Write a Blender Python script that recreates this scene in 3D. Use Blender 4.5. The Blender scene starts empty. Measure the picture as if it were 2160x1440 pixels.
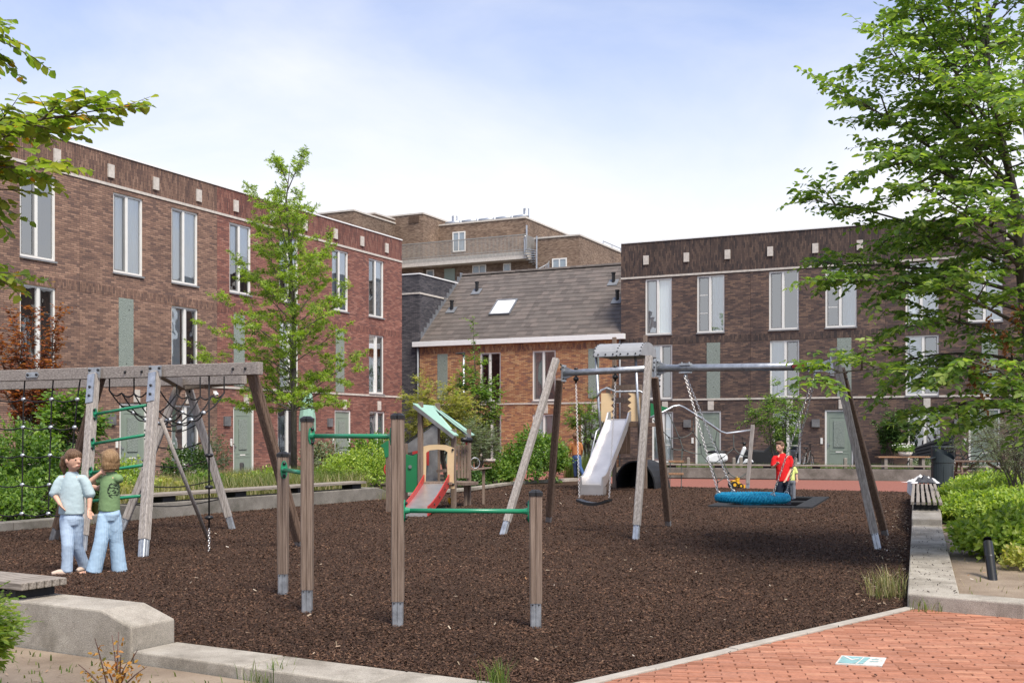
import bpy, bmesh, math, random
import numpy as np
from mathutils import Vector, Matrix

# ---------------------------------------------------------------- scene, camera, light
S = bpy.context.scene
C = S.collection
rad = math.radians
F, HZ, HC = 2350.0, 913.0, 1.5            # focal length and horizon in photo pixels, eye height in metres
cam_data = bpy.data.cameras.new('camera')
cam = bpy.data.objects.new('camera', cam_data); C.objects.link(cam)
cam.location = (0, 0, HC); cam.rotation_euler = (rad(90), 0, 0)
cam_data.sensor_width = 36; cam_data.lens = F / 2160 * 36
cam_data.shift_y = (HZ - 720) / 2160
cam_data.clip_start = 0.1; cam_data.clip_end = 3000
S.camera = cam

SUN_EL, SUN_AZ = 58.0, 150.0               # azimuth measured clockwise from +Y (into the picture) towards +X
world = bpy.data.worlds.new('World'); S.world = world; world.use_nodes = True
wn, wl = world.node_tree.nodes, world.node_tree.links
wn.clear()
w_out = wn.new('ShaderNodeOutputWorld'); w_bg = wn.new('ShaderNodeBackground')
sky = wn.new('ShaderNodeTexSky'); sky.sky_type = 'NISHITA'; sky.sun_disc = False
sky.sun_elevation = rad(SUN_EL); sky.sun_rotation = rad(SUN_AZ)
sky.air_density = 1.0; sky.dust_density = 0.6; sky.ozone_density = 2.0
w_tc = wn.new('ShaderNodeTexCoord'); w_map = wn.new('ShaderNodeMapping'); w_map.inputs['Scale'].default_value = (1.0, 1.0, 2.6)
w_no = wn.new('ShaderNodeTexNoise'); w_no.inputs['Scale'].default_value = 1.7; w_no.inputs['Detail'].default_value = 7; w_no.inputs['Roughness'].default_value = 0.55
w_no.inputs['Distortion'].default_value = 0.5
w_ra = wn.new('ShaderNodeValToRGB'); w_ra.color_ramp.elements[0].position = 0.36; w_ra.color_ramp.elements[1].position = 0.74
w_sep = wn.new('ShaderNodeSeparateXYZ'); w_mr = wn.new('ShaderNodeMapRange')
w_mr.inputs['From Min'].default_value = 0.02; w_mr.inputs['From Max'].default_value = 0.34
w_mr.inputs['To Min'].default_value = 0.95; w_mr.inputs['To Max'].default_value = 0.10
w_max = wn.new('ShaderNodeMath'); w_max.operation = 'MULTIPLY_ADD'; w_max.inputs[1].default_value = 0.6; w_max.use_clamp = True
w_gain = wn.new('ShaderNodeMix'); w_gain.data_type = 'RGBA'; w_gain.blend_type = 'MULTIPLY'; w_gain.inputs['Factor'].default_value = 1.0
w_gain.inputs['B'].default_value = (.80, .78, .90, 1)
w_mix = wn.new('ShaderNodeMix'); w_mix.data_type = 'RGBA'; w_mix.inputs['B'].default_value = (4.35, 4.35, 4.5, 1)
wl.new(w_tc.outputs['Generated'], w_map.inputs['Vector']); wl.new(w_map.outputs[0], w_no.inputs['Vector'])
wl.new(w_no.outputs['Fac'], w_ra.inputs[0]); wl.new(w_tc.outputs['Generated'], w_sep.inputs[0])
wl.new(w_sep.outputs['Z'], w_mr.inputs['Value']); wl.new(w_ra.outputs[0], w_max.inputs[0]); wl.new(w_mr.outputs[0], w_max.inputs[2])
wl.new(sky.outputs[0], w_gain.inputs['A']); wl.new(w_gain.outputs['Result'], w_mix.inputs['A'])
wl.new(w_max.outputs[0], w_mix.inputs['Factor']); wl.new(w_mix.outputs['Result'], w_bg.inputs['Color'])
w_bg.inputs['Strength'].default_value = 0.11
wl.new(w_bg.outputs[0], w_out.inputs['Surface'])

sun_d = bpy.data.lights.new('sun', 'SUN'); sun = bpy.data.objects.new('sun', sun_d); C.objects.link(sun)
sun_d.energy = 2.6; sun_d.angle = rad(22.0); sun_d.color = (1.0, 0.93, 0.82)
_az, _el = rad(SUN_AZ), rad(SUN_EL)
_sd = Vector((math.sin(_az) * math.cos(_el), math.cos(_az) * math.cos(_el), math.sin(_el)))
sun.rotation_euler = _sd.to_track_quat('Z', 'Y').to_euler(); sun.location = (15, -20, 40)

S.view_settings.view_transform = 'Standard'; S.view_settings.look = 'None'
S.view_settings.exposure = 1.2; S.view_settings.gamma = 1.0; S.view_settings.use_curve_mapping = False
S.render.engine = 'CYCLES'

# ---------------------------------------------------------------- helpers
def at(u, v, Y):                           # a photo pixel at depth Y
    return Vector(((u - 1080) * Y / F, Y, HC - (v - HZ) * Y / F))
def gr(u, v, z=0.0):                       # a photo pixel on the level z
    Y = F * (HC - z) / (v - HZ)
    return Vector(((u - 1080) * Y / F, Y, z))
WLOC = {}
rng = random.Random(5)

class MB:
    def __init__(s): s.v = []; s.f = []; s.m = []
    def add(s, vs, fs, mi=0):
        o = len(s.v); s.v += [tuple(p) for p in vs]
        for f in fs: s.f.append(tuple(i + o for i in f)); s.m.append(mi)
        return s
    def box(s, c, size, rot=None, mi=0):
        c = Vector(c); h = [x / 2 for x in size]; vs = []
        for x in (-1, 1):
            for y in (-1, 1):
                for z in (-1, 1):
                    p = Vector((x * h[0], y * h[1], z * h[2]))
                    if rot: p = rot @ p
                    vs.append(c + p)
        return s.add(vs, [(0, 1, 3, 2), (4, 6, 7, 5), (0, 4, 5, 1), (2, 3, 7, 6), (0, 2, 6, 4), (1, 5, 7, 3)], mi)
    def b2(s, x0, x1, y0, y1, z0, z1, mi=0):
        return s.box(((x0 + x1) / 2, (y0 + y1) / 2, (z0 + z1) / 2), (abs(x1 - x0), abs(y1 - y0), abs(z1 - z0)), None, mi)
    def frame(s, a, b, side=(1, 0, 0)):
        a = Vector(a); b = Vector(b); d = (b - a).normalized(); sd = Vector(side)
        sd = sd - d * sd.dot(d)
        if sd.length < 1e-4: sd = Vector((0, 1, 0)) - d * d.y
        sd.normalize(); return a, b, d, sd, d.cross(sd)
    def sweep(s, a, b, poly, side=(1, 0, 0), mi=0, poly2=None):   # extrude a 2D outline from a to b
        a, b, d, x, y = s.frame(a, b, side); n = len(poly); q = poly2 or poly
        vs = [a + x * p[0] + y * p[1] for p in poly] + [b + x * p[0] + y * p[1] for p in q]
        fs = [(i, (i + 1) % n, (i + 1) % n + n, i + n) for i in range(n)] + [tuple(reversed(range(n))), tuple(range(n, 2 * n))]
        return s.add(vs, fs, mi)
    def beam(s, a, b, w, h, side=(1, 0, 0), mi=0):
        return s.sweep(a, b, [(-w / 2, -h / 2), (w / 2, -h / 2), (w / 2, h / 2), (-w / 2, h / 2)], side, mi)
    def tube(s, pts, r, n=8, mi=0, flat=1.0, side=None, caps=True):
        pts = [Vector(p) for p in pts]; m = len(pts)
        rr = r if isinstance(r, (list, tuple)) else [r] * m
        vs = []; prev = Vector(side) if side else None
        for i, p in enumerate(pts):
            d = (pts[min(i + 1, m - 1)] - pts[max(i - 1, 0)])
            d = d.normalized() if d.length > 1e-9 else Vector((0, 0, 1))
            if prev is None: prev = Vector((1, 0, 0)) if abs(d.x) < .8 else Vector((0, 1, 0))
            x = prev - d * prev.dot(d)
            if x.length < 1e-5: x = d.orthogonal()
            x.normalize(); prev = x; y = d.cross(x)
            q = rr[i]
            qa, qb = (q if isinstance(q, (list, tuple)) else (q, q * flat))
            for k in range(n):
                t = 2 * math.pi * k / n
                vs.append(p + x * (math.cos(t) * qa) + y * (math.sin(t) * qb))
        fs = []
        for i in range(m - 1):
            for k in range(n):
                k2 = (k + 1) % n; fs.append((i * n + k, i * n + k2, (i + 1) * n + k2, (i + 1) * n + k))
        if caps: fs += [tuple(reversed(range(n))), tuple((m - 1) * n + k for k in range(n))]
        return s.add(vs, fs, mi)
    def ell(s, c, r, n=12, m=8, rot=None, mi=0):
        c = Vector(c); vs = [];
        for i in range(m + 1):
            ph = math.pi * i / m
            for k in range(n):
                t = 2 * math.pi * k / n
                p = Vector((r[0] * math.sin(ph) * math.cos(t), r[1] * math.sin(ph) * math.sin(t), r[2] * math.cos(ph)))
                if rot: p = rot @ p
                vs.append(c + p)
        fs = [(i * n + k, (i + 1) * n + k, (i + 1) * n + (k + 1) % n, i * n + (k + 1) % n) for i in range(m) for k in range(n)]
        return s.add(vs, fs, mi)
    def lathe(s, prof, c=(0, 0, 0), n=20, mi=0, rot=None):
        c = Vector(c); vs = []; m = len(prof)
        for (r, z) in prof:
            for k in range(n):
                t = 2 * math.pi * k / n; p = Vector((r * math.cos(t), r * math.sin(t), z))
                vs.append(c + (rot @ p if rot else p))
        fs = [(i * n + k, i * n + (k + 1) % n, (i + 1) * n + (k + 1) % n, (i + 1) * n + k) for i in range(m - 1) for k in range(n)]
        return s.add(vs, fs, mi)
    def torus(s, c, R, r, n=16, m=6, x=(1, 0, 0), y=(0, 1, 0), sx=1.0, mi=0):
        c = Vector(c); x = Vector(x).normalized(); y = Vector(y).normalized(); z = x.cross(y); vs = []
        for i in range(n):
            t = 2 * math.pi * i / n; rd = x * (math.cos(t)) + y * math.sin(t)
            ce = c + x * (math.cos(t) * R * sx) + y * (math.sin(t) * R)
            for k in range(m):
                p = 2 * math.pi * k / m; vs.append(ce + rd * (math.cos(p) * r) + z * (math.sin(p) * r))
        fs = [(i * m + k, ((i + 1) % n) * m + k, ((i + 1) % n) * m + (k + 1) % m, i * m + (k + 1) % m) for i in range(n) for k in range(m)]
        return s.add(vs, fs, mi)
    def prism(s, poly, z0, z1, mi=0):
        n = len(poly); vs = [(p[0], p[1], z0) for p in poly] + [(p[0], p[1], z1) for p in poly]
        fs = [(i, (i + 1) % n, (i + 1) % n + n, i + n) for i in range(n)] + [tuple(reversed(range(n))), tuple(range(n, 2 * n))]
        return s.add(vs, fs, mi)
    def extr(s, poly, vec, mi=0):              # 3D outline pushed along a vector
        n = len(poly); vec = Vector(vec); vs = [Vector(p) for p in poly]; vs += [p + vec for p in vs]
        fs = [(i, (i + 1) % n, (i + 1) % n + n, i + n) for i in range(n)] + [tuple(reversed(range(n))), tuple(range(n, 2 * n))]
        return s.add(vs, fs, mi)
    def mesh(s, name, mats, smooth=False, org=None, fix=True):
        me = bpy.data.meshes.new(name)
        vs = s.v if org is None else [(p[0] - org[0], p[1] - org[1], p[2] - org[2]) for p in s.v]
        me.from_pydata(vs, [], s.f)
        if not isinstance(mats, (list, tuple)): mats = [mats]
        for m in mats: me.materials.append(m)
        if len(mats) > 1: me.polygons.foreach_set('material_index', s.m)
        if fix:
            bm = bmesh.new(); bm.from_mesh(me); bmesh.ops.recalc_face_normals(bm, faces=bm.faces); bm.to_mesh(me); bm.free()
        if smooth: me.polygons.foreach_set('use_smooth', [True] * len(me.polygons))
        me.update(); return me
    def build(s, name, mats, parent=None, smooth=False, bevel=0, world=False, loc=None, fix=True, auto=False):
        org = None
        if world and parent is not None: org = WLOC[root(parent).name]
        if parent is None and loc is not None: org = loc
        me = s.mesh(name, mats, smooth or auto, org, fix)
        o = bpy.data.objects.new(name, me); C.objects.link(o)
        if parent is not None: o.parent = parent
        elif loc is not None: o.location = loc; WLOC[o.name] = Vector(loc)
        else: WLOC[o.name] = Vector((0, 0, 0))
        if bevel:
            b = o.modifiers.new('bevel', 'BEVEL'); b.width = bevel; b.segments = 2; b.limit_method = 'ANGLE'; b.angle_limit = rad(40)
        if auto: sharp(me)
        return o
def sharp(me, ang=35):
    bm = bmesh.new(); bm.from_mesh(me)
    for e in bm.edges:
        if len(e.link_faces) == 2 and e.calc_face_angle(0) > rad(ang): e.smooth = False
    bm.to_mesh(me); bm.free()
def root(o):
    while o.parent is not None: o = o.parent
    return o
def tag(o, label=None, cat=None, group=None, kind=None):
    if label: o['label'] = label
    if cat: o['category'] = cat
    if group: o['group'] = group
    if kind: o['kind'] = kind
    return o
def thing(name, label, cat, loc=(0, 0, 0), rz=0.0, group=None):
    o = bpy.data.objects.new(name, None); C.objects.link(o); o.location = loc; o.rotation_euler = (0, 0, rz)
    o.empty_display_size = .2; WLOC[o.name] = Vector(loc)
    return tag(o, label, cat, group)
def inst(name, me, parent, loc=(0, 0, 0), rot=None, scale=None):
    o = bpy.data.objects.new(name, me); C.objects.link(o); o.parent = parent; o.location = loc
    if rot: o.rotation_euler = rot
    if scale: o.scale = scale
    return o
def np_mesh(name, V, Fa, mat, smooth=False):   # fast mesh: V (n,3), Fa (m,k)
    me = bpy.data.meshes.new(name); V = np.ascontiguousarray(V, dtype=np.float32); Fa = np.ascontiguousarray(Fa, dtype=np.int32)
    m, k = Fa.shape
    me.vertices.add(len(V)); me.vertices.foreach_set('co', V.ravel())
    me.loops.add(m * k); me.loops.foreach_set('vertex_index', Fa.ravel())
    me.polygons.add(m); me.polygons.foreach_set('loop_start', np.arange(0, m * k, k, dtype=np.int32))
    me.polygons.foreach_set('loop_total', np.full(m, k, dtype=np.int32))
    if smooth: me.polygons.foreach_set('use_smooth', np.ones(m, dtype=bool))
    me.materials.append(mat); me.update(calc_edges=True); return me

# ---------------------------------------------------------------- materials
def nt(name):
    m = bpy.data.materials.new(name); m.use_nodes = True; t = m.node_tree
    return m, t.nodes, t.links, t.nodes['Principled BSDF']
def ramp(n, stops):
    r = n.new('ShaderNodeValToRGB'); e = r.color_ramp.elements
    e[0].position, e[0].color = stops[0][0], (*stops[0][1], 1); e[1].position, e[1].color = stops[-1][0], (*stops[-1][1], 1)
    for p, c in stops[1:-1]: x = e.new(p); x.color = (*c, 1)
    return r
def lerp3(a, b, t): return tuple(a[i] + (b[i] - a[i]) * t for i in range(3))
def noise_mat(name, cols, scale=6.0, rough=0.7, metal=0.0, bump=0.0, bscale=40.0, stretch=(1, 1, 1), detail=5, spec=0.3, lo=.3, hi=.7, rvar=0.0, bdist=.01):
    m, n, l, b = nt(name)
    tc = n.new('ShaderNodeTexCoord'); mp = n.new('ShaderNodeMapping'); mp.inputs['Scale'].default_value = stretch
    l.new(tc.outputs['Object'], mp.inputs[0])
    no = n.new('ShaderNodeTexNoise'); no.inputs['Scale'].default_value = scale; no.inputs['Detail'].default_value = detail; no.inputs['Roughness'].default_value = .62
    l.new(mp.outputs[0], no.inputs['Vector'])
    st = [(lo + (hi - lo) * i / max(1, len(cols) - 1), c) for i, c in enumerate(cols)]
    r = ramp(n, st); l.new(no.outputs['Fac'], r.inputs[0]); l.new(r.outputs[0], b.inputs['Base Color'])
    b.inputs['Roughness'].default_value = rough; b.inputs['Metallic'].default_value = metal; b.inputs['Specular IOR Level'].default_value = spec
    if rvar:
        mr = n.new('ShaderNodeMapRange'); mr.inputs['To Min'].default_value = rough - rvar; mr.inputs['To Max'].default_value = rough + rvar
        l.new(no.outputs['Fac'], mr.inputs['Value']); l.new(mr.outputs[0], b.inputs['Roughness'])
    if bump:
        nb = n.new('ShaderNodeTexNoise'); nb.inputs['Scale'].default_value = bscale; nb.inputs['Detail'].default_value = 4
        l.new(mp.outputs[0], nb.inputs['Vector']); bu = n.new('ShaderNodeBump'); bu.inputs['Strength'].default_value = bump; bu.inputs['Distance'].default_value = bdist
        l.new(nb.outputs['Fac'], bu.inputs['Height']); l.new(bu.outputs[0], b.inputs['Normal'])
    return m
def flat_mat(name, c, rough=.5, metal=0, spec=.4, var=.12, scale=5, bump=0.0, bscale=60):
    return noise_mat(name, [tuple(x * (1 - var) for x in c), c, tuple(min(1, x * (1 + var)) for x in c)], scale, rough, metal, bump, bscale, spec=spec)
def brick_mat(name, cols, mortar, vertical=False, patch=0.12):
    m, n, l, b = nt(name)
    tc = n.new('ShaderNodeTexCoord'); sp = n.new('ShaderNodeSeparateXYZ'); l.new(tc.outputs['Object'], sp.inputs[0])
    ad = n.new('ShaderNodeMath'); l.new(sp.outputs['X'], ad.inputs[0]); l.new(sp.outputs['Y'], ad.inputs[1])
    cb = n.new('ShaderNodeCombineXYZ')
    if vertical: l.new(sp.outputs['Z'], cb.inputs[0]); l.new(ad.outputs[0], cb.inputs[1])
    else: l.new(ad.outputs[0], cb.inputs[0]); l.new(sp.outputs['Z'], cb.inputs[1])
    br = n.new('ShaderNodeTexBrick'); br.inputs['Color1'].default_value = (0, 0, 0, 1); br.inputs['Color2'].default_value = (1, 1, 1, 1); br.inputs['Mortar'].default_value = (.5, .5, .5, 1)
    br.inputs['Scale'].default_value = 1.0; br.inputs['Brick Width'].default_value = .222; br.inputs['Row Height'].default_value = .062
    br.inputs['Mortar Size'].default_value = .0055; br.inputs['Mortar Smooth'].default_value = .15; br.offset = .5
    l.new(cb.outputs[0], br.inputs['Vector'])
    no = n.new('ShaderNodeTexNoise'); no.inputs['Scale'].default_value = 1.1; no.inputs['Detail'].default_value = 4; l.new(tc.outputs['Object'], no.inputs['Vector'])
    mr = n.new('ShaderNodeMapRange'); mr.inputs['From Min'].default_value = .3; mr.inputs['From Max'].default_value = .7; mr.inputs['To Min'].default_value = -patch; mr.inputs['To Max'].default_value = patch
    l.new(no.outputs['Fac'], mr.inputs['Value'])
    sc = n.new('ShaderNodeSeparateColor'); l.new(br.outputs['Color'], sc.inputs[0])
    a2 = n.new('ShaderNodeMath'); a2.use_clamp = True; l.new(sc.outputs[0], a2.inputs[0]); l.new(mr.outputs[0], a2.inputs[1])
    r = ramp(n, [(i / (len(cols) - 1), c) for i, c in enumerate(cols)]); l.new(a2.outputs[0], r.inputs[0])
    fine = n.new('ShaderNodeTexNoise'); fine.inputs['Scale'].default_value = 60; fine.inputs['Detail'].default_value = 3; l.new(tc.outputs['Object'], fine.inputs['Vector'])
    mul = n.new('ShaderNodeMix'); mul.data_type = 'RGBA'; mul.blend_type = 'MULTIPLY'; mul.inputs['Factor'].default_value = .45
    fm = n.new('ShaderNodeMapRange'); fm.inputs['To Min'].default_value = .45; fm.inputs['To Max'].default_value = 1.55; l.new(fine.outputs['Fac'], fm.inputs['Value'])
    l.new(r.outputs[0], mul.inputs['A']); l.new(fm.outputs[0], mul.inputs['B'])
    mix = n.new('ShaderNodeMix'); mix.data_type = 'RGBA'; l.new(br.outputs['Fac'], mix.inputs['Factor']); l.new(mul.outputs['Result'], mix.inputs['A']); mix.inputs['B'].default_value = (*mortar, 1)
    wn2 = n.new('ShaderNodeTexNoise'); wn2.inputs['Scale'].default_value = .45; wn2.inputs['Detail'].default_value = 7; l.new(tc.outputs['Object'], wn2.inputs['Vector'])
    wr = ramp(n, [(.3, (.74, .74, .75)), (.7, (1.12, 1.10, 1.08))]); l.new(wn2.outputs['Fac'], wr.inputs[0])
    wm = n.new('ShaderNodeMix'); wm.data_type = 'RGBA'; wm.blend_type = 'MULTIPLY'; wm.inputs['Factor'].default_value = 1; l.new(mix.outputs['Result'], wm.inputs['A']); l.new(wr.outputs[0], wm.inputs['B'])
    l.new(wm.outputs['Result'], b.inputs['Base Color']); b.inputs['Roughness'].default_value = .85; b.inputs['Specular IOR Level'].default_value = .25
    bu = n.new('ShaderNodeBump'); bu.invert = True; bu.inputs['Strength'].default_value = .7; bu.inputs['Distance'].default_value = .008
    l.new(br.outputs['Fac'], bu.inputs['Height']); l.new(bu.outputs[0], b.inputs['Normal'])
    return m
def leaf_mat(name, cols, trans=.35, rough=.45):
    m, n, l, b = nt(name)
    g = n.new('ShaderNodeNewGeometry'); r = ramp(n, [(i / (len(cols) - 1), c) for i, c in enumerate(cols)])
    l.new(g.outputs['Random Per Island'], r.inputs[0]); l.new(r.outputs[0], b.inputs['Base Color'])
    b.inputs['Roughness'].default_value = rough; b.inputs['Specular IOR Level'].default_value = .35
    tr = n.new('ShaderNodeBsdfTranslucent'); gm = n.new('ShaderNodeMix'); gm.data_type = 'RGBA'; gm.blend_type = 'MULTIPLY'; gm.inputs['Factor'].default_value = 1
    l.new(r.outputs[0], gm.inputs['A']); gm.inputs['B'].default_value = (1.5, 1.6, .55, 1); l.new(gm.outputs['Result'], tr.inputs['Color'])
    mx = n.new('ShaderNodeMixShader'); mx.inputs[0].default_value = trans
    l.new(b.outputs[0], mx.inputs[1]); l.new(tr.outputs[0], mx.inputs[2]); l.new(mx.outputs[0], n['Material Output'].inputs['Surface'])
    return m
def island_mat(name, cols, rough=.8, bump=0):
    m, n, l, b = nt(name)
    g = n.new('ShaderNodeNewGeometry'); r = ramp(n, [(i / (len(cols) - 1), c) for i, c in enumerate(cols)])
    tc = n.new('ShaderNodeTexCoord'); no = n.new('ShaderNodeTexNoise'); no.inputs['Scale'].default_value = .55; no.inputs['Detail'].default_value = 6; no.inputs['Roughness'].default_value = .65; l.new(tc.outputs['Object'], no.inputs['Vector'])
    wr = ramp(n, [(.32, (.62, .60, .58)), (.5, (1.0, 1.0, 1.0)), (.68, (1.42, 1.36, 1.30))]); l.new(no.outputs['Fac'], wr.inputs[0])
    wm = n.new('ShaderNodeMix'); wm.data_type = 'RGBA'; wm.blend_type = 'MULTIPLY'; wm.inputs['Factor'].default_value = .8; l.new(r.outputs[0], wm.inputs['A']); l.new(wr.outputs[0], wm.inputs['B'])
    l.new(g.outputs['Random Per Island'], r.inputs[0]); l.new(wm.outputs['Result'], b.inputs['Base Color']); b.inputs['Roughness'].default_value = rough
    b.inputs['Specular IOR Level'].default_value = .2
    return m
def obj_rand_mat(name, cols, rough=.7, scale=25, var=.5, bump=.2):
    m, n, l, b = nt(name)
    oi = n.new('ShaderNodeObjectInfo'); r = ramp(n, [(i / (len(cols) - 1), c) for i, c in enumerate(cols)]); l.new(oi.outputs['Random'], r.inputs[0])
    tc = n.new('ShaderNodeTexCoord'); no = n.new('ShaderNodeTexNoise'); no.inputs['Scale'].default_value = scale; no.inputs['Detail'].default_value = 5
    ad = n.new('ShaderNodeVectorMath'); l.new(tc.outputs['Object'], ad.inputs[0]); l.new(oi.outputs['Location'], ad.inputs[1]); l.new(ad.outputs[0], no.inputs['Vector'])
    mr = n.new('ShaderNodeMapRange'); mr.inputs['To Min'].default_value = 1 - var; mr.inputs['To Max'].default_value = 1 + var; l.new(no.outputs['Fac'], mr.inputs['Value'])
    mx = n.new('ShaderNodeMix'); mx.data_type = 'RGBA'; mx.blend_type = 'MULTIPLY'; mx.inputs['Factor'].default_value = 1; l.new(r.outputs[0], mx.inputs['A']); l.new(mr.outputs[0], mx.inputs['B'])
    l.new(mx.outputs['Result'], b.inputs['Base Color']); b.inputs['Roughness'].default_value = rough; b.inputs['Specular IOR Level'].default_value = .25
    if bump:
        bu = n.new('ShaderNodeBump'); bu.inputs['Strength'].default_value = bump; bu.inputs['Distance'].default_value = .01; l.new(no.outputs['Fac'], bu.inputs['Height']); l.new(bu.outputs[0], b.inputs['Normal'])
    return m
def glass_mat(name, tint=(.88, .93, .93), refl=.32):
    m, n, l, b = nt(name)
    gl = n.new('ShaderNodeBsdfGlossy'); gl.inputs['Roughness'].default_value = .015; gl.inputs['Color'].default_value = (.9, .93, .95, 1)
    tr = n.new('ShaderNodeBsdfTransparent'); tr.inputs['Color'].default_value = (*tint, 1)
    fr = n.new('ShaderNodeFresnel'); fr.inputs['IOR'].default_value = 1.5
    tc = n.new('ShaderNodeTexCoord'); no = n.new('ShaderNodeTexNoise'); no.inputs['Scale'].default_value = 1.4; no.inputs['Detail'].default_value = 1; l.new(tc.outputs['Object'], no.inputs['Vector'])
    bu = n.new('ShaderNodeBump'); bu.inputs['Strength'].default_value = .06; bu.inputs['Distance'].default_value = .1; l.new(no.outputs['Fac'], bu.inputs['Height']); l.new(bu.outputs[0], gl.inputs['Normal'])
    ma = n.new('ShaderNodeMath'); ma.operation = 'MULTIPLY_ADD'; ma.inputs[1].default_value = 1.3; ma.inputs[2].default_value = refl - .05; ma.use_clamp = True
    l.new(fr.outputs[0], ma.inputs[0]); mx = n.new('ShaderNodeMixShader'); l.new(ma.outputs[0], mx.inputs[0]); l.new(tr.outputs[0], mx.inputs[1]); l.new(gl.outputs[0], mx.inputs[2])
    l.new(mx.outputs[0], n['Material Output'].inputs['Surface']); return m
def ring_plate_mat(name, c1, c2):
    m, n, l, b = nt(name)
    tc = n.new('ShaderNodeTexCoord'); sp = n.new('ShaderNodeSeparateXYZ'); l.new(tc.outputs['Object'], sp.inputs[0])
    cb = n.new('ShaderNodeCombineXYZ'); l.new(sp.outputs['X'], cb.inputs[0]); l.new(sp.outputs['Z'], cb.inputs[1])
    vo = n.new('ShaderNodeTexVoronoi'); vo.voronoi_dimensions = '2D'; vo.inputs['Scale'].default_value = 1.9; l.new(cb.outputs[0], vo.inputs['Vector'])
    mu = n.new('ShaderNodeMath'); mu.operation = 'MULTIPLY'; mu.inputs[1].default_value = 75; l.new(vo.outputs['Distance'], mu.inputs[0])
    si = n.new('ShaderNodeMath'); si.operation = 'SINE'; l.new(mu.outputs[0], si.inputs[0])
    v2 = n.new('ShaderNodeTexVoronoi'); v2.inputs['Scale'].default_value = 26; l.new(tc.outputs['Object'], v2.inputs['Vector'])
    a = n.new('ShaderNodeMath'); a.operation = 'SUBTRACT'; l.new(si.outputs[0], a.inputs[0]); l.new(v2.outputs['Distance'], a.inputs[1])
    r = ramp(n, [(.0, c1), (.35, c2)]); l.new(a.outputs[0], r.inputs[0]); l.new(r.outputs[0], b.inputs['Base Color'])
    b.inputs['Roughness'].default_value = .5
    bu = n.new('ShaderNodeBump'); bu.inputs['Strength'].default_value = .6; bu.inputs['Distance'].default_value = .01; bu.invert = True
    l.new(r.outputs[0], bu.inputs['Height']); l.new(bu.outputs[0], b.inputs['Normal']); return m

M = {}
M['brick_brown'] = brick_mat('brick_brown', [(0.141, 0.090, 0.075), (0.215, 0.130, 0.098), (0.267, 0.163, 0.118), (0.341, 0.214, 0.154)], (0.085, 0.07, 0.062), False, 0.12)
M['brick_brown_v'] = brick_mat('brick_brown_v', [(0.118, 0.074, 0.062), (0.178, 0.107, 0.081), (0.222, 0.135, 0.098), (0.283, 0.178, 0.129)], (0.06, 0.05, 0.045), True, 0.12)
M['brick_red'] = brick_mat('brick_red', [(0.155, 0.077, 0.067), (0.232, 0.099, 0.078), (0.278, 0.122, 0.092), (0.340, 0.172, 0.132)], (0.1, 0.07, 0.062), False, 0.12)
M['brick_red_v'] = brick_mat('brick_red_v', [(0.128, 0.064, 0.055), (0.192, 0.082, 0.065), (0.231, 0.100, 0.075), (0.282, 0.143, 0.109)], (0.07, 0.05, 0.047), True, 0.12)
M['brick_dark'] = brick_mat('brick_dark', [(0.063, 0.048, 0.047), (0.099, 0.067, 0.058), (0.131, 0.088, 0.072), (0.187, 0.122, 0.090)], (0.075, 0.066, 0.062), False, 0.16)
M['brick_dark_v'] = brick_mat('brick_dark_v', [(0.046, 0.037, 0.037), (0.074, 0.053, 0.047), (0.097, 0.068, 0.057), (0.138, 0.095, 0.074)], (0.045, 0.038, 0.036), True, 0.14)
M['brick_orange'] = brick_mat('brick_orange', [(0.206, 0.107, 0.081), (0.347, 0.158, 0.087), (0.422, 0.219, 0.107), (0.507, 0.306, 0.164)], (0.11, 0.08, 0.062), False, 0.12)
M['brick_orange_v'] = brick_mat('brick_orange_v', [(0.186, 0.096, 0.071), (0.313, 0.142, 0.079), (0.380, 0.197, 0.097), (0.456, 0.275, 0.147)], (0.09, 0.065, 0.05), True, 0.12)
M['brick_grey'] = brick_mat('brick_grey', [(0.048, 0.048, 0.057), (0.081, 0.078, 0.087), (0.118, 0.111, 0.118)], (.03, .03, .032))
M['brick_taupe'] = brick_mat('brick_taupe', [(0.132, 0.089, 0.065), (0.218, 0.151, 0.108), (0.297, 0.218, 0.158)], (.12, .095, .075), patch=.15)
M['stone'] = flat_mat('stone', (.50, .46, .41), .8, var=.18, scale=9)
M['white_frame'] = flat_mat('white_frame', (.70, .69, .65), .45, var=.04)
M['grey_sash'] = flat_mat('grey_sash', (.21, .21, .205), .4, var=.06)
M['sill'] = flat_mat('sill', (.22, .22, .225), .5)
M['door_green'] = flat_mat('door_green', (.22, .265, .22), .45, var=.05)
M['plate'] = ring_plate_mat('plate', (.17, .20, .175), (.36, .41, .36))
M['glass'] = glass_mat('glass')
M['curtain'] = noise_mat('curtain', [(.74, .76, .77), (.88, .89, .90)], 9, .9, stretch=(3, 3, .05), bump=.3, bscale=9)
M['dark_curtain'] = noise_mat('dark_curtain', [(.10, .11, .12), (.2, .21, .22)], 9, .9, stretch=(3, 3, .05))
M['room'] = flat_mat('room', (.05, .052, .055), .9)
M['zinc'] = flat_mat('zinc', (.19, .20, .215), .5, .3, var=.2)
M['white_gutter'] = flat_mat('white_gutter', (.74, .74, .73), .5, var=.04)
M['tile'] = obj_rand_mat('tile', [(0.087, 0.073, 0.065), (0.112, 0.096, 0.085), (0.138, 0.114, 0.100)], .62, 9, .14, .15)
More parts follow.
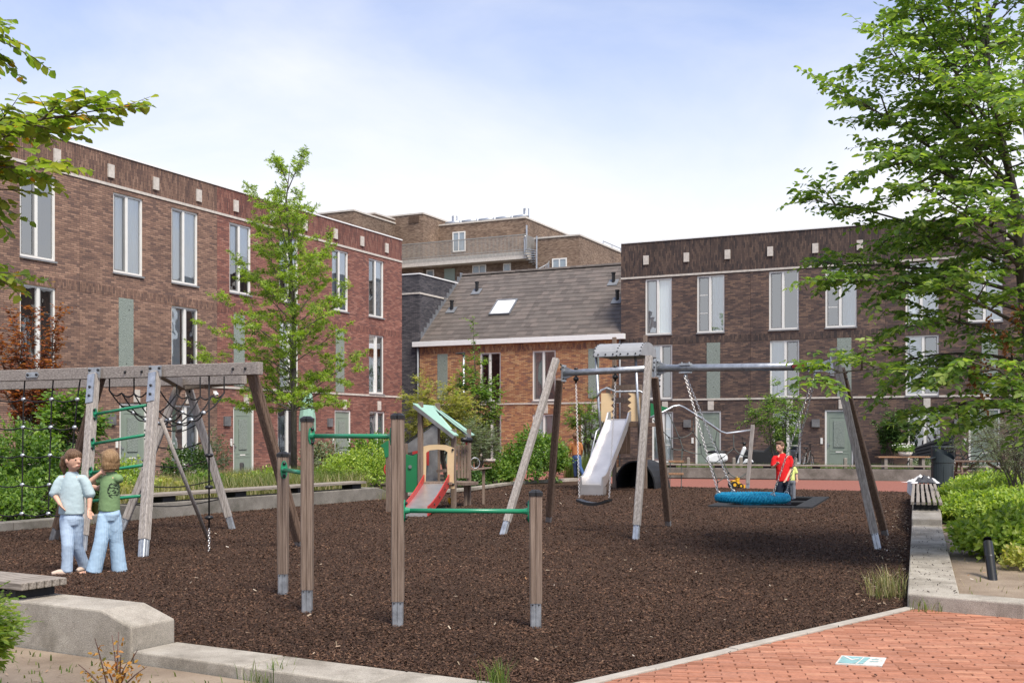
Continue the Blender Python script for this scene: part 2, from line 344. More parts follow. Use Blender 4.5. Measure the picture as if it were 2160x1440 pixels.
def stain_mat(name, cols, stain, amount, bump):
    m, n, l, b = nt(name); tc = n.new('ShaderNodeTexCoord')
    def no(s, d, r=.6):
        x = n.new('ShaderNodeTexNoise'); x.inputs['Scale'].default_value = s; x.inputs['Detail'].default_value = d; x.inputs['Roughness'].default_value = r; l.new(tc.outputs['Object'], x.inputs['Vector']); return x
    a = no(3, 8); r = ramp(n, [(.28, cols[0]), (.5, cols[1]), (.72, cols[2])]); l.new(a.outputs['Fac'], r.inputs[0])
    s = no(1.3, 10, .72); sr = ramp(n, [(.46, (0, 0, 0)), (.66, (amount,) * 3)]); l.new(s.outputs['Fac'], sr.inputs[0])
    mx = n.new('ShaderNodeMix'); mx.data_type = 'RGBA'; l.new(sr.outputs[0], mx.inputs['Factor']); l.new(r.outputs[0], mx.inputs['A']); mx.inputs['B'].default_value = (*stain, 1)
    g = no(170, 2); gr2 = ramp(n, [(.38, (.72, .72, .72)), (.6, (1.15, 1.13, 1.1))]); l.new(g.outputs['Fac'], gr2.inputs[0])
    mm = n.new('ShaderNodeMix'); mm.data_type = 'RGBA'; mm.blend_type = 'MULTIPLY'; mm.inputs['Factor'].default_value = 1; l.new(mx.outputs['Result'], mm.inputs['A']); l.new(gr2.outputs[0], mm.inputs['B'])
    l.new(mm.outputs['Result'], b.inputs['Base Color']); b.inputs['Roughness'].default_value = .92; b.inputs['Specular IOR Level'].default_value = .2
    bu = n.new('ShaderNodeBump'); bu.inputs['Strength'].default_value = bump; bu.inputs['Distance'].default_value = .008; l.new(g.outputs['Fac'], bu.inputs['Height']); l.new(bu.outputs[0], b.inputs['Normal']); return m
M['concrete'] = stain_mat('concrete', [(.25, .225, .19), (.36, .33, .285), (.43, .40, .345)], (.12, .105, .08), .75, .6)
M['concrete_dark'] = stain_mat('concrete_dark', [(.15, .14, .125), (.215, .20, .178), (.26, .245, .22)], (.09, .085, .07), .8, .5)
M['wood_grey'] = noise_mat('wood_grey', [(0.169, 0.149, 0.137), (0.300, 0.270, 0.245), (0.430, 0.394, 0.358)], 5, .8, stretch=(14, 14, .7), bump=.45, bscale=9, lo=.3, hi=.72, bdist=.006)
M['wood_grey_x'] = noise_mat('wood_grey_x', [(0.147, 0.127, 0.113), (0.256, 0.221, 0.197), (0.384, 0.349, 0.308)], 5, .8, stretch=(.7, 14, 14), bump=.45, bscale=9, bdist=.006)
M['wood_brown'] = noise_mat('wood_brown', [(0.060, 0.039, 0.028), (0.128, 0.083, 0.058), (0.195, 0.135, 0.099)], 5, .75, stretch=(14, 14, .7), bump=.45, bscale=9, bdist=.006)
M['wood_mid'] = noise_mat('wood_mid', [(0.105, 0.073, 0.054), (0.182, 0.132, 0.101), (0.259, 0.198, 0.156)], 5, .75, stretch=(16, 16, .6), bump=.45, bscale=9, bdist=.006)
M['wood_slat'] = noise_mat('wood_slat', [(0.120, 0.102, 0.084), (0.228, 0.198, 0.168), (0.324, 0.288, 0.246)], 5, .85, stretch=(1.0, 12, 12), bump=.5, bscale=9, bdist=.006)
M['wood_warm'] = noise_mat('wood_warm', [(.20, .105, .055), (.34, .20, .115)], 5, .75, stretch=(6, 6, 2))
M['galv'] = noise_mat('galv', [(.30, .315, .335), (.42, .44, .46), (.52, .54, .56)], 14, .42, .75, rvar=.08, lo=.3, hi=.7)
M['steel'] = noise_mat('steel', [(.55, .53, .51), (.66, .64, .62)], 3, .34, .85, rvar=.08)
M['black'] = flat_mat('black', (.013, .013, .014), .4)
M['black_soft'] = flat_mat('black_soft', (.016, .017, .019), .65, bump=.2)
M['rope'] = noise_mat('rope', [(.008, .008, .009), (.022, .022, .023)], 60, .75, bump=.5, bscale=120)
M['rope_grey'] = noise_mat('rope_grey', [(.07, .085, .08), (.12, .135, .125)], 60, .75, bump=.5, bscale=120)
M['green_paint'] = flat_mat('green_paint', (.016, .20, .098), .3, var=.07, spec=.5)
M['green_panel'] = flat_mat('green_panel', (.012, .145, .052), .4, var=.06)
M['mint'] = flat_mat('mint', (.27, .44, .35), .4, var=.08)
M['beige'] = flat_mat('beige', (.56, .41, .235), .45, var=.05)
M['red_panel'] = flat_mat('red_panel', (.42, .035, .030), .4, var=.08)
M['blue_rope'] = noise_mat('blue_rope', [(0.000, 0.130, 0.263), (0.005, 0.286, 0.475), (0.036, 0.403, 0.587)], 30, .6)
M['grey_panel'] = noise_mat('grey_panel', [(.10, .10, .105), (.15, .15, .152), (.25, .25, .25)], 4, .7, lo=.3, hi=.8)
M['alu_roof'] = noise_mat('alu_roof', [(.27, .275, .28), (.34, .345, .35)], 5, .5, .2)
M['rubber'] = noise_mat('rubber', [(.030, .032, .035), (.05, .052, .055)], 20, .95, bump=.3, bscale=90, spec=.05)
M['mat_black'] = flat_mat('mat_black', (.006, .006, .007), .95, spec=0.0)
M['yellow'] = flat_mat('yellow', (.62, .34, .02), .4)
M['bark'] = noise_mat('bark', [(.055, .046, .037), (.11, .094, .075), (.16, .14, .115)], 7, .9, stretch=(5, 5, 1), bump=.8, bscale=14)
M['twig'] = noise_mat('twig', [(.06, .045, .033), (.11, .085, .06)], 12, .85)
M['twig_red'] = noise_mat('twig_red', [(.10, .055, .045), (.17, .10, .08)], 12, .85)
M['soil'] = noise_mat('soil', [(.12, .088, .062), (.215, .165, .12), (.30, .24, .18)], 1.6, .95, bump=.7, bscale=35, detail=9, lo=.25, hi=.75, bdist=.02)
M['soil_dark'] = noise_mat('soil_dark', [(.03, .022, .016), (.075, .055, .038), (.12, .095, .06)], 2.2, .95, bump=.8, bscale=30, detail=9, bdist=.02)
M['ground'] = noise_mat('ground', [(.10, .085, .07), (.16, .14, .115)], .8, .95, bump=.3, bscale=20)
M['mulch'] = noise_mat('mulch', [(0.020, 0.013, 0.010), (0.042, 0.026, 0.018), (0.076, 0.046, 0.031), (0.111, 0.070, 0.049)], 38, .95, bump=1.0, bscale=55, detail=6, lo=.28, hi=.72, bdist=.02, spec=.1)
M['chip'] = island_mat('chip', [(0.019, 0.012, 0.008), (0.035, 0.020, 0.014), (0.054, 0.029, 0.020), (0.070, 0.038, 0.024), (0.098, 0.053, 0.033), (0.130, 0.071, 0.044), (0.029, 0.018, 0.014), (0.047, 0.026, 0.019), (0.176, 0.110, 0.071)], .9)
M['litter'] = island_mat('litter', [(.20, .15, .10), (.30, .24, .17), (.38, .32, .25), (.24, .13, .06), (.48, .45, .40)], .85)
M['crumb'] = island_mat('crumb', [(.008, .007, .006), (.02, .014, .011), (.04, .026, .018), (.015, .012, .01)], .85)
M['paver'] = obj_rand_mat('paver', [(0.255, 0.108, 0.065), (0.306, 0.132, 0.081), (0.357, 0.157, 0.098), (0.296, 0.137, 0.090), (0.408, 0.196, 0.122)], .9, 30, .35, .25)
M['paver_far'] = island_mat('paver_far', [(0.255, 0.108, 0.065), (0.306, 0.132, 0.081), (0.357, 0.157, 0.098), (0.296, 0.137, 0.090), (0.408, 0.196, 0.122)], .9)
M['paver_joint'] = noise_mat('paver_joint', [(.10, .065, .048), (.19, .13, .095)], 20, .95)
M['paver_back'] = noise_mat('paver_back', [(.13, .046, .034), (.23, .088, .063), (.31, .13, .092)], 14, .85, stretch=(1, 4, 1), detail=8)
M['edging'] = noise_mat('edging', [(.28, .25, .21), (.40, .365, .315)], 6, .9, bump=.3, bscale=60, detail=7)
# ---------------------------------------------------------------- ground and setting
def sheet(name, poly, z, mat, label=None):
    b = MB(); b.add([(p[0], p[1], z) for p in poly], [tuple(range(len(poly)))])
    o = b.build(name, mat); tag(o, kind='structure')
    return o
sheet('ground', [(-350, -60), (350, -60), (350, 700), (-350, 700)], -0.14, M['ground'])
def wallX(Y): return 3.39 + (Y - 9.55) * .3635           # mulch side of the right kerb wall
MULCH = [(.21, 6.5), (3.41, 9.62), (wallX(16.5), 16.5), (wallX(28.4), 28.4), (4.0, 31.5), (2.08, 34.9), (.28, 32.9), (-.98, 28.66), (-2.9, 25.6),
         (-6.65, 19.0), (-8.2, 16.4), (-11.2, 11.4), (-10.2, 12.4), (-2.41, 7.97)]
sheet('playground_surface', MULCH, 0.0, M['mulch'])
sheet('brick_path', [(-1.5, 38.2), (.28, 32.6), (2.0, 34.6), (4.0, 31.2), (10.3, 28.0), (11.6, 27.6), (14.5, 34.3), (4.4, 37.3), (3.2, 44), (1.5, 52), (-4.5, 54), (-5.5, 46)], -0.006, M['paver_back'])
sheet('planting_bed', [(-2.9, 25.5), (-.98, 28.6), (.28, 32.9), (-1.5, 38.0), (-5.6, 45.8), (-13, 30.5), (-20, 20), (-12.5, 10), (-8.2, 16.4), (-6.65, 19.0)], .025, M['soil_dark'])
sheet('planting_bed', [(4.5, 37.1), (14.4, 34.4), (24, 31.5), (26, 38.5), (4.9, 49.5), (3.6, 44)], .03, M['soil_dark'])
sheet('soil_bed', [(-10.4, 12.0), (-2.60, 7.6), (.1, 6.05), (.3, 5.5), (0, 1.0), (-14, 1.0)], -0.07, M['soil'])
sheet('soil_bed', [(3.85, 9.6), (7.0, 7.2), (22, 9), (22, 29), (14.5, 34.2), (wallX(26) + .45, 26.3), (wallX(16.5) + .3, 16.5)], .06, M['soil'])

def inside(p, poly):
    x, y = p; c = False; n = len(poly)
    for i in range(n):
        x1, y1 = poly[i][0], poly[i][1]; x2, y2 = poly[(i + 1) % n][0], poly[(i + 1) % n][1]
        if (y1 > y) != (y2 > y) and x < (x2 - x1) * (y - y1) / (y2 - y1) + x1: c = not c
    return c

# foreground brick paving: the nearest bricks singly, the rest joined
PAVE = [(.20, 6.49), (3.42, 9.62), (4.72, 8.74), (7.7, 6.4), (7.6, 2.0), (.3, 2.0), (-.6, 4.0), (.1, 5.9)]
sheet('pavement_bedding', [(.25, 6.4), (3.5, 9.62), (7.9, 6.3), (7.9, 1.8), (-1.5, 1.8), (-.2, 5.9)], -.016, M['paver_joint'])
pave = thing('brick_pavement', None, None, (0, 0, 0)); tag(pave, kind='structure')
bl, bw, bh = .200, .0535, .05
bmb = MB(); bmb.b2(-bl / 2, bl / 2, -bw / 2, bw / 2, -bh, 0)
brick_me = bmb.mesh('brick', M['paver'])
bm_ = bmesh.new(); bm_.from_mesh(brick_me); bmesh.ops.bevel(bm_, geom=[e for e in bm_.edges if min(v.co.z for v in e.verts) > -.001], offset=.004, segments=1, affect='EDGES'); bm_.to_mesh(brick_me); bm_.free()
rowd = Vector((1, -.12, 0)).normalized(); rown = Vector((.12, 1, 0)).normalized(); prz = math.atan2(rowd.y, rowd.x)
cand = []; cut = MB(); E0 = Vector((.21, 6.5, 0)); EN = Vector((3.13, -3.23, 0)).normalized()
for r_ in range(-110, 120):
    for k_ in range(-45, 50):
        p = Vector((2.5, 6.5, 0)) + rown * (r_ * .0595) + rowd * (k_ * .2065 + (r_ % 2) * .103 + rng.uniform(-.006, .006))
        if not inside((p.x, p.y), PAVE): continue
        q4 = [p + rowd * (sx * bl / 2) + rown * (sy * bw / 2) for sx, sy in ((-1, -1), (1, -1), (1, 1), (-1, 1))]; ds = [(c - E0).dot(EN) - .0875 for c in q4]
        if min(ds) >= 0: cand.append(p)
        elif max(ds) > .006:
            poly = []
            for i in range(4):
                a_, b_ = q4[i], q4[(i + 1) % 4]; da, db = ds[i], ds[(i + 1) % 4]
                if da >= 0: poly.append(a_)
                if (da >= 0) != (db >= 0): poly.append(a_.lerp(b_, da / (da - db)))
            if len(poly) > 2: cut.prism([(c.x, c.y) for c in poly], -.05, rng.uniform(-.003, .003))
vis = []
for p in cand:
    u = 1080 + p.x / p.y * F; v = HZ + HC * F / p.y
    vis.append((0 if (0 < u < 2180 and v < 1450) else 1, p.y, p))
vis.sort(key=lambda q: (q[0], q[1]))
for i, (a_, b_, p) in enumerate(vis[:300]):
    inst('brick', brick_me, pave, (p.x, p.y, rng.uniform(-.003, .004)), (rng.uniform(-.012, .012), rng.uniform(-.012, .012), prz + rng.uniform(-.015, .015)))
rest = MB()
for (a_, b_, p) in vis[300:]:
    rest.box((p.x, p.y, -.025 + rng.uniform(-.003, .004)), (bl, bw, .05), Matrix.Rotation(prz + rng.uniform(-.015, .015), 3, 'Z'))
rest.add(cut.v, cut.f)
o = rest.build('bricks', M['paver_far'], pave, fix=False); tag(o, kind='stuff')

# concrete edging strip between mulch and paving
edge = thing('edging', None, None); tag(edge, kind='structure')
ea, eb = Vector((.21, 6.5, 0)), Vector((3.44, 9.63, 0)); ed = (eb - ea).normalized(); en = Vector((ed.y, -ed.x, 0)); L = (eb - ea).length
for i in range(5):
    s0, s1 = L * i / 5 + .003, L * (i + 1) / 5 - .003
    b = MB(); q = [ea + ed * s0, ea + ed * s1, ea + ed * s1 + en * .085, ea + ed * s0 + en * .085]
    b.prism([(p.x, p.y) for p in q], -.1, .012 + rng.uniform(-.003, .003)); b.build('edging_stone', M['edging'], edge, bevel=.006)

# painted tile on the paving
tq = [gr(1775, 1383), gr(1870, 1388), gr(1857, 1407), gr(1762, 1400)]
tx = (tq[1] - tq[0]); ty = (tq[3] - tq[0])
tl = thing('painted_tile', 'white and teal painted tile set into the red brick paving', 'ground tile', tq[0])
def tpt(a, b_, z): p = tx * a + ty * b_; return (p.x, p.y, z)
def tquad(name, pts, z, mat):
    b = MB(); n = len(pts); b.add([tpt(*p, z) for p in pts], [tuple(range(n))]); return b.build(name, mat, tl)
M['tile_white'] = noise_mat('tile_white', [(.26, .22, .18), (.48, .46, .42), (.56, .55, .51)], 22, .8, lo=.3, hi=.55, detail=9)
M['tile_teal'] = noise_mat('tile_teal', [(.17, .24, .23), (.20, .36, .36), (.27, .44, .44)], 22, .8, detail=9)
b = MB(); b.prism([tpt(0, 0, 0)[:2], tpt(1, 0, 0)[:2], tpt(1, 1, 0)[:2], tpt(0, 1, 0)[:2]], -.02, .006); b.build('tile_base', M['tile_white'], tl)
tquad('teal_field', [(.04, .10), (.50, .10), (.42, .92), (.04, .92)], .008, M['tile_teal'])
tquad('mark', [(.06, .14), (.13, .14), (.30, .45), (.28, .55)], .010, M['tile_white'])
tquad('mark', [(.30, .45), (.42, .32), (.44, .40), (.28, .60)], .010, M['tile_white'])
tquad('teal_stroke', [(.53, .12), (.66, .12), (.58, .90), (.46, .92)], .008, M['tile_teal'])
tquad('teal_stroke', [(.72, .30), (.86, .28), (.86, .36), (.70, .38)], .008, M['tile_teal'])
tquad('teal_stroke', [(.70, .55), (.88, .52), (.87, .60), (.69, .63)], .008, M['tile_teal'])

# ---------------------------------------------------------------- concrete seat walls and kerbs
slat_cache = {}
def slats(parent, org, d, n, length, count, w, gap, th, ztop, mat, skew=0.0):
    key = (round(length, 3), w, th, mat.name)
    if key not in slat_cache:
        b = MB(); b.b2(0, length, -w / 2, w / 2, -th, 0); me = b.mesh('slat', mat)
        bm = bmesh.new(); bm.from_mesh(me); bmesh.ops.bevel(bm, geom=bm.edges[:], offset=.005, segments=1, affect='EDGES'); bm.to_mesh(me); bm.free()
        slat_cache[key] = me
    me = slat_cache[key]; rz = math.atan2(d.y, d.x); base = WLOC[parent.name]
    for i in range(count):
        p = org + n * (i * (w + gap) + w / 2)
        inst('slat', me, parent, (p.x - base.x, p.y - base.y, ztop - base.z), (0, 0, rz + rng.uniform(-.002, .002)))
def seat_wall(name, label, a, b_, thick, prof, nside, mat, joints=()):
    """low concrete wall from a towards b_; prof lists (distance, top height); nside is the side it thickens to"""
    a = Vector(a); b_ = Vector(b_); d = (b_ - a).normalized(); n = Vector(nside).normalized()
    t = thing(name, label, 'seat wall', a)
    for i in range(len(prof) - 1):
        pass
    outline = [Vector((0, 0, -.15))] + [Vector((0, 0, prof[0][1]))] if prof[0][0] == 0 else []
    pts = [a + d * s + Vector((0, 0, z)) for s, z in prof]
    poly = [a + d * prof[0][0] + Vector((0, 0, -.15))] + pts + [a + d * prof[-1][0] + Vector((0, 0, -.15))]
    m = MB(); m.extr(poly, n * thick); m.build('concrete_wall', mat, t, world=True, bevel=.015)
    return t, a, d, n
# front left
t, a, d, n = seat_wall('seat_wall', 'low concrete seat wall with sloped end in the left foreground', (-2.41, 7.97, 0), (-10.2, 12.36, 0), .40,
                       [(0, .175), (.30, .268), (7.5, .268)], (-.491, -.871, 0), M['concrete'])
for s0 in (1.75, 3.7, 5.6):
    p = a + d * s0 + n * .2; b = MB(); b.box((p.x, p.y, .305), (.08, .34, .078), Matrix.Rotation(math.atan2(d.y, d.x), 3, 'Z')); b.build('bracket', M['black_soft'], t, world=True)
p = a + d * 1.30 + n * .2; b = MB(); b.box((p.x, p.y, .305), (.10, .34, .078), Matrix.Rotation(math.atan2(d.y, d.x), 3, 'Z')); b.build('bracket', M['black_soft'], t, world=True)
slats(t, a + d * 1.12 + n * .02, d, n, 2.6, 6, .054, .014, .055, .40, M['wood_slat'])
slats(t, a + d * 3.75 + n * .02, d, n, 2.6, 6, .054, .014, .055, .40, M['wood_slat'])
kerb = thing('kerb', None, None); tag(kerb, kind='structure')
for i in range(5):
    a0 = Vector((-2.395, 7.96, 0)) + Vector((.871, -.491, 0)) * (i * 1.0 + .002); a1 = a0 + Vector((.871, -.491, 0)) * .994; nn = Vector((-.491, -.871, 0)) * (.40 if i < 3 else .38)
    b = MB(); b.prism([(a0.x, a0.y), (a1.x, a1.y), (a1.x + nn.x, a1.y + nn.y), (a0.x + nn.x, a0.y + nn.y)], -.15, .012 - .002 * (i % 2)); b.build('kerb_stone', M['concrete'], kerb, bevel=.012)
# left, behind the climbing frame
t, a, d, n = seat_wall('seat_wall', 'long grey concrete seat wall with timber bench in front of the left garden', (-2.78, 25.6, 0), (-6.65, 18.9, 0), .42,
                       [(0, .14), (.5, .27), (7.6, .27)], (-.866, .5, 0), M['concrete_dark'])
for s0 in (1.2, 3.0, 4.8, 6.6):
    p = a + d * s0 + n * .2; b = MB(); b.box((p.x, p.y, .325), (.3, .30, .10), Matrix.Rotation(math.atan2(d.y, d.x), 3, 'Z')); b.build('bracket', M['black_soft'], t, world=True)
for k in range(3): slats(t, a + d * (.95 + k * 2.2) - n * .02, d, n, 2.18, 5, .075, .014, .05, .43, M['wood_slat'])
kerb2 = thing('kerb', None, None); tag(kerb2, kind='structure')
kd = Vector((-.505, -.863, 0)); kn = Vector((-.863, .505, 0))
for i in range(8):
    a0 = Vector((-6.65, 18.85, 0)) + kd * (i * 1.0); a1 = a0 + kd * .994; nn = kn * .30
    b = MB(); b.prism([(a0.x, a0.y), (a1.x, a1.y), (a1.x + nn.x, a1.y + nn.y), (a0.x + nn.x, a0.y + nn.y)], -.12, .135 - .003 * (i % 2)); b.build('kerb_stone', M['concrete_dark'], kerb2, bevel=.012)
# kerb of the shrub bed behind the playhouse
kerb3 = thing('kerb', None, None); tag(kerb3, kind='structure')
kp = [Vector((-2.78, 25.75, 0)), Vector((-1.05, 28.7, 0)), Vector((.25, 32.8, 0)), Vector((2.1, 35.0, 0))]
for i in range(3):
    dd = (kp[i + 1] - kp[i]); n2 = Vector((-dd.y, dd.x, 0)).normalized() * .2; k = 3
    for j in range(k):
        a0 = kp[i] + dd * (j / k); a1 = kp[i] + dd * ((j + 1) / k - .004)
        b = MB(); b.prism([(a0.x, a0.y), (a1.x, a1.y), (a1.x + n2.x, a1.y + n2.y), (a0.x + n2.x, a0.y + n2.y)], -.12, .09); b.build('kerb_stone', M['concrete'], kerb3, bevel=.01)
# right hand kerb wall with bench
rw = Vector((.3416, .9398, 0)); rn = Vector((.9398, -.3416, 0))
t, a, d, n = seat_wall('seat_wall', 'low pale concrete wall carrying a slatted bench along the right edge of the playground', (3.39, 9.55, 0), (6.13, 17.08, 0), .42,
                       [(0, .13), (7.40, .13), (7.401, .235), (7.75, .30), (16.9, .30)], (.9398, -.3416, 0), M['concrete'])
for s0 in (8.5, 10.4, 12.3, 14.2, 15.9):
    p = a + d * s0 + n * .2; b = MB(); b.box((p.x, p.y, .345), (.08, .36, .075), Matrix.Rotation(math.atan2(d.y, d.x), 3, 'Z')); b.build('bracket', M['black_soft'], t, world=True)
for k in range(3): slats(t, a + d * (8.2 + k * 2.75) - n * .02, d, n, 2.72, 6, .052, .03, .05, .44, M['wood_slat'])
kerb4 = thing('kerb', None, None); tag(kerb4, kind='structure')
fa = Vector((3.39, 9.54, 0)); fd = Vector((.80, -.60, 0)); fn = Vector((.60, .80, 0))
for (s0, s1) in ((.0, .93), (.94, 1.94), (1.95, 2.95), (2.96, 3.96)):
    q = [fa + fd * s0, fa + fd * s1, fa + fd * s1 + fn * .30, fa + fd * s0 + fn * (.30 if s0 else .0)]
    b = MB(); b.prism([(p.x, p.y) for p in (q if s0 else [q[0], q[1], q[2], fa + fd * .36 + fn * .30])], -.1, .127); b.build('kerb_stone', M['concrete'], kerb4, bevel=.015)
# wall at the back of the brick path
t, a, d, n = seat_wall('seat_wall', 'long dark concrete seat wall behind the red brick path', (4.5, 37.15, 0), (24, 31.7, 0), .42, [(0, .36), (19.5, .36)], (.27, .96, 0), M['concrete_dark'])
for k in range(8):
    p = a + d * (.8 + k * 1.55) + n * .2; b = MB(); b.box((p.x, p.y, .395), (.25, .3, .07), Matrix.Rotation(math.atan2(d.y, d.x), 3, 'Z')); b.build('bracket', M['black_soft'], t, world=True)
for k in range(4): slats(t, a + d * (.3 + k * 3.1) - n * .02, d, n, 3.07, 3, .12, .015, .045, .475, M['wood_slat'])

# ---------------------------------------------------------------- houses
def wall_grid(m, x0, x1, z0, z1, holes, depth=.11, y=0.0):
    xs = sorted({x0, x1, *[h[0] for h in holes], *[h[1] for h in holes]}); zs = sorted({z0, z1, *[h[2] for h in holes], *[h[3] for h in holes]})
    for i in range(len(xs) - 1):
        for j in range(len(zs) - 1):
            cx, cz = (xs[i] + xs[i + 1]) / 2, (zs[j] + zs[j + 1]) / 2
            if any(h[0] < cx < h[1] and h[2] < cz < h[3] for h in holes): continue
            m.add([(xs[i], y, zs[j]), (xs[i + 1], y, zs[j]), (xs[i + 1], y, zs[j + 1]), (xs[i], y, zs[j + 1])], [(0, 1, 2, 3)])
    for (a, b_, c, d) in holes:
        m.add([(a, y, c), (a, y + depth, c), (a, y + depth, d), (a, y, d)], [(0, 1, 2, 3)])
        m.add([(b_, y, c), (b_, y, d), (b_, y + depth, d), (b_, y + depth, c)], [(0, 1, 2, 3)])
        m.add([(a, y, d), (a, y + depth, d), (b_, y + depth, d), (b_, y, d)], [(0, 1, 2, 3)])
        m.add([(a, y, c), (b_, y, c), (b_, y + depth, c), (a, y + depth, c)], [(0, 1, 2, 3)])
def window(h, x0, x1, z0, z1, seed, bars=0, sash='L', cover=None):
    r = random.Random(seed); w = x1 - x0; f = .065; y0, y1 = .045, .115; mx = x0 + w * (.47 if sash == 'L' else .53)
    m = MB(); m.b2(x0, x0 + f, y0, y1, z0, z1); m.b2(x1 - f, x1, y0, y1, z0, z1); m.b2(x0 + f, x1 - f, y0, y1, z1 - f, z1); m.b2(x0 + f, x1 - f, y0, y1, z0, z0 + f)
    m.b2(mx - f * .75, mx + f * .75, y0 - .004, y1, z0 + f, z1 - f)
    wn_ = m.build('window', M['white_frame'], h)
    la, lb = (x0 + f, mx - f * .75), (mx + f * .75, x1 - f)
    sa = la if sash == 'L' else lb; s = MB(); g = .045
    s.b2(sa[0], sa[0] + g, y0 + .012, y1 - .01, z0 + f, z1 - f); s.b2(sa[1] - g, sa[1], y0 + .012, y1 - .01, z0 + f, z1 - f)
    s.b2(sa[0] + g, sa[1] - g, y0 + .012, y1 - .01, z1 - f - g, z1 - f); s.b2(sa[0] + g, sa[1] - g, y0 + .012, y1 - .01, z0 + f, z0 + f + g)
    s.build('sash', M['grey_sash'], wn_)
    for (p, q) in (la, lb):
        e = MB(); e.add([(p, y0 + .045, z0 + f), (q, y0 + .045, z0 + f), (q, y0 + .045, z1 - f), (p, y0 + .045, z1 - f)], [(0, 1, 2, 3)]); e.build('pane', M['glass'], wn_)
    if bars:
        e = MB()
        for k in range(1, bars + 1):
            zz = z0 + f + (z1 - z0 - 2 * f) * k / (bars + 1); e.b2(sa[0] + g, sa[1] - g, y0 + .03, y0 + .043, zz - .014, zz + .014)
        e.build('glazing_bar', M['white_frame'], wn_)
    e = MB(); e.b2(x0 - .02, x1 + .02, -.045, .10, z0 - .055, z0 - .002); e.build('sill', M['sill'], wn_)
    # room behind, with curtains
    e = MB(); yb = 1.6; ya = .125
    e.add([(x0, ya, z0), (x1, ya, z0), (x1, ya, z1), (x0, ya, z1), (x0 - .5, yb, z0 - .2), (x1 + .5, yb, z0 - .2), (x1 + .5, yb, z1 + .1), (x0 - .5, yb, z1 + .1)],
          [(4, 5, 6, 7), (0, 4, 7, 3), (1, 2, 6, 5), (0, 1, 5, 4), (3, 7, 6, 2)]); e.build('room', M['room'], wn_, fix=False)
    cover = cover or r.choice(['both', 'L', 'R', 'none', 'none'])
    def curtain(p, q, mat, zb=z0):
        e = MB(); n = 18; top = [(p + (q - p) * i / n, .165 + .02 * math.sin(i * 2.3 + seed), z1 - .02) for i in range(n + 1)]
        e.add(top + [(x, y, zb + .02) for x, y, z in top], [(i, i + 1, n + 2 + i, n + 1 + i) for i in range(n)]); e.build('curtain', mat, wn_, smooth=True)
    if cover in ('both', 'L'): curtain(x0, x0 + w * (.5 if cover == 'both' else .46), M['curtain'])
    if cover in ('both', 'R'): curtain(x0 + w * (.5 if cover == 'both' else .54), x1, M['curtain'])
    if cover == 'blind': curtain(x0, x1, M['curtain'], z0 + (z1 - z0) * .55)
    if cover == 'dark': curtain(x0, x1, M['dark_curtain'])
    return wn_
def door(h, x0, x1, z1):
    f = .07; m = MB(); m.b2(x0, x0 + f, .03, .11, 0.0, z1); m.b2(x1 - f, x1, .03, .11, 0.0, z1); m.b2(x0 + f, x1 - f, .03, .11, z1 - f, z1); m.build('door_frame', M['white_frame'], h)
    a, b_ = x0 + f, x1 - f; m = MB(); m.b2(a, b_, .06, .11, .02, z1 - f)
    w = b_ - a
    def rim(p, q, c, d_):
        g = .022; m.b2(p, q, .052, .0595, d_ - g, d_); m.b2(p, q, .052, .0595, c, c + g); m.b2(p, p + g, .052, .0595, c + g, d_ - g); m.b2(q - g, q, .052, .0595, c + g, d_ - g)
    rim(a + w * .12, b_ - w * .12, .75, z1 - .30); rim(a + w * .10, b_ - w * .10, .12, .66)
    dr = m.build('door', M['door_green'], h)
    e = MB(); e.b2(a + w * .28, b_ - w * .28, .035, .0515, .92, z1 - .45); e.build('perforated_plate', M['plate'], dr)
    e = MB(); e.b2(a + w * .36, b_ - w * .36, .05, .059, .70, .745); e.build('letter_slot', M['white_frame'], dr)
    e = MB(); e.b2(a + .035, a + .07, .045, .059, .88, 1.12); e.b2(a + .04, a + .15, .025, .04, 1.02, 1.04); e.b2(a + .045, a + .06, .04, .05, 1.02, 1.04); e.build('handle', M['galv'], dr)
def panel(h, x0, x1, z0, z1):
    m = MB(); m.b2(x0, x1, -.012, .05, z0, z1); o = m.build('perforated_panel', M['plate'], h)
    e = MB(); e.ell(((x0 + x1) / 2 + .12, -.016, z1 - .35), (.018, .008, .018), 8, 4); e.ell(((x0 + x1) / 2, -.016, z0 + .5), (.018, .008, .018), 8, 4); e.build('vent_hole', M['black'], o)
def lintel(h, x0, x1, z, mat, stone=True):
    m = MB(); m.b2(x0 - .12, x1 + .12, -.005, .03, z, z + .235); m.build('lintel', mat, h)
    if stone:
        c = (x0 + x1) / 2 + .12; m = MB(); m.b2(c - .13, c + .13, -.035, .02, z + .03, z + .42); m.build('stone_block', M['stone'], h)
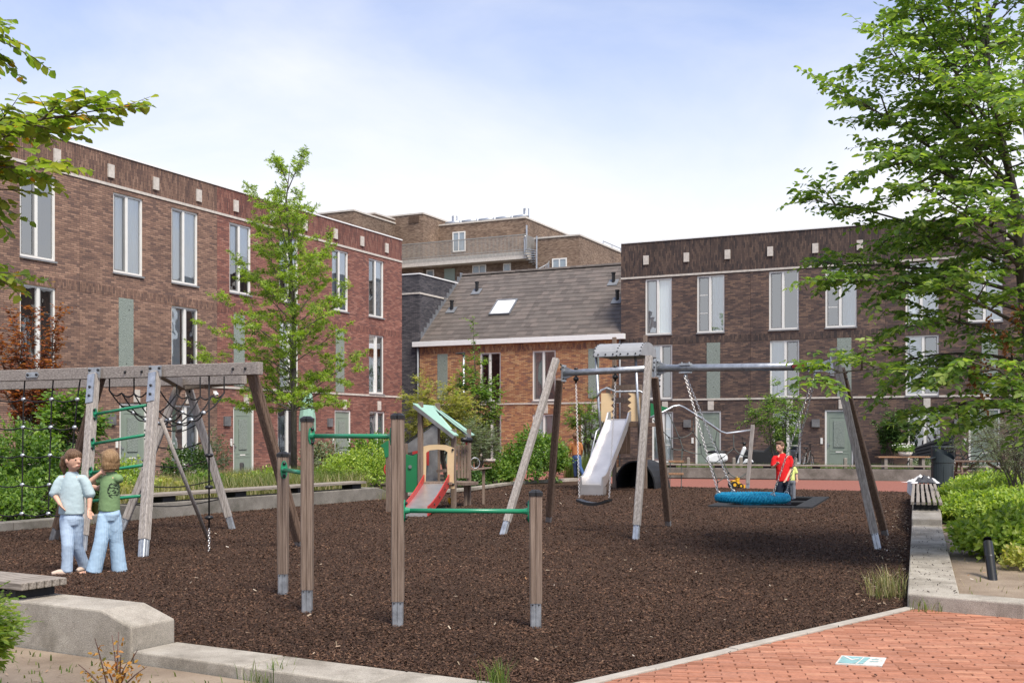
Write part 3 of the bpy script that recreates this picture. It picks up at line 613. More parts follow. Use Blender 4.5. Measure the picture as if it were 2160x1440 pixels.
def house(name, label, origin, rz, W, H, zc, brick, brickv, top, mid, gnd, doors, panels, stones, levels, group, depth=9.0, covers=None, coping='white_gutter', bars=0):
    h = thing(name, label, 'house', origin, rz, group)
    holes = [(a, b_, levels[0][0], levels[0][1]) for a, b_ in gnd] + [(a, b_, 0.0, levels[0][1]) for a, b_ in doors]
    holes += [(a, b_, levels[1][0], levels[1][1]) for a, b_ in mid] + [(a, b_, levels[2][0], levels[2][1]) for a, b_ in top]
    m = MB(); g = .004
    wall_grid(m, g, W - g, -.12, zc, holes)
    m.add([(g, 0, -.12), (g, depth, -.12), (g, depth, H - .1), (g, 0, zc)], [(0, 1, 2, 3)])
    m.add([(W - g, 0, -.12), (W - g, 0, zc), (W - g, depth, H - .1), (W - g, depth, -.12)], [(0, 1, 2, 3)])
    m.add([(g, depth, -.12), (W - g, depth, -.12), (W - g, depth, H - .1), (g, depth, H - .1)], [(0, 1, 2, 3)])
    m.build('wall', M[brick], h, fix=False)
    m = MB(); m.b2(g, W - g, 0, .3, zc + .085, H); m.b2(g, g + .3, .3, depth, zc, H); m.b2(W - g - .3, W - g, .3, depth, zc, H); m.build('parapet', M[brickv], h)
    m = MB(); m.b2(g, W - g, -.028, .28, zc + .002, zc + .083); m.build('string_course', M['stone'], h)
    m = MB(); m.b2(.0, W, -.03, .34, H + .002, H + .05); m.build('coping', M[coping], h)
    m = MB(); m.b2(g + .31, W - g - .31, .31, depth, H - .35, H - .3); m.build('roof', M['sill'], h)
    sz = levels[3]
    m = MB(); m.b2(g, W - g, -.005, .02, sz[0], sz[1]); m.build('soldier_course', M[brickv], h)
    m = MB(); m.b2(g, W - g, -.028, .02, sz[2], sz[2] + .075); m.build('string_course', M['stone'], h)
    k = 0
    for lev, lst in ((2, top), (1, mid), (0, gnd)):
        for a, b_ in lst:
            cv = covers[k % len(covers)] if covers else None; k += 1
            window(h, a, b_, levels[lev][0], levels[lev][1], int(a * 97 + lev * 31 + origin[0] * 7), bars if (k % 2 == 0) else 0, 'L' if lev == 2 else 'R', cv)
    for a, b_ in doors:
        door(h, a, b_, levels[0][1]); lintel(h, a, b_, levels[0][1] + .01, M[brickv])
        m = MB(); m.b2(a - .52, a - .20, -.07, -.002, 1.75, 2.08); m.build('meter_box', M['grey_panel'], h)
        m = MB(); m.b2(a - .17, a - .08, -.03, -.002, 1.05, 1.30); m.build('doorbell', M['white_frame'], h)
    for a, b_ in gnd: lintel(h, a, b_, levels[0][1] + .01, M[brickv])
    for a, b_ in panels: panel(h, a, b_, levels[1][0] - .02, levels[1][1])
    for s in stones: m = MB(); m.b2(s - .12, s + .12, -.05, .02, levels[4][0], levels[4][1]); m.build('stone_block', M['stone'], h)
    return h
LC, LD = Vector((-4.87, 49.3, 0)), Vector((-.434, -.901, 0)); LRZ = math.atan2(.901, .434)
RC, RD = Vector((4.91, 50.2, 0)), Vector((.9008, -.4342, 0)); RRZ = math.atan2(-.4342, .9008)
LEV_L = [(.15, 2.43), (3.17, 5.67), (6.43, 8.88), (5.69, 5.97, 3.05), (9.28, 9.68)]
LEV_R = [(.2, 2.46), (3.01, 5.42), (5.87, 8.35), (5.43, 5.73, 2.93), (9.0, 9.4)]
GL = 'terraced houses along the left'; GR_ = 'dark brick terraced houses on the right'
def lh(ta, tb, top, mid, gnd, door_, pan, stones, label, br, cv):
    f_ = lambda lst: [(tb - q, tb - p) for p, q in lst]
    return house('terraced_house', label, LC + LD * tb, LRZ, tb - ta, 10.0, 9.02, br, br + '_v', f_(top), f_(mid), f_(gnd), f_(door_), f_(pan), [tb - s for s in stones], LEV_L, GL, covers=cv)
lh(0, 6.10, [(1.48, 2.67), (4.18, 5.35)], [(1.48, 2.65)], [(1.40, 2.6)], [(4.01, 5.15)], [(4.49, 5.09)], [1.29, 3.2, 5.12], 'red brick terraced house at the right end of the left row', 'brick_red', ['R', 'both', 'L', 'dark'])
lh(6.10, 12.16, [(7.54, 8.73), (10.34, 11.52)], [(7.54, 8.7)], [(7.62, 8.81)], [(10.18, 11.32)], [(10.71, 11.3)], [7.15, 9.15, 11.2], 'red brick terraced house behind the young oak tree', 'brick_red', ['blind', 'blind', 'none', 'dark'])
lh(12.16, 18.2, [(13.11, 14.37), (15.64, 16.89)], [(13.11, 14.37)], [(13.06, 14.37)], [(15.47, 16.63)], [(16.06, 16.67)], [13.1, 15.1, 17.0], 'brown brick terraced house with two tilted top windows', 'brick_brown', ['both', 'both', 'L', 'both'])
lh(18.2, 24.3, [(19.07, 20.32), (21.7, 22.9)], [(19.07, 20.32)], [(19.04, 20.3)], [(21.5, 22.65)], [(22.1, 22.7)], [19.05, 21.05, 23.05], 'brown brick terraced house behind the copper plum, leftmost', 'brick_brown', ['none', 'none', 'none', 'L'])
def rh(ta, tb, top, mid, gnd, door_, pan, stones, label, cv):
    f_ = lambda lst: [(p - ta, q - ta) for p, q in lst]
    return house('terraced_house', label, RC + RD * ta, RRZ, tb - ta, 10.0, 8.40, 'brick_dark', 'brick_dark_v', f_(top), f_(mid), f_(gnd), f_(door_), f_(pan), [s - ta for s in stones], LEV_R, GR_, covers=cv, bars=2)
rh(0, 5.87, [(1.15, 2.38), (3.52, 4.74)], [(1.28, 2.4)], [(1.46, 2.44)], [(3.45, 4.59)], [(3.96, 4.55)], [1.19, 3.05, 4.88], 'dark brick terraced house next to the orange houses', ['both', 'R', 'L', 'both'])
rh(5.87, 11.38, [(6.66, 7.91), (9.0, 10.26)], [(6.7, 7.93)], [(6.82, 8.0)], [(8.98, 10.13)], [(9.48, 10.05)], [6.72, 8.6, 10.39], 'dark brick terraced house in the middle of the right row', ['none', 'R', 'L', 'dark'])
rh(11.38, 17.0, [(12.16, 13.42), (14.5, 15.75)], [(12.16, 13.42)], [(12.25, 13.47)], [(14.52, 15.66)], [(15.0, 15.58)], [12.2, 14.1, 16.0], 'dark brick terraced house behind the leaning elm branches', ['both', 'R', 'L', 'none'])
rh(17.0, 22.6, [(17.8, 19.0), (20.1, 21.3)], [(17.8, 19.0)], [(17.8, 19.0)], [(20.1, 21.3)], [(20.6, 21.2)], [17.9, 19.7, 21.5], 'dark brick terraced house furthest right, hidden by the elm', ['both', 'R', 'L', 'none'])

# orange pair with the tiled roof
RS = .846; RIDGE_Y = 4.47; EZ = 5.98
def orange(ta, tb, mid, gnd, doors, pans, label, cv):
    W = tb - ta; h = thing('terraced_house', label, 'house', RC + RD * ta, RRZ, 'orange brick houses with a shared tiled roof')
    f_ = lambda lst: [(p - ta, q - ta) for p, q in lst]; g = .004
    lev = [(.2, 2.38), (3.0, 5.34)]
    holes = [(a, b_, *lev[0]) for a, b_ in f_(gnd)] + [(a, b_, 0, lev[0][1]) for a, b_ in f_(doors)] + [(a, b_, *lev[1]) for a, b_ in f_(mid)]
    m = MB(); wall_grid(m, g, W - g, -.12, 5.74, holes)
    m.add([(g, 2 * RIDGE_Y, -.12), (W - g, 2 * RIDGE_Y, -.12), (W - g, 2 * RIDGE_Y, 5.7), (g, 2 * RIDGE_Y, 5.7)], [(0, 1, 2, 3)])
    for x in (g, W - g): m.add([(x, 0, -.12), (x, 2 * RIDGE_Y, -.12), (x, 2 * RIDGE_Y, 5.7), (x, RIDGE_Y, EZ + RS * RIDGE_Y - .15), (x, 0, 5.7)], [(0, 1, 2, 3, 4)])
    m.build('wall', M['brick_orange'], h, fix=False)
    m = MB(); m.b2(g, W - g, -.005, .02, 5.36, 5.66); m.build('soldier_course', M['brick_orange_v'], h)
    m = MB(); m.b2(g, W - g, -.028, .02, 2.84, 2.915); m.build('string_course', M['stone'], h)
    for i, (a, b_) in enumerate(f_(mid)): window(h, a, b_, *lev[1], int(ta * 7) + i, 0, 'R' if i else 'L', cv[0])
    for i, (a, b_) in enumerate(f_(gnd)): window(h, a, b_, *lev[0], int(ta * 5) + i, 0, 'R', cv[1]); lintel(h, a, b_, lev[0][1] + .01, M['brick_orange_v'])
    for a, b_ in f_(doors): door(h, a, b_, lev[0][1]); lintel(h, a, b_, lev[0][1] + .01, M['brick_orange_v'])
    for a, b_ in f_(pans): panel(h, a, b_, 3.1, 5.34)
    e0 = -.32 if ta < -8 else 0; e1 = .22 if tb > -1 else 0
    m = MB(); m.b2(e0, W + e1, -.20, -.006, 5.72, 5.96); m.build('gutter', M['white_gutter'], h, bevel=.01)
    m = MB(); sl = [(0, -.12, EZ - .14), (0, RIDGE_Y, EZ - .05 + RS * RIDGE_Y), (0, 2 * RIDGE_Y, 5.7)]
    m.add([(g, *q[1:]) for q in sl] + [(W - g, *q[1:]) for q in sl], [(0, 1, 4, 3), (1, 2, 5, 4)]); rf = m.build('roof', M['sill'], h, fix=False)
    cols = 16; rows = 18; cw = W / cols; sl_len = math.hypot(RIDGE_Y + .16, RS * (RIDGE_Y + .16)); rp = sl_len / rows; ang = math.atan(RS)
    b = MB(); b.b2(.002, cw - .002, 0, rp * 1.10, -.016, .016); tme = b.mesh('roof_tile', M['tile'])
    for r_ in range(rows):
        for c_ in range(cols):
            x = c_ * cw; fx = 1.0
            if r_ % 2: x, fx = (0, .5) if c_ == 0 else (c_ * cw - cw / 2, 1.0)
            if r_ % 2 and c_ == cols - 1: fx = 1.5
            y = -.16 + math.cos(ang) * rp * r_; z = EZ + RS * y + .035
            inst('roof_tile', tme, rf, (x, y, z + rng.uniform(-.002, .002)), (ang - .045 + rng.uniform(-.004, .004), rng.uniform(-.004, .004), 0), (fx, 1, 1))
    b = MB(); n = 6; arc = [(.13 * math.cos(math.pi * k / n), .12 * math.sin(math.pi * k / n)) for k in range(n + 1)]
    b.add([(0, *p) for p in arc] + [(.36, p[0] * .88, p[1] * .88) for p in arc], [(k, k + 1, n + 2 + k, n + 1 + k) for k in range(n)] + [tuple(range(n + 1))]); rme = b.mesh('ridge_tile', M['tile'])
    k = int(W / .33)
    for i in range(k): inst('ridge_tile', rme, rf, (i * W / k, RIDGE_Y, EZ + RS * RIDGE_Y + .02))
    return h, rf
def roof_pt(u, v):            # pixel on the front slope -> (t, y) in the shared frame
    d = Vector(((u - 1080) / F, 1, -(v - HZ) / F)); n_ = Vector((.4342, .9008, 0)); c = Vector((0, 0, HC)) - RC
    # z = EZ + RS*y , y = (p-RC).n
    s = (EZ + RS * c.dot(n_) - HC) / (d.z - RS * d.dot(n_)); p = Vector((0, 0, HC)) + d * s - RC
    return p.dot(RD), p.dot(n_)
o1, rf1 = orange(-10.49, -5.3, [(-7.15, -6.05)], [(-7.15, -6.02)], [(-9.62, -8.6)], [(-9.48, -8.92)], 'orange brick house under the skylight, left of the pair', ['none', 'dark'])
o2, rf2 = orange(-5.3, 0, [(-4.39, -3.21)], [(-4.39, -3.3)], [(-1.95, -.85)], [(-1.58, -1.05)], 'orange brick house beside the dark row, right of the pair', ['dark', 'blind'])
ang = math.atan(RS)
def on_roof(u, v, h_, t0):
    t_, y_ = roof_pt(u, v); return Vector((t_ - t0, y_, EZ + RS * y_ + .05)), h_
bl_, _ = on_roof(1031, 668, None, -10.49); br_, _ = on_roof(1076, 664, None, -10.49); tl_, _ = on_roof(1048, 637, None, -10.49)
sw, sh = br_.x - bl_.x, (tl_ - bl_).yz.length if hasattr(tl_, 'yz') else 1.1
rx = Matrix.Rotation(ang, 3, 'X')
def rbox(m, x0, x1, s0, s1, z0, z1):
    c = bl_ + rx @ Vector(((x0 + x1) / 2, (s0 + s1) / 2, (z0 + z1) / 2)); m.box(c, (x1 - x0, s1 - s0, z1 - z0), rx)
m = MB(); f = .07; rbox(m, 0, sw, 0, f, .0, .09); rbox(m, 0, sw, sh - f, sh, .0, .09); rbox(m, 0, f, f, sh - f, .0, .09); rbox(m, sw - f, sw, f, sh - f, .0, .09)
sk = m.build('skylight', M['zinc'], rf1)
m = MB(); rbox(m, f, sw - f, f, sh - f, .05, .06); M['sky_glass'] = flat_mat('sky_glass', (.86, .86, .85), .15, 0, var=.01, spec=.6); m.build('pane', M['sky_glass'], sk)
for (u, v, rf, t0) in ((953, 656, rf1, -10.49), (1006, 617, rf1, -10.49), (1294, 598, rf2, -5.3), (1302, 636, rf2, -5.3)):
    p, _ = on_roof(u, v, None, t0); m = MB(); m.tube([p + Vector((0, 0, -.1)), p + Vector((0, 0, .42))], .085, 10); m.tube([p + Vector((0, 0, .42)), p + Vector((0, 0, .50))], .11, 10)
    vp = m.build('vent_pipe', M['black'], rf); m = MB(); m.box(p + Vector((0, -.05, .0)), (.5, .5, .02), rx); m.build('flashing', M['zinc'], vp)
for (hh, x, z0, z1) in ((o1, -.06, 0, 5.8), (o2, 5.3 - .03, 0, 5.8)):
    m = MB(); m.tube([(x, -.07, z0), (x, -.07, z1)], .045, 8); m.build('downpipe', M['zinc'], hh, smooth=True)

# grey brick house behind the gap
gh = thing('terraced_house', 'dark grey brick house wedged between the red row and the orange houses', 'house', RC + RD * -16.5, RRZ)
W = 6.0; m = MB(); m.b2(0, W, .002, 9, -.12, 8.33); m.build('wall', M['brick_grey'], gh)
m = MB(); m.b2(0, W, .002, .3, 8.42, 9.30); m.b2(W - .3, W, .3, 9, 8.42, 9.30); m.build('parapet', M['brick_grey'], gh)
m = MB(); m.b2(-.02, W + .03, -.03, 9, 8.332, 8.418); m.build('string_course', M['stone'], gh)
m = MB(); m.b2(-.02, W + .04, -.035, .34, 9.302, 9.36); m.b2(W - .32, W + .04, .34, 9, 9.302, 9.36); m.build('coping', M['white_gutter'], gh)
fl = MB()
for k in range(15):
    y = .1 + k * .29; fl.b2(W + .004, W + .03, y, y + .285, EZ + RS * y - .05, EZ + RS * y + .42)
fl.build('stepped_flashing', M['zinc'], gh)

# brown apartment building far behind
NB = Vector((.4342, .9008, 0))
ap = thing('apartment_building', 'tall brown brick apartment block with curved balcony behind the houses', 'building', RC, RRZ)
def ft(u, dd):       # along-wall coordinate of pixel column u in the plane dd metres behind the row
    k = (u - 1080) / F; c = RC + NB * dd; return (k * c.y - c.x) / (RD.x - k * RD.y)
def fz(u, v, dd): t_ = ft(u, dd); Y = RC.y + NB.y * dd + RD.y * t_; return HC - (v - HZ) * Y / F
def fd_at(t_, u):    # depth at which the line going back from along-wall t_ reaches column u
    k = (u - 1080) / F; p = RC + RD * t_; return (k * p.y - p.x) / (NB.x - k * NB.y)
def blk(name, u0, u1, dd, d1, ztop, z0=0, mat='brick_taupe', cop=True, x0=None):
    a = ft(u0, dd) if x0 is None else x0; b_ = ft(u1, dd); m = MB(); m.b2(a, b_, dd, d1, z0, ztop); o = m.build(name, M[mat], ap)
    if cop: m = MB(); m.b2(a - .06, b_ + .06, dd - .06, d1, ztop + .002, ztop + .12); m.build('coping', M['stone'], o)
    return a, b_
dC = 30.0; tC = ft(892, dC); dD = fd_at(tC, 926)
zC = fz(853, 455, dC)
blk('wing', 800, 892, dC, dD + 14, zC)
dB = 27.0; blk('wing', 700, 790, dB, dC + 12, fz(770, 453, dB), x0=ft(690, dB))
dA = 24.0; blk('wing', 640, 746, dA, dB + 10, fz(745, 445, dA), x0=ft(600, dA))
xa, xb = blk('wing', 926, 1108, dD, dD + 10, fz(1108, 460, dD))
dE = 30.0; zE = fz(1222, 497, dE)
ea_, eb_ = blk('wing', 1128, 1222, dE, dE + 26, zE)
zb = fz(980, 539, 29.3)
blk('lower_storey', 780, 1180, dE + .4, dE + 14, zb - .5, cop=False)
# balcony slab and railing
dBal = 29.3; a0, a1 = ft(820, dBal), ft(1110, dBal); zs1 = fz(1110, 529, dBal); zs0 = fz(1110, 545, dBal); zr = fz(1110, 495, dBal)
m = MB(); m.b2(a0, a1, dBal, dD + 1, zs0, zs1); bal = m.build('balcony', M['stone'], ap)
m = MB(); k = int((a1 - a0) / .115)
for i in range(k + 1): x = a0 + (a1 - a0) * i / k; m.b2(x - .016, x + .016, dBal - .03, dBal - .005, zs1 - .25, zr)
for i in range(28): y = dBal + i * .115; m.b2(a1 - .02, a1 + .005, y - .016, y + .016, zs1 - .25, zr)
M['rail_grey'] = flat_mat('rail_grey', (.26, .26, .245), .6); o = m.build('baluster', M['rail_grey'], bal); tag(o, kind='stuff')
m = MB(); m.b2(a0, a1, dBal - .05, dBal + .02, zr, zr + .06); m.b2(a0, a1, dBal - .035, dBal, zs1 + .1, zs1 + .14); m.build('handrail', M['rail_grey'], bal)
def fwin(u0, u1, v0, v1, dd, mull=True):
    x0, x1 = ft(u0, dd), ft(u1, dd); z1, z0 = fz(u0, v0, dd), fz(u0, v1, dd); f = .09
    m = MB(); m.b2(x0, x1, dd - .06, dd - .01, z1 - f, z1); m.b2(x0, x1, dd - .06, dd - .01, z0, z0 + f); m.b2(x0, x0 + f, dd - .06, dd - .01, z0 + f, z1 - f); m.b2(x1 - f, x1, dd - .06, dd - .01, z0 + f, z1 - f)
    if mull: m.b2((x0 + x1) / 2 - f / 2, (x0 + x1) / 2 + f / 2, dd - .06, dd - .01, z0 + f, z1 - f)
    w = m.build('window', M['white_frame'], ap)
    m = MB(); m.b2(x0 + f, x1 - f, dd - .03, dd - .012, z0 + f, z1 - f); m.build('pane', M['far_glass'], w)
M['far_glass'] = flat_mat('far_glass', (.22, .27, .31), .06, .0, spec=1.0, var=.25, scale=1.0)
fwin(955, 982, 490, 532, dD); fwin(1165, 1196, 546, 568, dE)
for q in ((900, 916, 570, 592), (997, 1026, 560, 582), (1062, 1078, 556, 578)): fwin(*q, dE + .4, q[1] - q[0] > 20)
x0, x1 = ft(938, dE + .4), ft(960, dE + .4); m = MB(); m.b2(x0, x1, dE + .33, dE + .39, fz(938, 615, dE), fz(938, 566, dE)); m.build('door', M['door_green'], ap)
x0, x1 = ft(863, dC), ft(884, dC); m = MB()
for k in range(7): z = fz(863, 471, dC) + k * (fz(863, 456, dC) - fz(863, 471, dC)) / 7; m.b2(x0, x1, dC - .06, dC - .01, z, z + .05)
m.build('vent_grille', M['wood_brown'], ap)
for (u, v0, v1) in ((959, 456, 474), (1110, 440, 464)):
    dd = dD + 2; x = ft(u, dd); m = MB(); m.tube([(x, dd, fz(u, v1, dd) - .6), (x, dd, fz(u, v0, dd))], .24, 12); m.build('chimney_pipe', M['galv'], ap, smooth=True)
m = MB(); zz = fz(1108, 460, dD)
for i in range(5): x = xa + .8 + i * (xb - xa - 1.6) / 4; m.tube([(x - .5, dD + .6, zz + .25), (x + .8, dD + .6, zz + .3)], .16, 8)
m.build('roof_duct', M['galv'], ap, smooth=True)
# spiral stair at the balcony end
sx, sy = ft(1121, dBal) + .3, dBal + .3; st = MB(); rl = MB(); n = 22; z0_, z1_ = zs1 - 3.4, zs1
hp = []
for i in range(n):
    t_ = i / (n - 1) * 2 * math.pi * 1.05 - 2.6; z = z0_ + (z1_ - z0_) * i / (n - 1); p = Vector((sx + math.cos(t_) * .95, sy + math.sin(t_) * .95, z)); t2 = t_ + .3
    p2 = Vector((sx + math.cos(t2) * .95, sy + math.sin(t2) * .95, z)); c0 = Vector((sx, sy, z)); st.extr([c0, p, p2], (0, 0, .05)); hp.append(p + Vector((0, 0, 1.05))); rl.tube([p, hp[-1]], .02, 5)
    pm = (p + p2) / 2; rl.tube([pm, pm + Vector((0, 0, 1.1))], .018, 5)
rl.tube(hp, .035, 6); st.tube([(sx, sy, z0_ - 2), (sx, sy, z1_ + 1.1)], .07, 8)
sp = st.build('spiral_stair', M['galv'], ap); rl.build('railing', M['galv'], sp)
x = ft(1112, dD); m = MB(); m.tube([(x, dD - .1, zs1), (x, dD - .1, zz - .6)], .07, 8); m.build('downpipe', M['galv'], ap)
m = MB(); b0 = ft(1240, dE + 6)
for i in range(6): m.tube([(eb_ - .4, dE + 6 + i * 2, zE), (eb_ - .4, dE + 6 + i * 2, zE + .55)], .03, 5)
m.tube([(eb_ - .4, dE + 6, zE + .55), (eb_ - .4, dE + 16, zE + .55)], .035, 6); m.build('roof_rail', M['galv'], ap)
# ---------------------------------------------------------------- vegetation
LEAF_OVAL = (np.array([(0, 0, 0), (.35, .27, .07), (.75, .19, .04), (1, 0, -.06), (.75, -.19, .04), (.35, -.27, .07)]), np.array([(0, 1, 2, 3), (0, 3, 4, 5)]))
LEAF_RHOMB = (np.array([(0, 0, 0), (.45, .26, .05), (1, 0, 0), (.45, -.26, .05)]), np.array([(0, 1, 2, 3)]))
LEAF_NARROW = (np.array([(0, 0, 0), (.45, .09, .02), (1, 0, -.05), (.45, -.09, .02)]), np.array([(0, 1, 2, 3)]))
_c, _s = math.cos(.95), math.sin(.95)
LEAF_LOBED = (np.array([(0, 0, 0), (.5, .16, .05), (1, 0, 0), (.5, -.16, .05), (.30 * _c + .15, .30 * _s + .1, .03), (.80 * _c + .12, .80 * _s, 0), (.45 * _c + .1, .2, .03),
                        (.30 * _c + .15, -.30 * _s - .1, .03), (.80 * _c + .12, -.80 * _s, 0), (.45 * _c + .1, -.2, .03)]), np.array([(0, 1, 2, 3), (0, 6, 5, 4), (0, 7, 8, 9)]))
class Fol:
    def __init__(s, seed): s.p = []; s.d = []; s.n = []; s.z = []; s.r = random.Random(seed); s.w = MB(); s.mess = .38
    def leaf(s, p, d, n, z): s.p.append(tuple(p)); s.d.append(tuple(d)); s.n.append(tuple(n)); s.z.append(z)
    def rv(s): return Vector((s.r.gauss(0, 1), s.r.gauss(0, 1), s.r.gauss(0, 1))).normalized()
    def twig(s, p0, d, L, nl, size, up=Vector((0, 0, 1)), droop=.3, r0=.004, spread=.9, wood=True):
        """a leafy shoot: leaves alternate left and right along a drooping twig"""
        p = Vector(p0); d = Vector(d).normalized(); pts = [p.copy()]; k = max(3, nl); st = L / k; sd = s.r.choice((-1, 1))
        for i in range(k):
            d = (d + Vector((0, 0, -droop * st * 2.2)) + s.rv() * .07).normalized(); p = p + d * st; pts.append(p.copy())
            side = d.cross(up); side = side.normalized() if side.length > .05 else s.rv(); sd = -sd
            ld = (d * (1 - spread * .55) + side * sd * spread + s.rv() * s.mess + Vector((0, 0, -.18))).normalized()
            s.leaf(p, ld, (up + s.rv() * (.25 + s.mess)).normalized(), size * s.r.uniform(.65, 1.15) * (1 if i < k - 2 else .72))
        if wood: s.w.tube([pts[0], pts[len(pts) // 2], pts[-1]], [r0, r0 * .7, r0 * .35], 3, caps=False)
        return pts
    def arrays(s, tpl):
        P = np.array(s.p); X = np.array(s.d); N = np.array(s.n); Z = np.array(s.z)[:, None]
        return leaf_arrays(P, X, N, Z, tpl)
def leaf_arrays(P, X, N, Z, tpl):
    X = X / np.linalg.norm(X, axis=1, keepdims=True); N = N - X * (N * X).sum(1, keepdims=True); N = N / (np.linalg.norm(N, axis=1, keepdims=True) + 1e-9); Yv = np.cross(N, X)
    T, Fc = tpl; k = len(T)
    V = P[:, None, :] + Z[:, None, :] * (T[None, :, 0:1] * X[:, None, :] + T[None, :, 1:2] * Yv[:, None, :] + T[None, :, 2:3] * N[:, None, :])
    V = V.reshape(-1, 3); Fa = (Fc[None] + (np.arange(len(P)) * k)[:, None, None]).reshape(-1, Fc.shape[1])
    return V, Fa
def foliage(name, parent, V, Fa, mat):
    org = np.array(WLOC[root(parent).name]); o = bpy.data.objects.new(name, np_mesh(name, V - org, Fa, mat)); C.objects.link(o); o.parent = parent; return o

M['leaf_elm'] = leaf_mat('leaf_elm', [(.075, .14, .035), (.115, .20, .048), (.155, .25, .058), (.22, .315, .075), (.33, .41, .11)], .48)
M['leaf_oak'] = leaf_mat('leaf_oak', [(0.172, 0.265, 0.045), (0.249, 0.360, 0.055), (0.318, 0.435, 0.070), (0.387, 0.488, 0.090)], .5)
M['leaf_near'] = leaf_mat('leaf_near', [(.12, .18, .035)] + [(.17 + .018 * (k % 5), .245 + .016 * (k % 4), .05) for k in range(15)] + [(.34, .36, .08), (.25, .31, .07), (.28, .33, .07), (.60, .20, .03)], .5)
M['leaf_plum'] = leaf_mat('leaf_plum', [(0.108, 0.036, 0.031), (0.192, 0.060, 0.036), (0.324, 0.102, 0.043), (0.456, 0.168, 0.060)], 0.45)
M['leaf_green'] = leaf_mat('leaf_green', [(0.062, 0.129, 0.027), (0.101, 0.190, 0.036), (0.157, 0.258, 0.047), (0.235, 0.336, 0.062)], 0.42)
M['leaf_dark'] = leaf_mat('leaf_dark', [(0.027, 0.063, 0.018), (0.048, 0.105, 0.026), (0.083, 0.150, 0.036), (0.120, 0.203, 0.045)], .3)
M['leaf_lime'] = leaf_mat('leaf_lime', [(0.122, 0.202, 0.032), (0.210, 0.315, 0.049), (0.307, 0.404, 0.065), (0.404, 0.469, 0.090)], .4)
M['leaf_yellow'] = leaf_mat('leaf_yellow', [(0.22, 0.26, 0.06), (0.32, 0.34, 0.085), (0.4, 0.39, 0.11), (0.46, 0.4, 0.14)], 0.45)
M['leaf_grey'] = leaf_mat('leaf_grey', [(0.105, 0.147, 0.077), (0.168, 0.210, 0.119), (0.238, 0.280, 0.168)], .3)
M['leaf_orange'] = leaf_mat('leaf_orange', [(.30, .11, .03), (.42, .19, .04), (.50, .27, .06), (.14, .14, .03)], .35)
M['leaf_dry'] = leaf_mat('leaf_dry', [(0.238, 0.084, 0.039), (0.378, 0.154, 0.070), (0.476, 0.224, 0.112)], .25)
M['grass'] = leaf_mat('grass', [(.045, .085, .015), (.085, .14, .025), (.13, .185, .04), (.20, .215, .07)], .35)
M['grass_dry'] = leaf_mat('grass_dry', [(.10, .13, .035), (.19, .20, .07), (.30, .26, .12), (.36, .30, .18)], .3)

# --- shrub: shoots over a lumpy mound
def shrub(name, label, cat, base, rx, ry, h, shoots, per, size, mat, tpl=LEAF_RHOMB, seed=0, group=None, stems=6, low=.0, up=.6, lump=.28, inner=.45, stem_mat='twig'):
    r = np.random.RandomState(seed); base = Vector(base); t = thing(name, label, cat, base, 0, group); L0 = size * per * .42
    rx = max(rx - L0 * .55, .08); ry = max(ry - L0 * .55, .08); h = max(h - L0 * .9, .10)
    d = r.normal(size=(shoots, 3)); d[:, 2] = np.abs(d[:, 2]) * 1.0 - low; d /= np.linalg.norm(d, axis=1, keepdims=True)
    ph = r.uniform(0, 6.28, 6); lumpv = 1 + lump * (np.sin(d[:, 0] * 5.1 + ph[0]) * np.sin(d[:, 1] * 4.7 + ph[1]) * .6 + np.sin(d[:, 2] * 6 + ph[2] + d[:, 0] * 3) * .4)
    fr = (inner + (1 - inner) * r.uniform(0, 1, shoots) ** .45) * lumpv
    o = np.stack([d[:, 0] * rx, d[:, 1] * ry, d[:, 2] * h * .62 + h * .36], 1) * 1.0
    c = np.array([0, 0, h * .36]); P0 = c + (o - c) * fr[:, None]; P0[:, 2] = np.maximum(P0[:, 2], .03)
    sd = d * np.array([1, 1, .6]) + np.array([0, 0, up]) + r.normal(size=(shoots, 3)) * .35; sd /= np.linalg.norm(sd, axis=1, keepdims=True)
    L = size * per * .42
    q = (np.arange(per) + .5) / per
    P = P0[:, None, :] + sd[:, None, :] * (q[None, :, None] * L); P = P + r.normal(size=P.shape) * size * .15
    side = r.normal(size=P.shape); X = side * .75 + sd[:, None, :] * .75; N = np.broadcast_to(sd[:, None, :] * .9, P.shape) + np.array([0, 0, .55]) + r.normal(size=P.shape) * .35
    Z = size * r.uniform(.6, 1.2, (shoots, per))
    P = P.reshape(-1, 3); V, Fa = leaf_arrays(P, X.reshape(-1, 3), N.reshape(-1, 3), Z.reshape(-1, 1), tpl)
    ob = bpy.data.objects.new('foliage', np_mesh('foliage', V, Fa, M[mat])); C.objects.link(ob); ob.parent = t
    w = MB(); rr = random.Random(seed)
    for i in range(stems):
        a = rr.uniform(0, 6.28); e = Vector((math.cos(a) * rx * .6, math.sin(a) * ry * .6, h * rr.uniform(.55, .85))); m = e * .5 + Vector((0, 0, h * .1)) - Vector((e.x, e.y, 0)) * .25
        w.tube([Vector((rr.uniform(-.05, .05), rr.uniform(-.05, .05), -.03)), m, e], [.014, .010, .004], 4, caps=False)
    if stems: w.build('stem', M[stem_mat], t, fix=False)
    return t
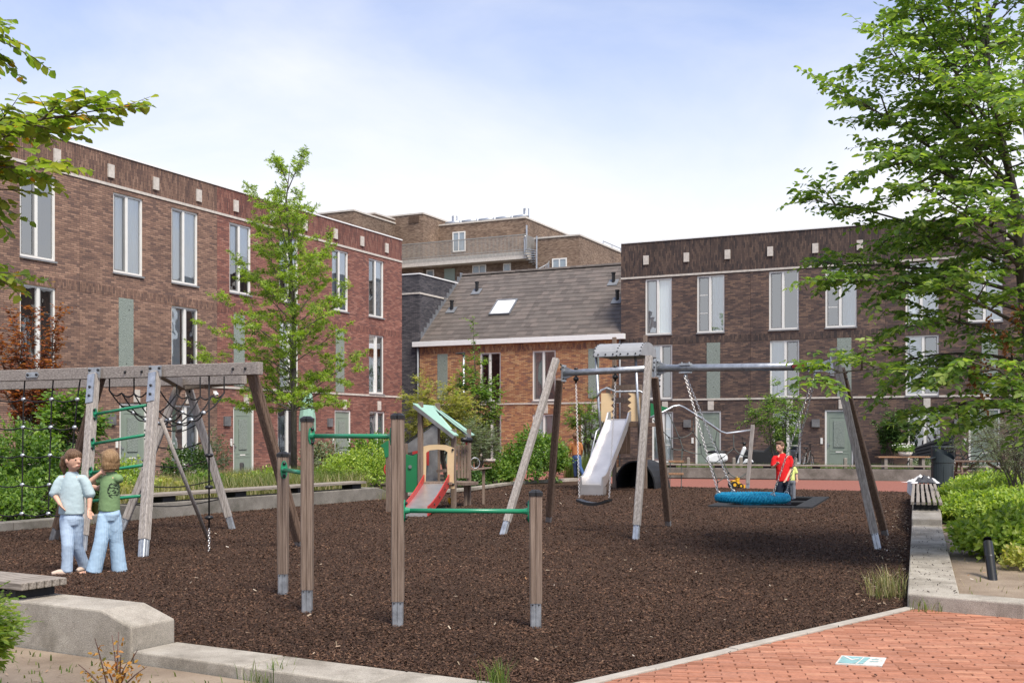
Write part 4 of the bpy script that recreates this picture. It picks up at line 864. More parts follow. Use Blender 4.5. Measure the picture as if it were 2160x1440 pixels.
def blades(name, pts, hgt, mat, seed, label=None, cat=None, wid=.006, lean=.5, kind=None, per=1, group=None):
    """grass: a bent tapering blade at each point"""
    r = np.random.RandomState(seed); pts = np.repeat(np.array(pts, dtype=float), per, 0); n = len(pts)
    if per > 1: pts[:, :2] += r.normal(size=(n, 2)) * .035
    a = r.uniform(0, 6.28, n); h = hgt * r.uniform(.45, 1.15, n); l = h * lean * r.uniform(.2, 1.2, n)
    dx = np.stack([np.cos(a), np.sin(a), 0 * a], 1); sx = np.stack([-np.sin(a), np.cos(a), 0 * a], 1) * (wid * r.uniform(.6, 1.3, n))[:, None]
    z = np.array([0, 0, 1.0])
    m = pts + dx * (l * .3)[:, None] + z * (h * .6)[:, None]; tp = pts + dx * l[:, None] + z * h[:, None]
    V = np.stack([pts - sx, pts + sx, m + sx * .8, m - sx * .8, tp], 1).reshape(-1, 3); b = np.arange(n) * 5
    V[0] = V[0]
    Fq = np.stack([b, b + 1, b + 2, b + 3], 1); Ft = np.stack([b + 3, b + 2, b + 4, b + 4], 1)
    base = pts.mean(0); base[2] = pts[:, 2].min()
    me = bpy.data.meshes.new(name); V = V - base
    faces = [tuple(x) for x in Fq.tolist()] + [tuple(x[:3]) for x in Ft.tolist()]
    me.from_pydata(V.tolist(), [], faces); me.materials.append(M[mat]); o = bpy.data.objects.new(name, me); C.objects.link(o); o.location = base
    return tag(o, label, cat, group, kind)

# --- elm on the right
fo = Fol(11); fo.mess = .5; elm = thing('elm_tree', 'leafy green elm reaching over the playground from the right edge', 'tree', (6.15, 12.9, .05)); wd = fo.w
base = Vector((6.15, 12.9, .02))
trunk = [base, Vector((6.12, 12.9, 1.2)), Vector((5.98, 12.85, 2.3)), Vector((5.86, 12.8, 3.2)), Vector((5.78, 12.8, 4.2)), Vector((5.5, 12.7, 5.2)), Vector((5.25, 12.6, 6.4)), Vector((5.1, 12.6, 7.6))]
wd.tube(trunk, [.10, .085, .07, .06, .05, .04, .028, .012], 8)
lead2 = [Vector((6.12, 12.9, 1.2)), Vector((6.35, 13.2, 2.4)), Vector((6.3, 13.3, 3.8)), Vector((6.1, 13.3, 5.4)), Vector((6.2, 13.2, 7.4))]
wd.tube(lead2, [.07, .06, .045, .03, .012], 7)
def curve(a, b, sag, n=7):
    a, b = Vector(a), Vector(b); return [a.lerp(b, i / n) + Vector((0, 0, sag * math.sin(math.pi * i / n))) for i in range(n + 1)]
def limb(fo, pts, r0, nb, bl, tw, nl, size, start=.12, droop=.35, flat=.35, tl=.3, up=.1):
    fo.w.tube(pts, [r0 * (1 - .85 * i / (len(pts) - 1)) for i in range(len(pts))], 5, caps=False); m = len(pts) - 1; r = fo.r
    for k in range(nb):
        q = start + (1 - start) * (k + r.uniform(0, .9)) / nb; i = min(int(q * m), m - 1); f_ = q * m - i; p = pts[i].lerp(pts[i + 1], f_); ax = (pts[i + 1] - pts[i]).normalized()
        sd = ax.cross(Vector((0, 0, 1))); sd = sd.normalized() if sd.length > .1 else fo.rv(); sg = 1 if k % 2 else -1
        d = (ax * r.uniform(.5, 1.0) + sd * sg * r.uniform(.5, 1.1) + Vector((0, 0, r.uniform(-flat, flat) + up))).normalized()
        Lb = bl * (1.15 - .65 * q) * r.uniform(.7, 1.2); b = p; dd = d; bp = [p]
        for j in range(tw):
            dd = (dd + Vector((0, 0, -droop * .12)) + fo.rv() * .12).normalized(); b = b + dd * (Lb / tw); bp.append(b)
            s2 = dd.cross(Vector((0, 0, 1))); s2 = s2.normalized() if s2.length > .1 else fo.rv()
            td = (dd * .8 + s2 * (1 if j % 2 else -1) * r.uniform(.5, 1) + fo.rv() * .2).normalized()
            fo.twig(b, td, tl * r.uniform(.6, 1.2), nl, size, droop=droop, r0=.003)
        fo.w.tube([bp[0], bp[len(bp) // 2], bp[-1]], [r0 * .45, r0 * .3, .003], 4, caps=False)
        fo.twig(b, dd, tl * 1.1, nl + 1, size, droop=droop, r0=.003)
    fo.twig(pts[-1], (pts[-1] - pts[-2]), tl * 1.3, nl + 3, size, droop=droop)
EL = dict(nb=11, bl=.75, tw=6, nl=10, size=.105, tl=.36)
def tpt3(z, q=0): # point on the trunk at height z
    for i in range(len(trunk) - 1):
        if trunk[i].z <= z <= trunk[i + 1].z: return trunk[i].lerp(trunk[i + 1], (z - trunk[i].z) / (trunk[i + 1].z - trunk[i].z))
    return trunk[-1]
for (z0, u, v, Y, sag, nb) in ((2.9, 1735, 590, 12.2, .12, 17), (3.3, 1722, 425, 12.6, .15, 17), (3.1, 1745, 556, 12.9, .1, 14), (2.0, 1712, 795, 11.6, .18, 16), (3.9, 1800, 205, 12.4, .1, 13), (4.3, 1855, 85, 12.2, 0, 12),
                               (4.0, 1870, 330, 12.0, .1, 13), (3.5, 1880, 500, 13.4, .1, 10), (2.5, 1910, 690, 12.2, .15, 12), (2.3, 1900, 760, 12.8, .1, 10), (1.8, 1950, 870, 12.2, .1, 10), (4.8, 1930, 20, 12.8, 0, 11),
                               (5.2, 1960, -80, 12.2, 0, 11), (4.6, 1990, 150, 11.7, 0, 11), (3.7, 1960, 400, 11.6, 0, 11), (5.6, 2080, -120, 12.4, 0, 10), (4.2, 2000, 260, 13.6, 0, 11), (2.7, 1990, 600, 11.4, 0, 10),
                               (3.4, 2060, 470, 11.2, 0, 10), (4.4, 2090, 200, 11.3, 0, 10), (5.0, 2040, 60, 13.4, 0, 11), (2.1, 2040, 760, 11.3, 0, 9), (1.7, 2080, 850, 11.8, 0, 8)):
    limb(fo, curve(tpt3(z0), at(u, v, Y), sag), .028, int(nb * (1.15 if v < 420 else .74)), .42 if u < 1760 else (.75 if v < 480 else .55), EL['tw'], EL['nl'], EL['size'], .13, tl=EL['tl'], flat=.6)
for (z0, ex, ey, ez) in ((3.0, 7.6, 12.4, 3.6), (3.8, 7.4, 14.2, 4.6), (4.6, 7.0, 11.8, 5.6), (2.4, 7.3, 13.6, 2.7), (5.4, 6.8, 13.6, 6.8), (2.2, 6.2, 11.6, 2.5), (6.0, 5.9, 12.4, 7.3), (5.0, 6.2, 11.7, 5.2), (4.0, 6.6, 11.8, 4.0), (3.2, 6.3, 11.5, 3.3)):
    limb(fo, curve((6.25, 13.2, z0) if ex > 6 else tpt3(z0), (ex, ey, ez), .1), .028, 14, .8, 6, 10, .105, .2, tl=.36)
V, Fa = fo.arrays(LEAF_OVAL); foliage('crown', elm, V, Fa, M['leaf_elm']); fo.w.build('trunk', M['bark'], elm, world=True, fix=False, smooth=True)
dr = Fol(12)
for (u, v) in ((2095, 665), (2110, 690), (2080, 745), (2105, 760), (2125, 720), (2045, 800), (2060, 770), (2150, 660), (2140, 640), (2075, 830)):
    for k in range(5): dr.twig(at(u, v, 12.2) + dr.rv() * .06, Vector((dr.r.uniform(-.4, .4), 0, -1)), .16, 5, .07, droop=.5)
V, Fa = dr.arrays(LEAF_OVAL); foliage('dry_leaves', elm, V, Fa, M['leaf_dry'])

# --- young oak in front of the red house
def small_tree(name, label, base, pts, radii, limbs, mat, tpl, size, nb, bl, tw, nl, tl, seed, bark='bark', droop=.3, group=None, r0=.02, flat=.35, up=.1):
    t = thing(name, label, 'tree', base, 0, group); fo = Fol(seed); fo.mess = .9; fo.w.tube(pts, radii, 8)
    for (z0, e) in limbs:
        for i in range(len(pts) - 1):
            if pts[i].z <= z0 <= pts[i + 1].z: a = pts[i].lerp(pts[i + 1], (z0 - pts[i].z) / (pts[i + 1].z - pts[i].z)); break
        else: a = pts[-1]
        limb(fo, curve(a, e, .0, 5), r0, nb, bl, tw, nl, size, .2, droop, flat, tl, up)
    V, Fa = fo.arrays(tpl); foliage('crown', t, V, Fa, M[mat]); fo.w.build('trunk', M[bark], t, world=True, fix=False, smooth=True); return t
OY = 30.0; ob_ = Vector(((620 - 1080) * OY / F, OY, .0))
opts = [ob_, at(620, 800, OY), at(620, 650, OY), at(612, 520, OY), at(604, 420, OY), at(612, 350, OY)]
rr = random.Random(3); lm = []
for (v0, ul, ur, n_) in ((405, 585, 640, 3), (450, 540, 650, 4), (500, 520, 700, 4), (540, 480, 735, 5), (590, 470, 745, 5), (640, 440, 760, 6), (690, 420, 750, 6), (740, 405, 770, 6), (785, 400, 790, 6), (830, 470, 760, 5)):
    for k in range(n_):
        q = (k + rr.random() * .8) / n_; u = ul + (ur - ul) * q; Y = OY + rr.uniform(-1, 1) * 1.5 * (1 - abs(q - .5)); zz = at(620, v0 + rr.uniform(60, 125), OY).z
        lm.append((max(zz, 2.1), at(u + rr.uniform(-12, 12), v0 + rr.uniform(-26, 26), Y)))
lm += [(7.0, at(530, 400, OY)), (8.0, at(635, 335, OY)), (8.2, at(590, 350, OY))]
small_tree('oak_tree', 'slim young oak with pale green lobed leaves by the red houses', ob_, opts, [.085, .07, .055, .038, .022, .008], lm, 'leaf_oak', LEAF_LOBED, .145, 6, .50, 4, 7, .24, 21, flat=.75, droop=.15)

# --- copper plum on the far left, several upright stems
pl = thing('plum_tree', 'copper-leaved plum with upright stems in front of the brown house', 'tree', (-9.9, 23.2, 0)); fo = Fol(31)
for (u, v) in ((130, 650), (125, 690), (68, 645), (20, 650), (40, 700), (95, 720), (-40, 640), (0, 720), (70, 760), (-90, 660), (120, 770), (30, 790)):
    Y = 23.2 + fo.r.uniform(-.8, .8); e = at(u, v, Y); a = Vector((-9.9 + fo.r.uniform(-.3, .3), 23.2 + fo.r.uniform(-.3, .3), .9)); pts = curve(a, e, 0, 6)
    for i, p in enumerate(pts): p.x += (1 - i / 6) * i / 6 * fo.r.uniform(-.5, .5)
    fo.w.tube(pts, [.035, .03, .026, .02, .015, .010, .004], 5, caps=False)
    for k in range(80):
        q = .28 + .72 * (k + fo.r.random()) / 80; i = min(int(q * 6), 5); p = pts[i].lerp(pts[i + 1], q * 6 - i)
        dv = fo.rv(); dv.z = abs(dv.z) * .6 + .15
        fo.twig(p, dv, .24 * fo.r.uniform(.6, 1.2), 6, .105, droop=.25, r0=.003)
fo.w.tube([(-9.9, 23.2, 0), (-9.9, 23.2, 1.0)], [.10, .08], 8)
V, Fa = fo.arrays(LEAF_OVAL); foliage('crown', pl, V, Fa, M['leaf_plum']); fo.w.build('trunk', M['bark'], pl, world=True, fix=False, smooth=True)

# --- other trees: yellow maple, slim pear, far shrubby trees
def crown_tree(name, label, base, h, cx, top, bot, wid, Y, mat, tpl, size, n, seed, nl=6, stems=3, tl=.3, droop=.3, trunk_r=.05):
    """tree given by its crown box in photo pixels (centre column, top row, bottom row, width)"""
    fo = Fol(seed); t = thing(name, label, 'tree', base); r = fo.r; b = Vector(base)
    ct = at(cx, (top + bot) / 2, Y); rz_ = (bot - top) / 2 * Y / F; rx_ = wid / 2 * Y / F
    for s_ in range(stems):
        e = ct + Vector((r.uniform(-.5, .5) * rx_, r.uniform(-.4, .4) * rx_, rz_ * r.uniform(.3, .8))); pts = [b + Vector((r.uniform(-.06, .06), r.uniform(-.06, .06), -.03)), b.lerp(e, .4) + Vector((r.uniform(-.1, .1), 0, 0)), e]
        fo.w.tube(pts, [trunk_r, trunk_r * .7, .008], 6, caps=False)
        for k in range(n // stems):
            q = r.uniform(.30, 1); i = 0 if q < .5 else 1; p = pts[i].lerp(pts[i + 1], q * 2 - i)
            d = fo.rv(); d.z = d.z * .6 + .1; d.normalize(); tgt = ct + Vector((d.x * rx_, d.y * rx_, d.z * rz_ * 1.1)) * r.uniform(.55, 1.0)
            mid = p.lerp(tgt, .55) + Vector((0, 0, .05)); fo.w.tube([p, mid, tgt], [.010, .007, .003], 4, caps=False)
            for (sp, j) in ((mid, 2), (p.lerp(tgt, .78), 3), (tgt, 4)):
                for _ in range(j + 1): dv = (d + fo.rv() * .8); fo.twig(sp, dv, tl * r.uniform(.6, 1.2), nl, size, droop=droop, r0=.003)
    V, Fa = fo.arrays(tpl); foliage('crown', t, V, Fa, M[mat]); fo.w.build('trunk', M['bark'], t, world=True, fix=False, smooth=True); return t
crown_tree('maple_tree', 'small spreading tree with yellow green leaves behind the playhouse', (-2.0, 34.0, 0), 3, 925, 795, 960, 175, 34.0, 'leaf_yellow', LEAF_LOBED, .135, 96, 41, tl=.34)
crown_tree('pear_tree', 'slim upright tree with a thin leading shoot before the orange house', (-1.16, 37, 0), 4, 1003, 760, 935, 92, 37.0, 'leaf_green', LEAF_OVAL, .13, 60, 42, stems=2, tl=.36)
fo = Fol(43)
lead = [at(1003, 800, 37), at(1000, 740, 37), at(998, 676, 37)]
pt = bpy.data.objects['pear_tree']
for k in range(30):
    q = k / 29; p = lead[0].lerp(lead[2], q); dv = fo.rv(); fo.twig(p, dv + Vector((0, 0, .5)), .3 * (1.1 - q * .6), 5, .12, r0=.004)
fo.twig(lead[2], Vector((-1, 0, .3)), .45, 7, .12); fo.w.tube(lead, [.025, .015, .006], 5)
V, Fa = fo.arrays(LEAF_OVAL); foliage('top_shoot', pt, V, Fa, M['leaf_green']); fo.w.build('leader', M['bark'], pt, world=True, fix=False)
crown_tree('shrubby_tree', 'small airy tree behind the big slide beside the tan-jacketed walker', (2.7, 39.5, 0), 3, 1240, 835, 965, 90, 39.5, 'leaf_green', LEAF_OVAL, .10, 45, 44, tl=.3)
crown_tree('shrubby_tree', 'small multi-stemmed tree in front of the middle dark house', (9.2, 38.6, 0), 3, 1635, 808, 960, 125, 38.6, 'leaf_green', LEAF_OVAL, .11, 48, 45, tl=.34, trunk_r=.035)
crown_tree('bushy_tree', 'leafy light green bush-tree behind the climbing net', (-8.3, 21.5, 0), 3, 150, 825, 985, 130, 21.5, 'leaf_green', LEAF_OVAL, .13, 40, 46, tl=.3, stems=4, trunk_r=.025)
crown_tree('willow_shrub', 'grey green feathery willow shrub right of the playhouse', (-1.0, 31.5, 0), 2, 1010, 895, 1005, 90, 31.5, 'leaf_grey', LEAF_NARROW, .13, 50, 47, nl=9, tl=.4, trunk_r=.02, stems=4)
crown_tree('grey_bush', 'grey green small-leaved bush at the right edge under the elm', (9.2, 20.0, .05), 2, 2115, 845, 1010, 170, 20.0, 'leaf_grey', LEAF_NARROW, .07, 66, 48, nl=9, tl=.3, trunk_r=.02, stems=5)
crown_tree('climber', 'green climbing plant on the dark wall beside a door', (15.0, 44.25, 0), 2, 1885, 850, 965, 68, 44.2, 'leaf_dark', LEAF_OVAL, .13, 54, 49, tl=.3, trunk_r=.03)

# --- shrubs
SH = 'shrubs in the left garden'
k = 0
for (u, Y, rx_, h, mat, sz, n, lab) in ((20, 19.6, 1.0, 1.75, 'leaf_green', .085, 900, 'tall glossy green shrub at the left edge behind the rope net'),
                                   (105, 20.2, .9, 1.45, 'leaf_dark', .085, 800, 'dark green shrub behind the person in the blue top'),
                                   (-70, 18.8, .9, 1.5, 'leaf_green', .085, 500, 'green shrub beyond the left edge of the rope net'),
                                   (75, 18.9, .75, .95, 'leaf_green', .08, 520, 'low green shrub at the foot of the rope net'),
                                   (0, 18.2, .6, .7, 'leaf_green', .08, 380, 'low leafy shrub against the left kerb'),
                                   (255, 22.0, .7, 1.1, 'leaf_lime', .08, 480, 'bright green shrub behind the green ladder rungs'),
                                   (245, 21.0, .55, .62, 'leaf_yellow', .06, 360, 'low variegated shrub behind the ladder'),
                                   (395, 31.5, .75, 1.25, 'leaf_dark', .085, 420, 'rose bush by the brown house window'),
                                   (450, 33.5, .5, 1.6, 'leaf_grey', .08, 220, 'loose grey green bush left of the green door'),
                                   (762, 28.2, 1.02, 1.22, 'leaf_lime', .08, 1000, 'lime green rounded shrub at the end of the garden bench'),
                                   (792, 31.0, .8, 1.65, 'leaf_green', .10, 560, 'upright glossy shrub behind the lime green one'),
                                   (682, 37.0, .75, 1.3, 'leaf_grey', .09, 400, 'blue grey bush beside the left picnic table'),
                                   (1128, 33.6, 1.02, 1.62, 'leaf_green', .095, 1300, 'big rounded green shrub behind the swing'),
                                   (1052, 32.2, .48, .72, 'leaf_green', .09, 300, 'small green shrub left of the big rounded one'),
                                   (985, 30.5, .5, .6, 'leaf_dark', .085, 240, 'small dark shrub at the playhouse side'),
                                   (1955, 36.5, .5, .75, 'leaf_grey', .07, 420, 'lavender-like grey bush behind the litter bin')):
    k += 1; shrub('shrub', lab, 'shrub', ((u - 1080) * Y / F, Y, .02), rx_, rx_ * .9, h, n, 7, sz, mat, LEAF_OVAL if sz > .08 else LEAF_RHOMB, 60 + k, SH if u < 900 else 'shrubs round the playground', low=.35, up=.45)
for i, (u, Y, rx_, h, mat, lab) in enumerate(((352, 22.6, .5, .62, 'leaf_yellow', 'low yellowish shrub behind the left end of the garden bench'), (432, 24.2, .55, .68, 'leaf_green', 'low green shrub left of the young oak'), (505, 25.6, .5, .6, 'leaf_yellow', 'low pale shrub before the green door'), (560, 27.0, .55, .66, 'leaf_lime', 'low bright shrub left of the oak trunk'), (668, 27.6, .5, .6, 'leaf_green', 'low green shrub right of the oak trunk'))):
    shrub('shrub', lab, 'shrub', ((u - 1080) * Y / F, Y, .02), rx_, rx_, h, 420, 6, .07, mat, LEAF_RHOMB, 140 + i, SH, low=.3, up=.5, stems=3)
RB = [(2018, 20.4, .36, .52), (2062, 21.6, .55, .62), (2120, 20.6, .62, .62), (2050, 17.9, .62, .50), (2125, 17.4, .75, .55), (2185, 18.6, .8, .62), (2032, 23.0, .40, .55), (2085, 24.2, .7, .62), (2150, 23.2, .7, .66), (2008, 18.3, .28, .34)]
places = ['closest to the bench end', 'in the back of the right bed', 'right of the bench middle', 'behind the bare soil patch', 'at the front of the far bed', 'on the right frame edge', 'beside the litter bin', 'behind the bin', 'far back under the grey bush', 'at the front bench corner']
for i, (u, Y, rx_, h) in enumerate(RB):
    shrub('ground_cover_shrub', 'lime green low shrub ' + places[i], 'shrub', ((u - 1080) * Y / F, Y, .06), rx_, rx_, h, int(1000 * rx_ / .7), 6, .075, 'leaf_lime', LEAF_OVAL, 90 + i, 'low lime green shrubs in the right bed', low=.35, up=.5, stems=3)
shrub('ground_cover_shrub', 'broad lime green shrub behind the black drain pipe', 'shrub', (5.88, 12.85, .06), .74, .68, .58, 1250, 6, .085, 'leaf_lime', LEAF_OVAL, 110, 'low lime green shrubs in the right bed', low=.3, up=.5)
shrub('ground_cover_shrub', 'leafy lime green shrub right of the drain pipe at the frame edge', 'shrub', (6.25, 11.9, .06), .66, .6, .5, 950, 6, .085, 'leaf_lime', LEAF_OVAL, 111, 'low lime green shrubs in the right bed', low=.3, up=.5)
shrub('ground_cover_shrub', 'small yellowish shrub at the foot of the drain pipe', 'shrub', (5.45, 11.75, .06), .28, .26, .26, 170, 5, .06, 'leaf_yellow', LEAF_OVAL, 112, 'low lime green shrubs in the right bed', low=.2, up=.5)
# fern-like plant in the left foreground
fp = thing('feathery_plant', 'bright green feathery-leaved plant at the left edge in the foreground', 'plant', (-3.12, 6.2, -.07)); fo = Fol(71)
for s_ in range(46):
    a = fo.r.uniform(0, 6.28); p = Vector((-3.12 + fo.r.uniform(-.1, .1), 6.2 + fo.r.uniform(-.12, .12), -.05)); e = p + Vector((math.cos(a) * fo.r.uniform(.05, .26), math.sin(a) * fo.r.uniform(.1, .3), fo.r.uniform(.25, .60)))
    pts = curve(p, e, .05, 6); fo.w.tube(pts, [.005] * 4 + [.003] * 3, 4, caps=False)
    for i in range(2, 7):
        for sgn in (-1, 1):
            ax = (pts[i] - pts[i - 1]).normalized(); sd = ax.cross(Vector((0, 0, 1))); sd = sd.normalized() if sd.length > .1 else fo.rv()
            fo.twig(pts[i], ax * .7 + sd * sgn + fo.rv() * .2, .20, 10, .075, droop=.9, r0=.002, spread=.8)
    fo.twig(pts[-1], (pts[-1] - pts[-2]), .2, 10, .055, droop=1.2, r0=.002)
V, Fa = fo.arrays(LEAF_NARROW if False else (LEAF_NARROW[0] * np.array([1, 2.3, 1]), LEAF_NARROW[1])); foliage('foliage', fp, V, Fa, M['leaf_lime']); fo.w.build('stem', M['leaf_lime'], fp, world=True, fix=False)
# orange sapling
op = thing('sapling', 'small sapling with orange autumn leaves in the left foreground soil', 'plant', (-2.36, 6.62, -.07)); fo = Fol(72); b0 = Vector((-2.36, 6.62, -.07))
for (u, v) in ((200, 1345), (236, 1338), (250, 1332), (165, 1400), (290, 1370), (310, 1405), (215, 1390), (270, 1395), (255, 1380)):
    e = at(u, v, 6.62 + fo.r.uniform(-.15, .15)); pts = curve(b0 + fo.rv() * .03, e, .02, 5); fo.w.tube(pts, [.006, .005, .005, .004, .003, .002], 4, caps=False)
    for i in range(9):
        q = fo.r.uniform(.25, .85); p = pts[0].lerp(pts[-1], q); fo.leaf(p, (fo.rv() + Vector((0, 0, -.3))).normalized(), fo.rv(), .035 * fo.r.uniform(.7, 1.2))
        fo.leaf(p + fo.rv() * .05, fo.rv(), fo.rv(), .03)
V, Fa = fo.arrays(LEAF_OVAL); foliage('foliage', op, V, Fa, M['leaf_orange']); fo.w.build('stem', M['twig_red'], op, world=True, fix=False)
# foreground branches of a tree left of the frame
nt_ = thing('near_tree', 'broad-leaved branch with a few orange leaves hanging into the upper left corner', 'tree', (-3.6, 4.6, -.07)); fo = Fol(73)
ttr = [Vector((-3.6, 4.6, -.1)), Vector((-3.55, 4.62, 1.2)), Vector((-3.5, 4.7, 2.3)), Vector((-3.55, 4.8, 3.6)), Vector((-3.5, 4.8, 4.8))]
fo.w.tube(ttr, [.09, .075, .06, .04, .01], 8)
def nlimb(a, u, v, Y, nb, bl=.20, tl=.15): limb(fo, curve(a, at(u, v, Y), .06, 6), .016, int(nb * 1.3), bl, 4, 8, .070, .30, .25, .5, tl, .12)
A = ttr[2] + Vector((0, 0, .1))
for (u, v, Y, nb) in ((225, 230, 5.0, 12), (120, 275, 5.2, 9), (95, 350, 4.9, 8), (50, 255, 5.3, 7), (10, 400, 5.0, 6), (-30, 310, 4.8, 7)): nlimb(A, u, v, Y, nb)
for (u, v, Y, nb) in ((20, 95, 5.0, 4), (-40, 60, 5.0, 8), (-120, 20, 5.1, 10)): nlimb(ttr[3], u, v, Y, nb)
for (u, v, Y, nb) in ((10, 575, 5.0, 4), (-80, 560, 5.0, 8), (-160, 480, 5.0, 10)): nlimb(ttr[2] + Vector((0, 0, -.3)), u, v, Y, nb)
V, Fa = fo.arrays((LEAF_OVAL[0] * np.array([1, 1.25, 1]), LEAF_OVAL[1])); foliage('crown', nt_, V, Fa, M['leaf_near']); fo.w.build('trunk', M['bark'], nt_, world=True, fix=False, smooth=True)

# --- grass and ground cover
r = np.random.RandomState(9)
def scatter(poly, n, z=0.0, seed=0):
    q = np.random.RandomState(seed); xs = [p[0] for p in poly]; ys = [p[1] for p in poly]; out = []
    while len(out) < n:
        x, y = q.uniform(min(xs), max(xs)), q.uniform(min(ys), max(ys))
        if inside((x, y), poly): out.append((x, y, z))
    return out
G1 = [(-3.3, 25.8), (-6.9, 19.6), (-9.2, 22.0), (-8.0, 27), (-7.0, 33), (-5.0, 34)]
blades('garden_grass', scatter(G1, 14000, .02, 1), .56, 'grass_dry', 1, 'tall mixed grass growing behind the long left bench', 'grass', .007, .6, 'stuff')
G1b = [(-3.6, 26.5), (-6.3, 22.0), (-7.6, 26), (-5.6, 31)]
blades('garden_grass', scatter(G1b, 9000, .02, 2), .58, 'grass', 2, 'green grass around the young oak', 'grass', .007, .6, 'stuff')
G2 = [(4.9, 37.6), (14.2, 35.0), (18, 34.4), (19, 37), (5.2, 41)]
blades('garden_grass', scatter(G2, 11000, .03, 3), .42, 'grass', 3, 'green grass strip behind the back seat wall', 'grass', .008, .6, 'stuff')
G3 = [(1.7, 37.5), (3.0, 36.5), (3.6, 39), (2.2, 40)]
blades('reed_grass', scatter(G3, 1500, .0, 4), .8, 'grass', 4, 'tall reed grass beside the slide ladder', 'grass', .008, .35, 'stuff')
tuft = lambda nm, lab, c, h, n, mat, sp, sd: blades(nm, [(c[0] + r.normal() * sp, c[1] + r.normal() * sp, c[2]) for _ in range(n)], h, mat, sd, lab, 'grass', .003, .75)
tuft('grass_tuft', 'green grass tuft at the bottom edge before the mulch', (-.09, 6.58, .0), .17, 70, 'grass', .04, 11)
tuft('grass_tuft', 'dry yellow grass tuft at the near end of the right kerb wall', (3.42, 10.2, .0), .26, 130, 'grass_dry', .10, 12)
tuft('grass_tuft', 'thin green tuft along the right kerb wall', (3.66, 10.9, .0), .2, 60, 'grass_dry', .12, 13)
tuft('grass_tuft', 'grass tuft at the corner of the brick paving', (3.52, 9.42, .0), .12, 50, 'grass', .06, 14)
tuft('grass_tuft', 'green tuft against the front left kerb', (-1.55, 7.02, -.07), .15, 60, 'grass', .07, 15)
tuft('grass_tuft', 'small grass tuft beside the left kerb stones', (-1.0, 6.75, -.07), .08, 30, 'grass', .05, 16)
tuft('grass_tuft', 'small grass tuft at the back bench wall end', (-2.85, 25.2, 0), .25, 60, 'grass_dry', .12, 17)
tuft('grass_tuft', 'dry grass tuft by the left low kerb', (-7.1, 18.0, 0), .18, 60, 'grass_dry', .25, 18)
GW = [(-9, 11.0), (-2.75, 7.55), (-.3, 6.2), (-.4, 5.2), (-4, 4.5), (-9, 8)]
blades('weeds', scatter(GW, 1500, -.07, 5), .05, 'grass', 5, 'sparse low weeds on the foreground soil', 'weeds', .006, .9, 'stuff')
blades('weeds', scatter([(3.9, 9.8), (7, 7.6), (9, 12), (6.5, 16), (5.2, 14)], 500, .06, 6), .06, 'grass_dry', 6, 'sparse weeds on the right soil bed', 'weeds', .005, .9, 'stuff')

# --- loose bark chips, litter and crumbs
def flakes(name, P, size, mat, seed, label, cat, flat=.35, asp=.45):
    q = np.random.RandomState(seed); P = np.array(P, dtype=float); n = len(P); X = q.normal(size=(n, 3)) * np.array([1, 1, flat]); N = q.normal(size=(n, 3)) * .45 + np.array([0, 0, 1.0])
    T = (np.array([(-.5, -asp / 2, 0), (.5, -asp / 3, .06), (.45, asp / 2, 0), (-.5, asp / 3, .05)]), np.array([(0, 1, 2, 3)]))
    V, Fa = leaf_arrays(P, X, N, (size * q.uniform(.5, 1.4, n))[:, None], T); o = bpy.data.objects.new(name, np_mesh(name, V, Fa, M[mat])); C.objects.link(o); return tag(o, label, cat, None, 'stuff')
q = np.random.RandomState(77); n = 420000; Y = 6.3 * (32.0 / 6.3) ** (q.uniform(0, 1, n) ** 1.25); U = q.uniform(-60, 2000, n); X = (U - 1080) / F * Y
poly = MULCH; ok = np.zeros(n, bool); xv = np.array([p[0] for p in poly]); yv = np.array([p[1] for p in poly]); j = len(poly) - 1
for i in range(len(poly)):
    cnd = ((yv[i] > Y) != (yv[j] > Y)) & (X < (xv[j] - xv[i]) * (Y - yv[i]) / (yv[j] - yv[i] + 1e-12) + xv[i]); ok ^= cnd; j = i
ta, tb_ = np.array([4.0, 22.6]), np.array([2.0, -.44]); tn = np.array([1.3, 3.45]); rel = np.stack([X, Y], 1) - ta; det = tb_[0] * tn[1] - tb_[1] * tn[0]
ca, cb_ = (rel[:, 0] * tn[1] - rel[:, 1] * tn[0]) / det, (tb_[0] * rel[:, 1] - tb_[1] * rel[:, 0]) / det; ok &= ~((ca > -.01) & (ca < 1.01) & (cb_ > -.01) & (cb_ < 1.01))
P = np.stack([X, Y, .004 + q.uniform(0, .012, n)], 1)[ok]; dist = P[:, 1]
flakes('bark_chips', P, .0115 + .0007 * dist, 'chip', 78, 'loose dark bark chips covering the playground', 'bark chips')
flakes('leaf_litter', P[::1500] + np.array([0, 0, .012]), .022 + .0008 * dist[::1500], 'litter', 79, 'scattered pale dry leaves and twigs on the bark chips', 'leaf litter', asp=.35)
pc = np.array(scatter(PAVE[:6], 900, .008, 21)); d_ = np.abs((pc[:, 0] - .21) * ed.y - (pc[:, 1] - 6.5) * ed.x); keep = q.uniform(0, 1, len(pc)) < np.exp(-d_ * 1.1) + .12
flakes('bark_crumbs', pc[keep], .016, 'crumb', 80, 'dark bark crumbs strewn over the brick paving', 'bark crumbs')
kc = []
for i in range(260): s_ = q.uniform(0, 7.3); p = Vector((3.39, 9.55, 0)) + rw * s_ + rn * q.uniform(.02, .40); kc.append((p.x, p.y, .137))
flakes('bark_crumbs', kc, .017, 'crumb', 81, 'dark crumbs lying on the pale kerb wall', 'bark crumbs')
flakes('leaf_litter', scatter(GW, 420, -.06, 31), .03, 'litter', 82, 'dry leaves and twigs on the foreground soil', 'leaf litter', asp=.3)
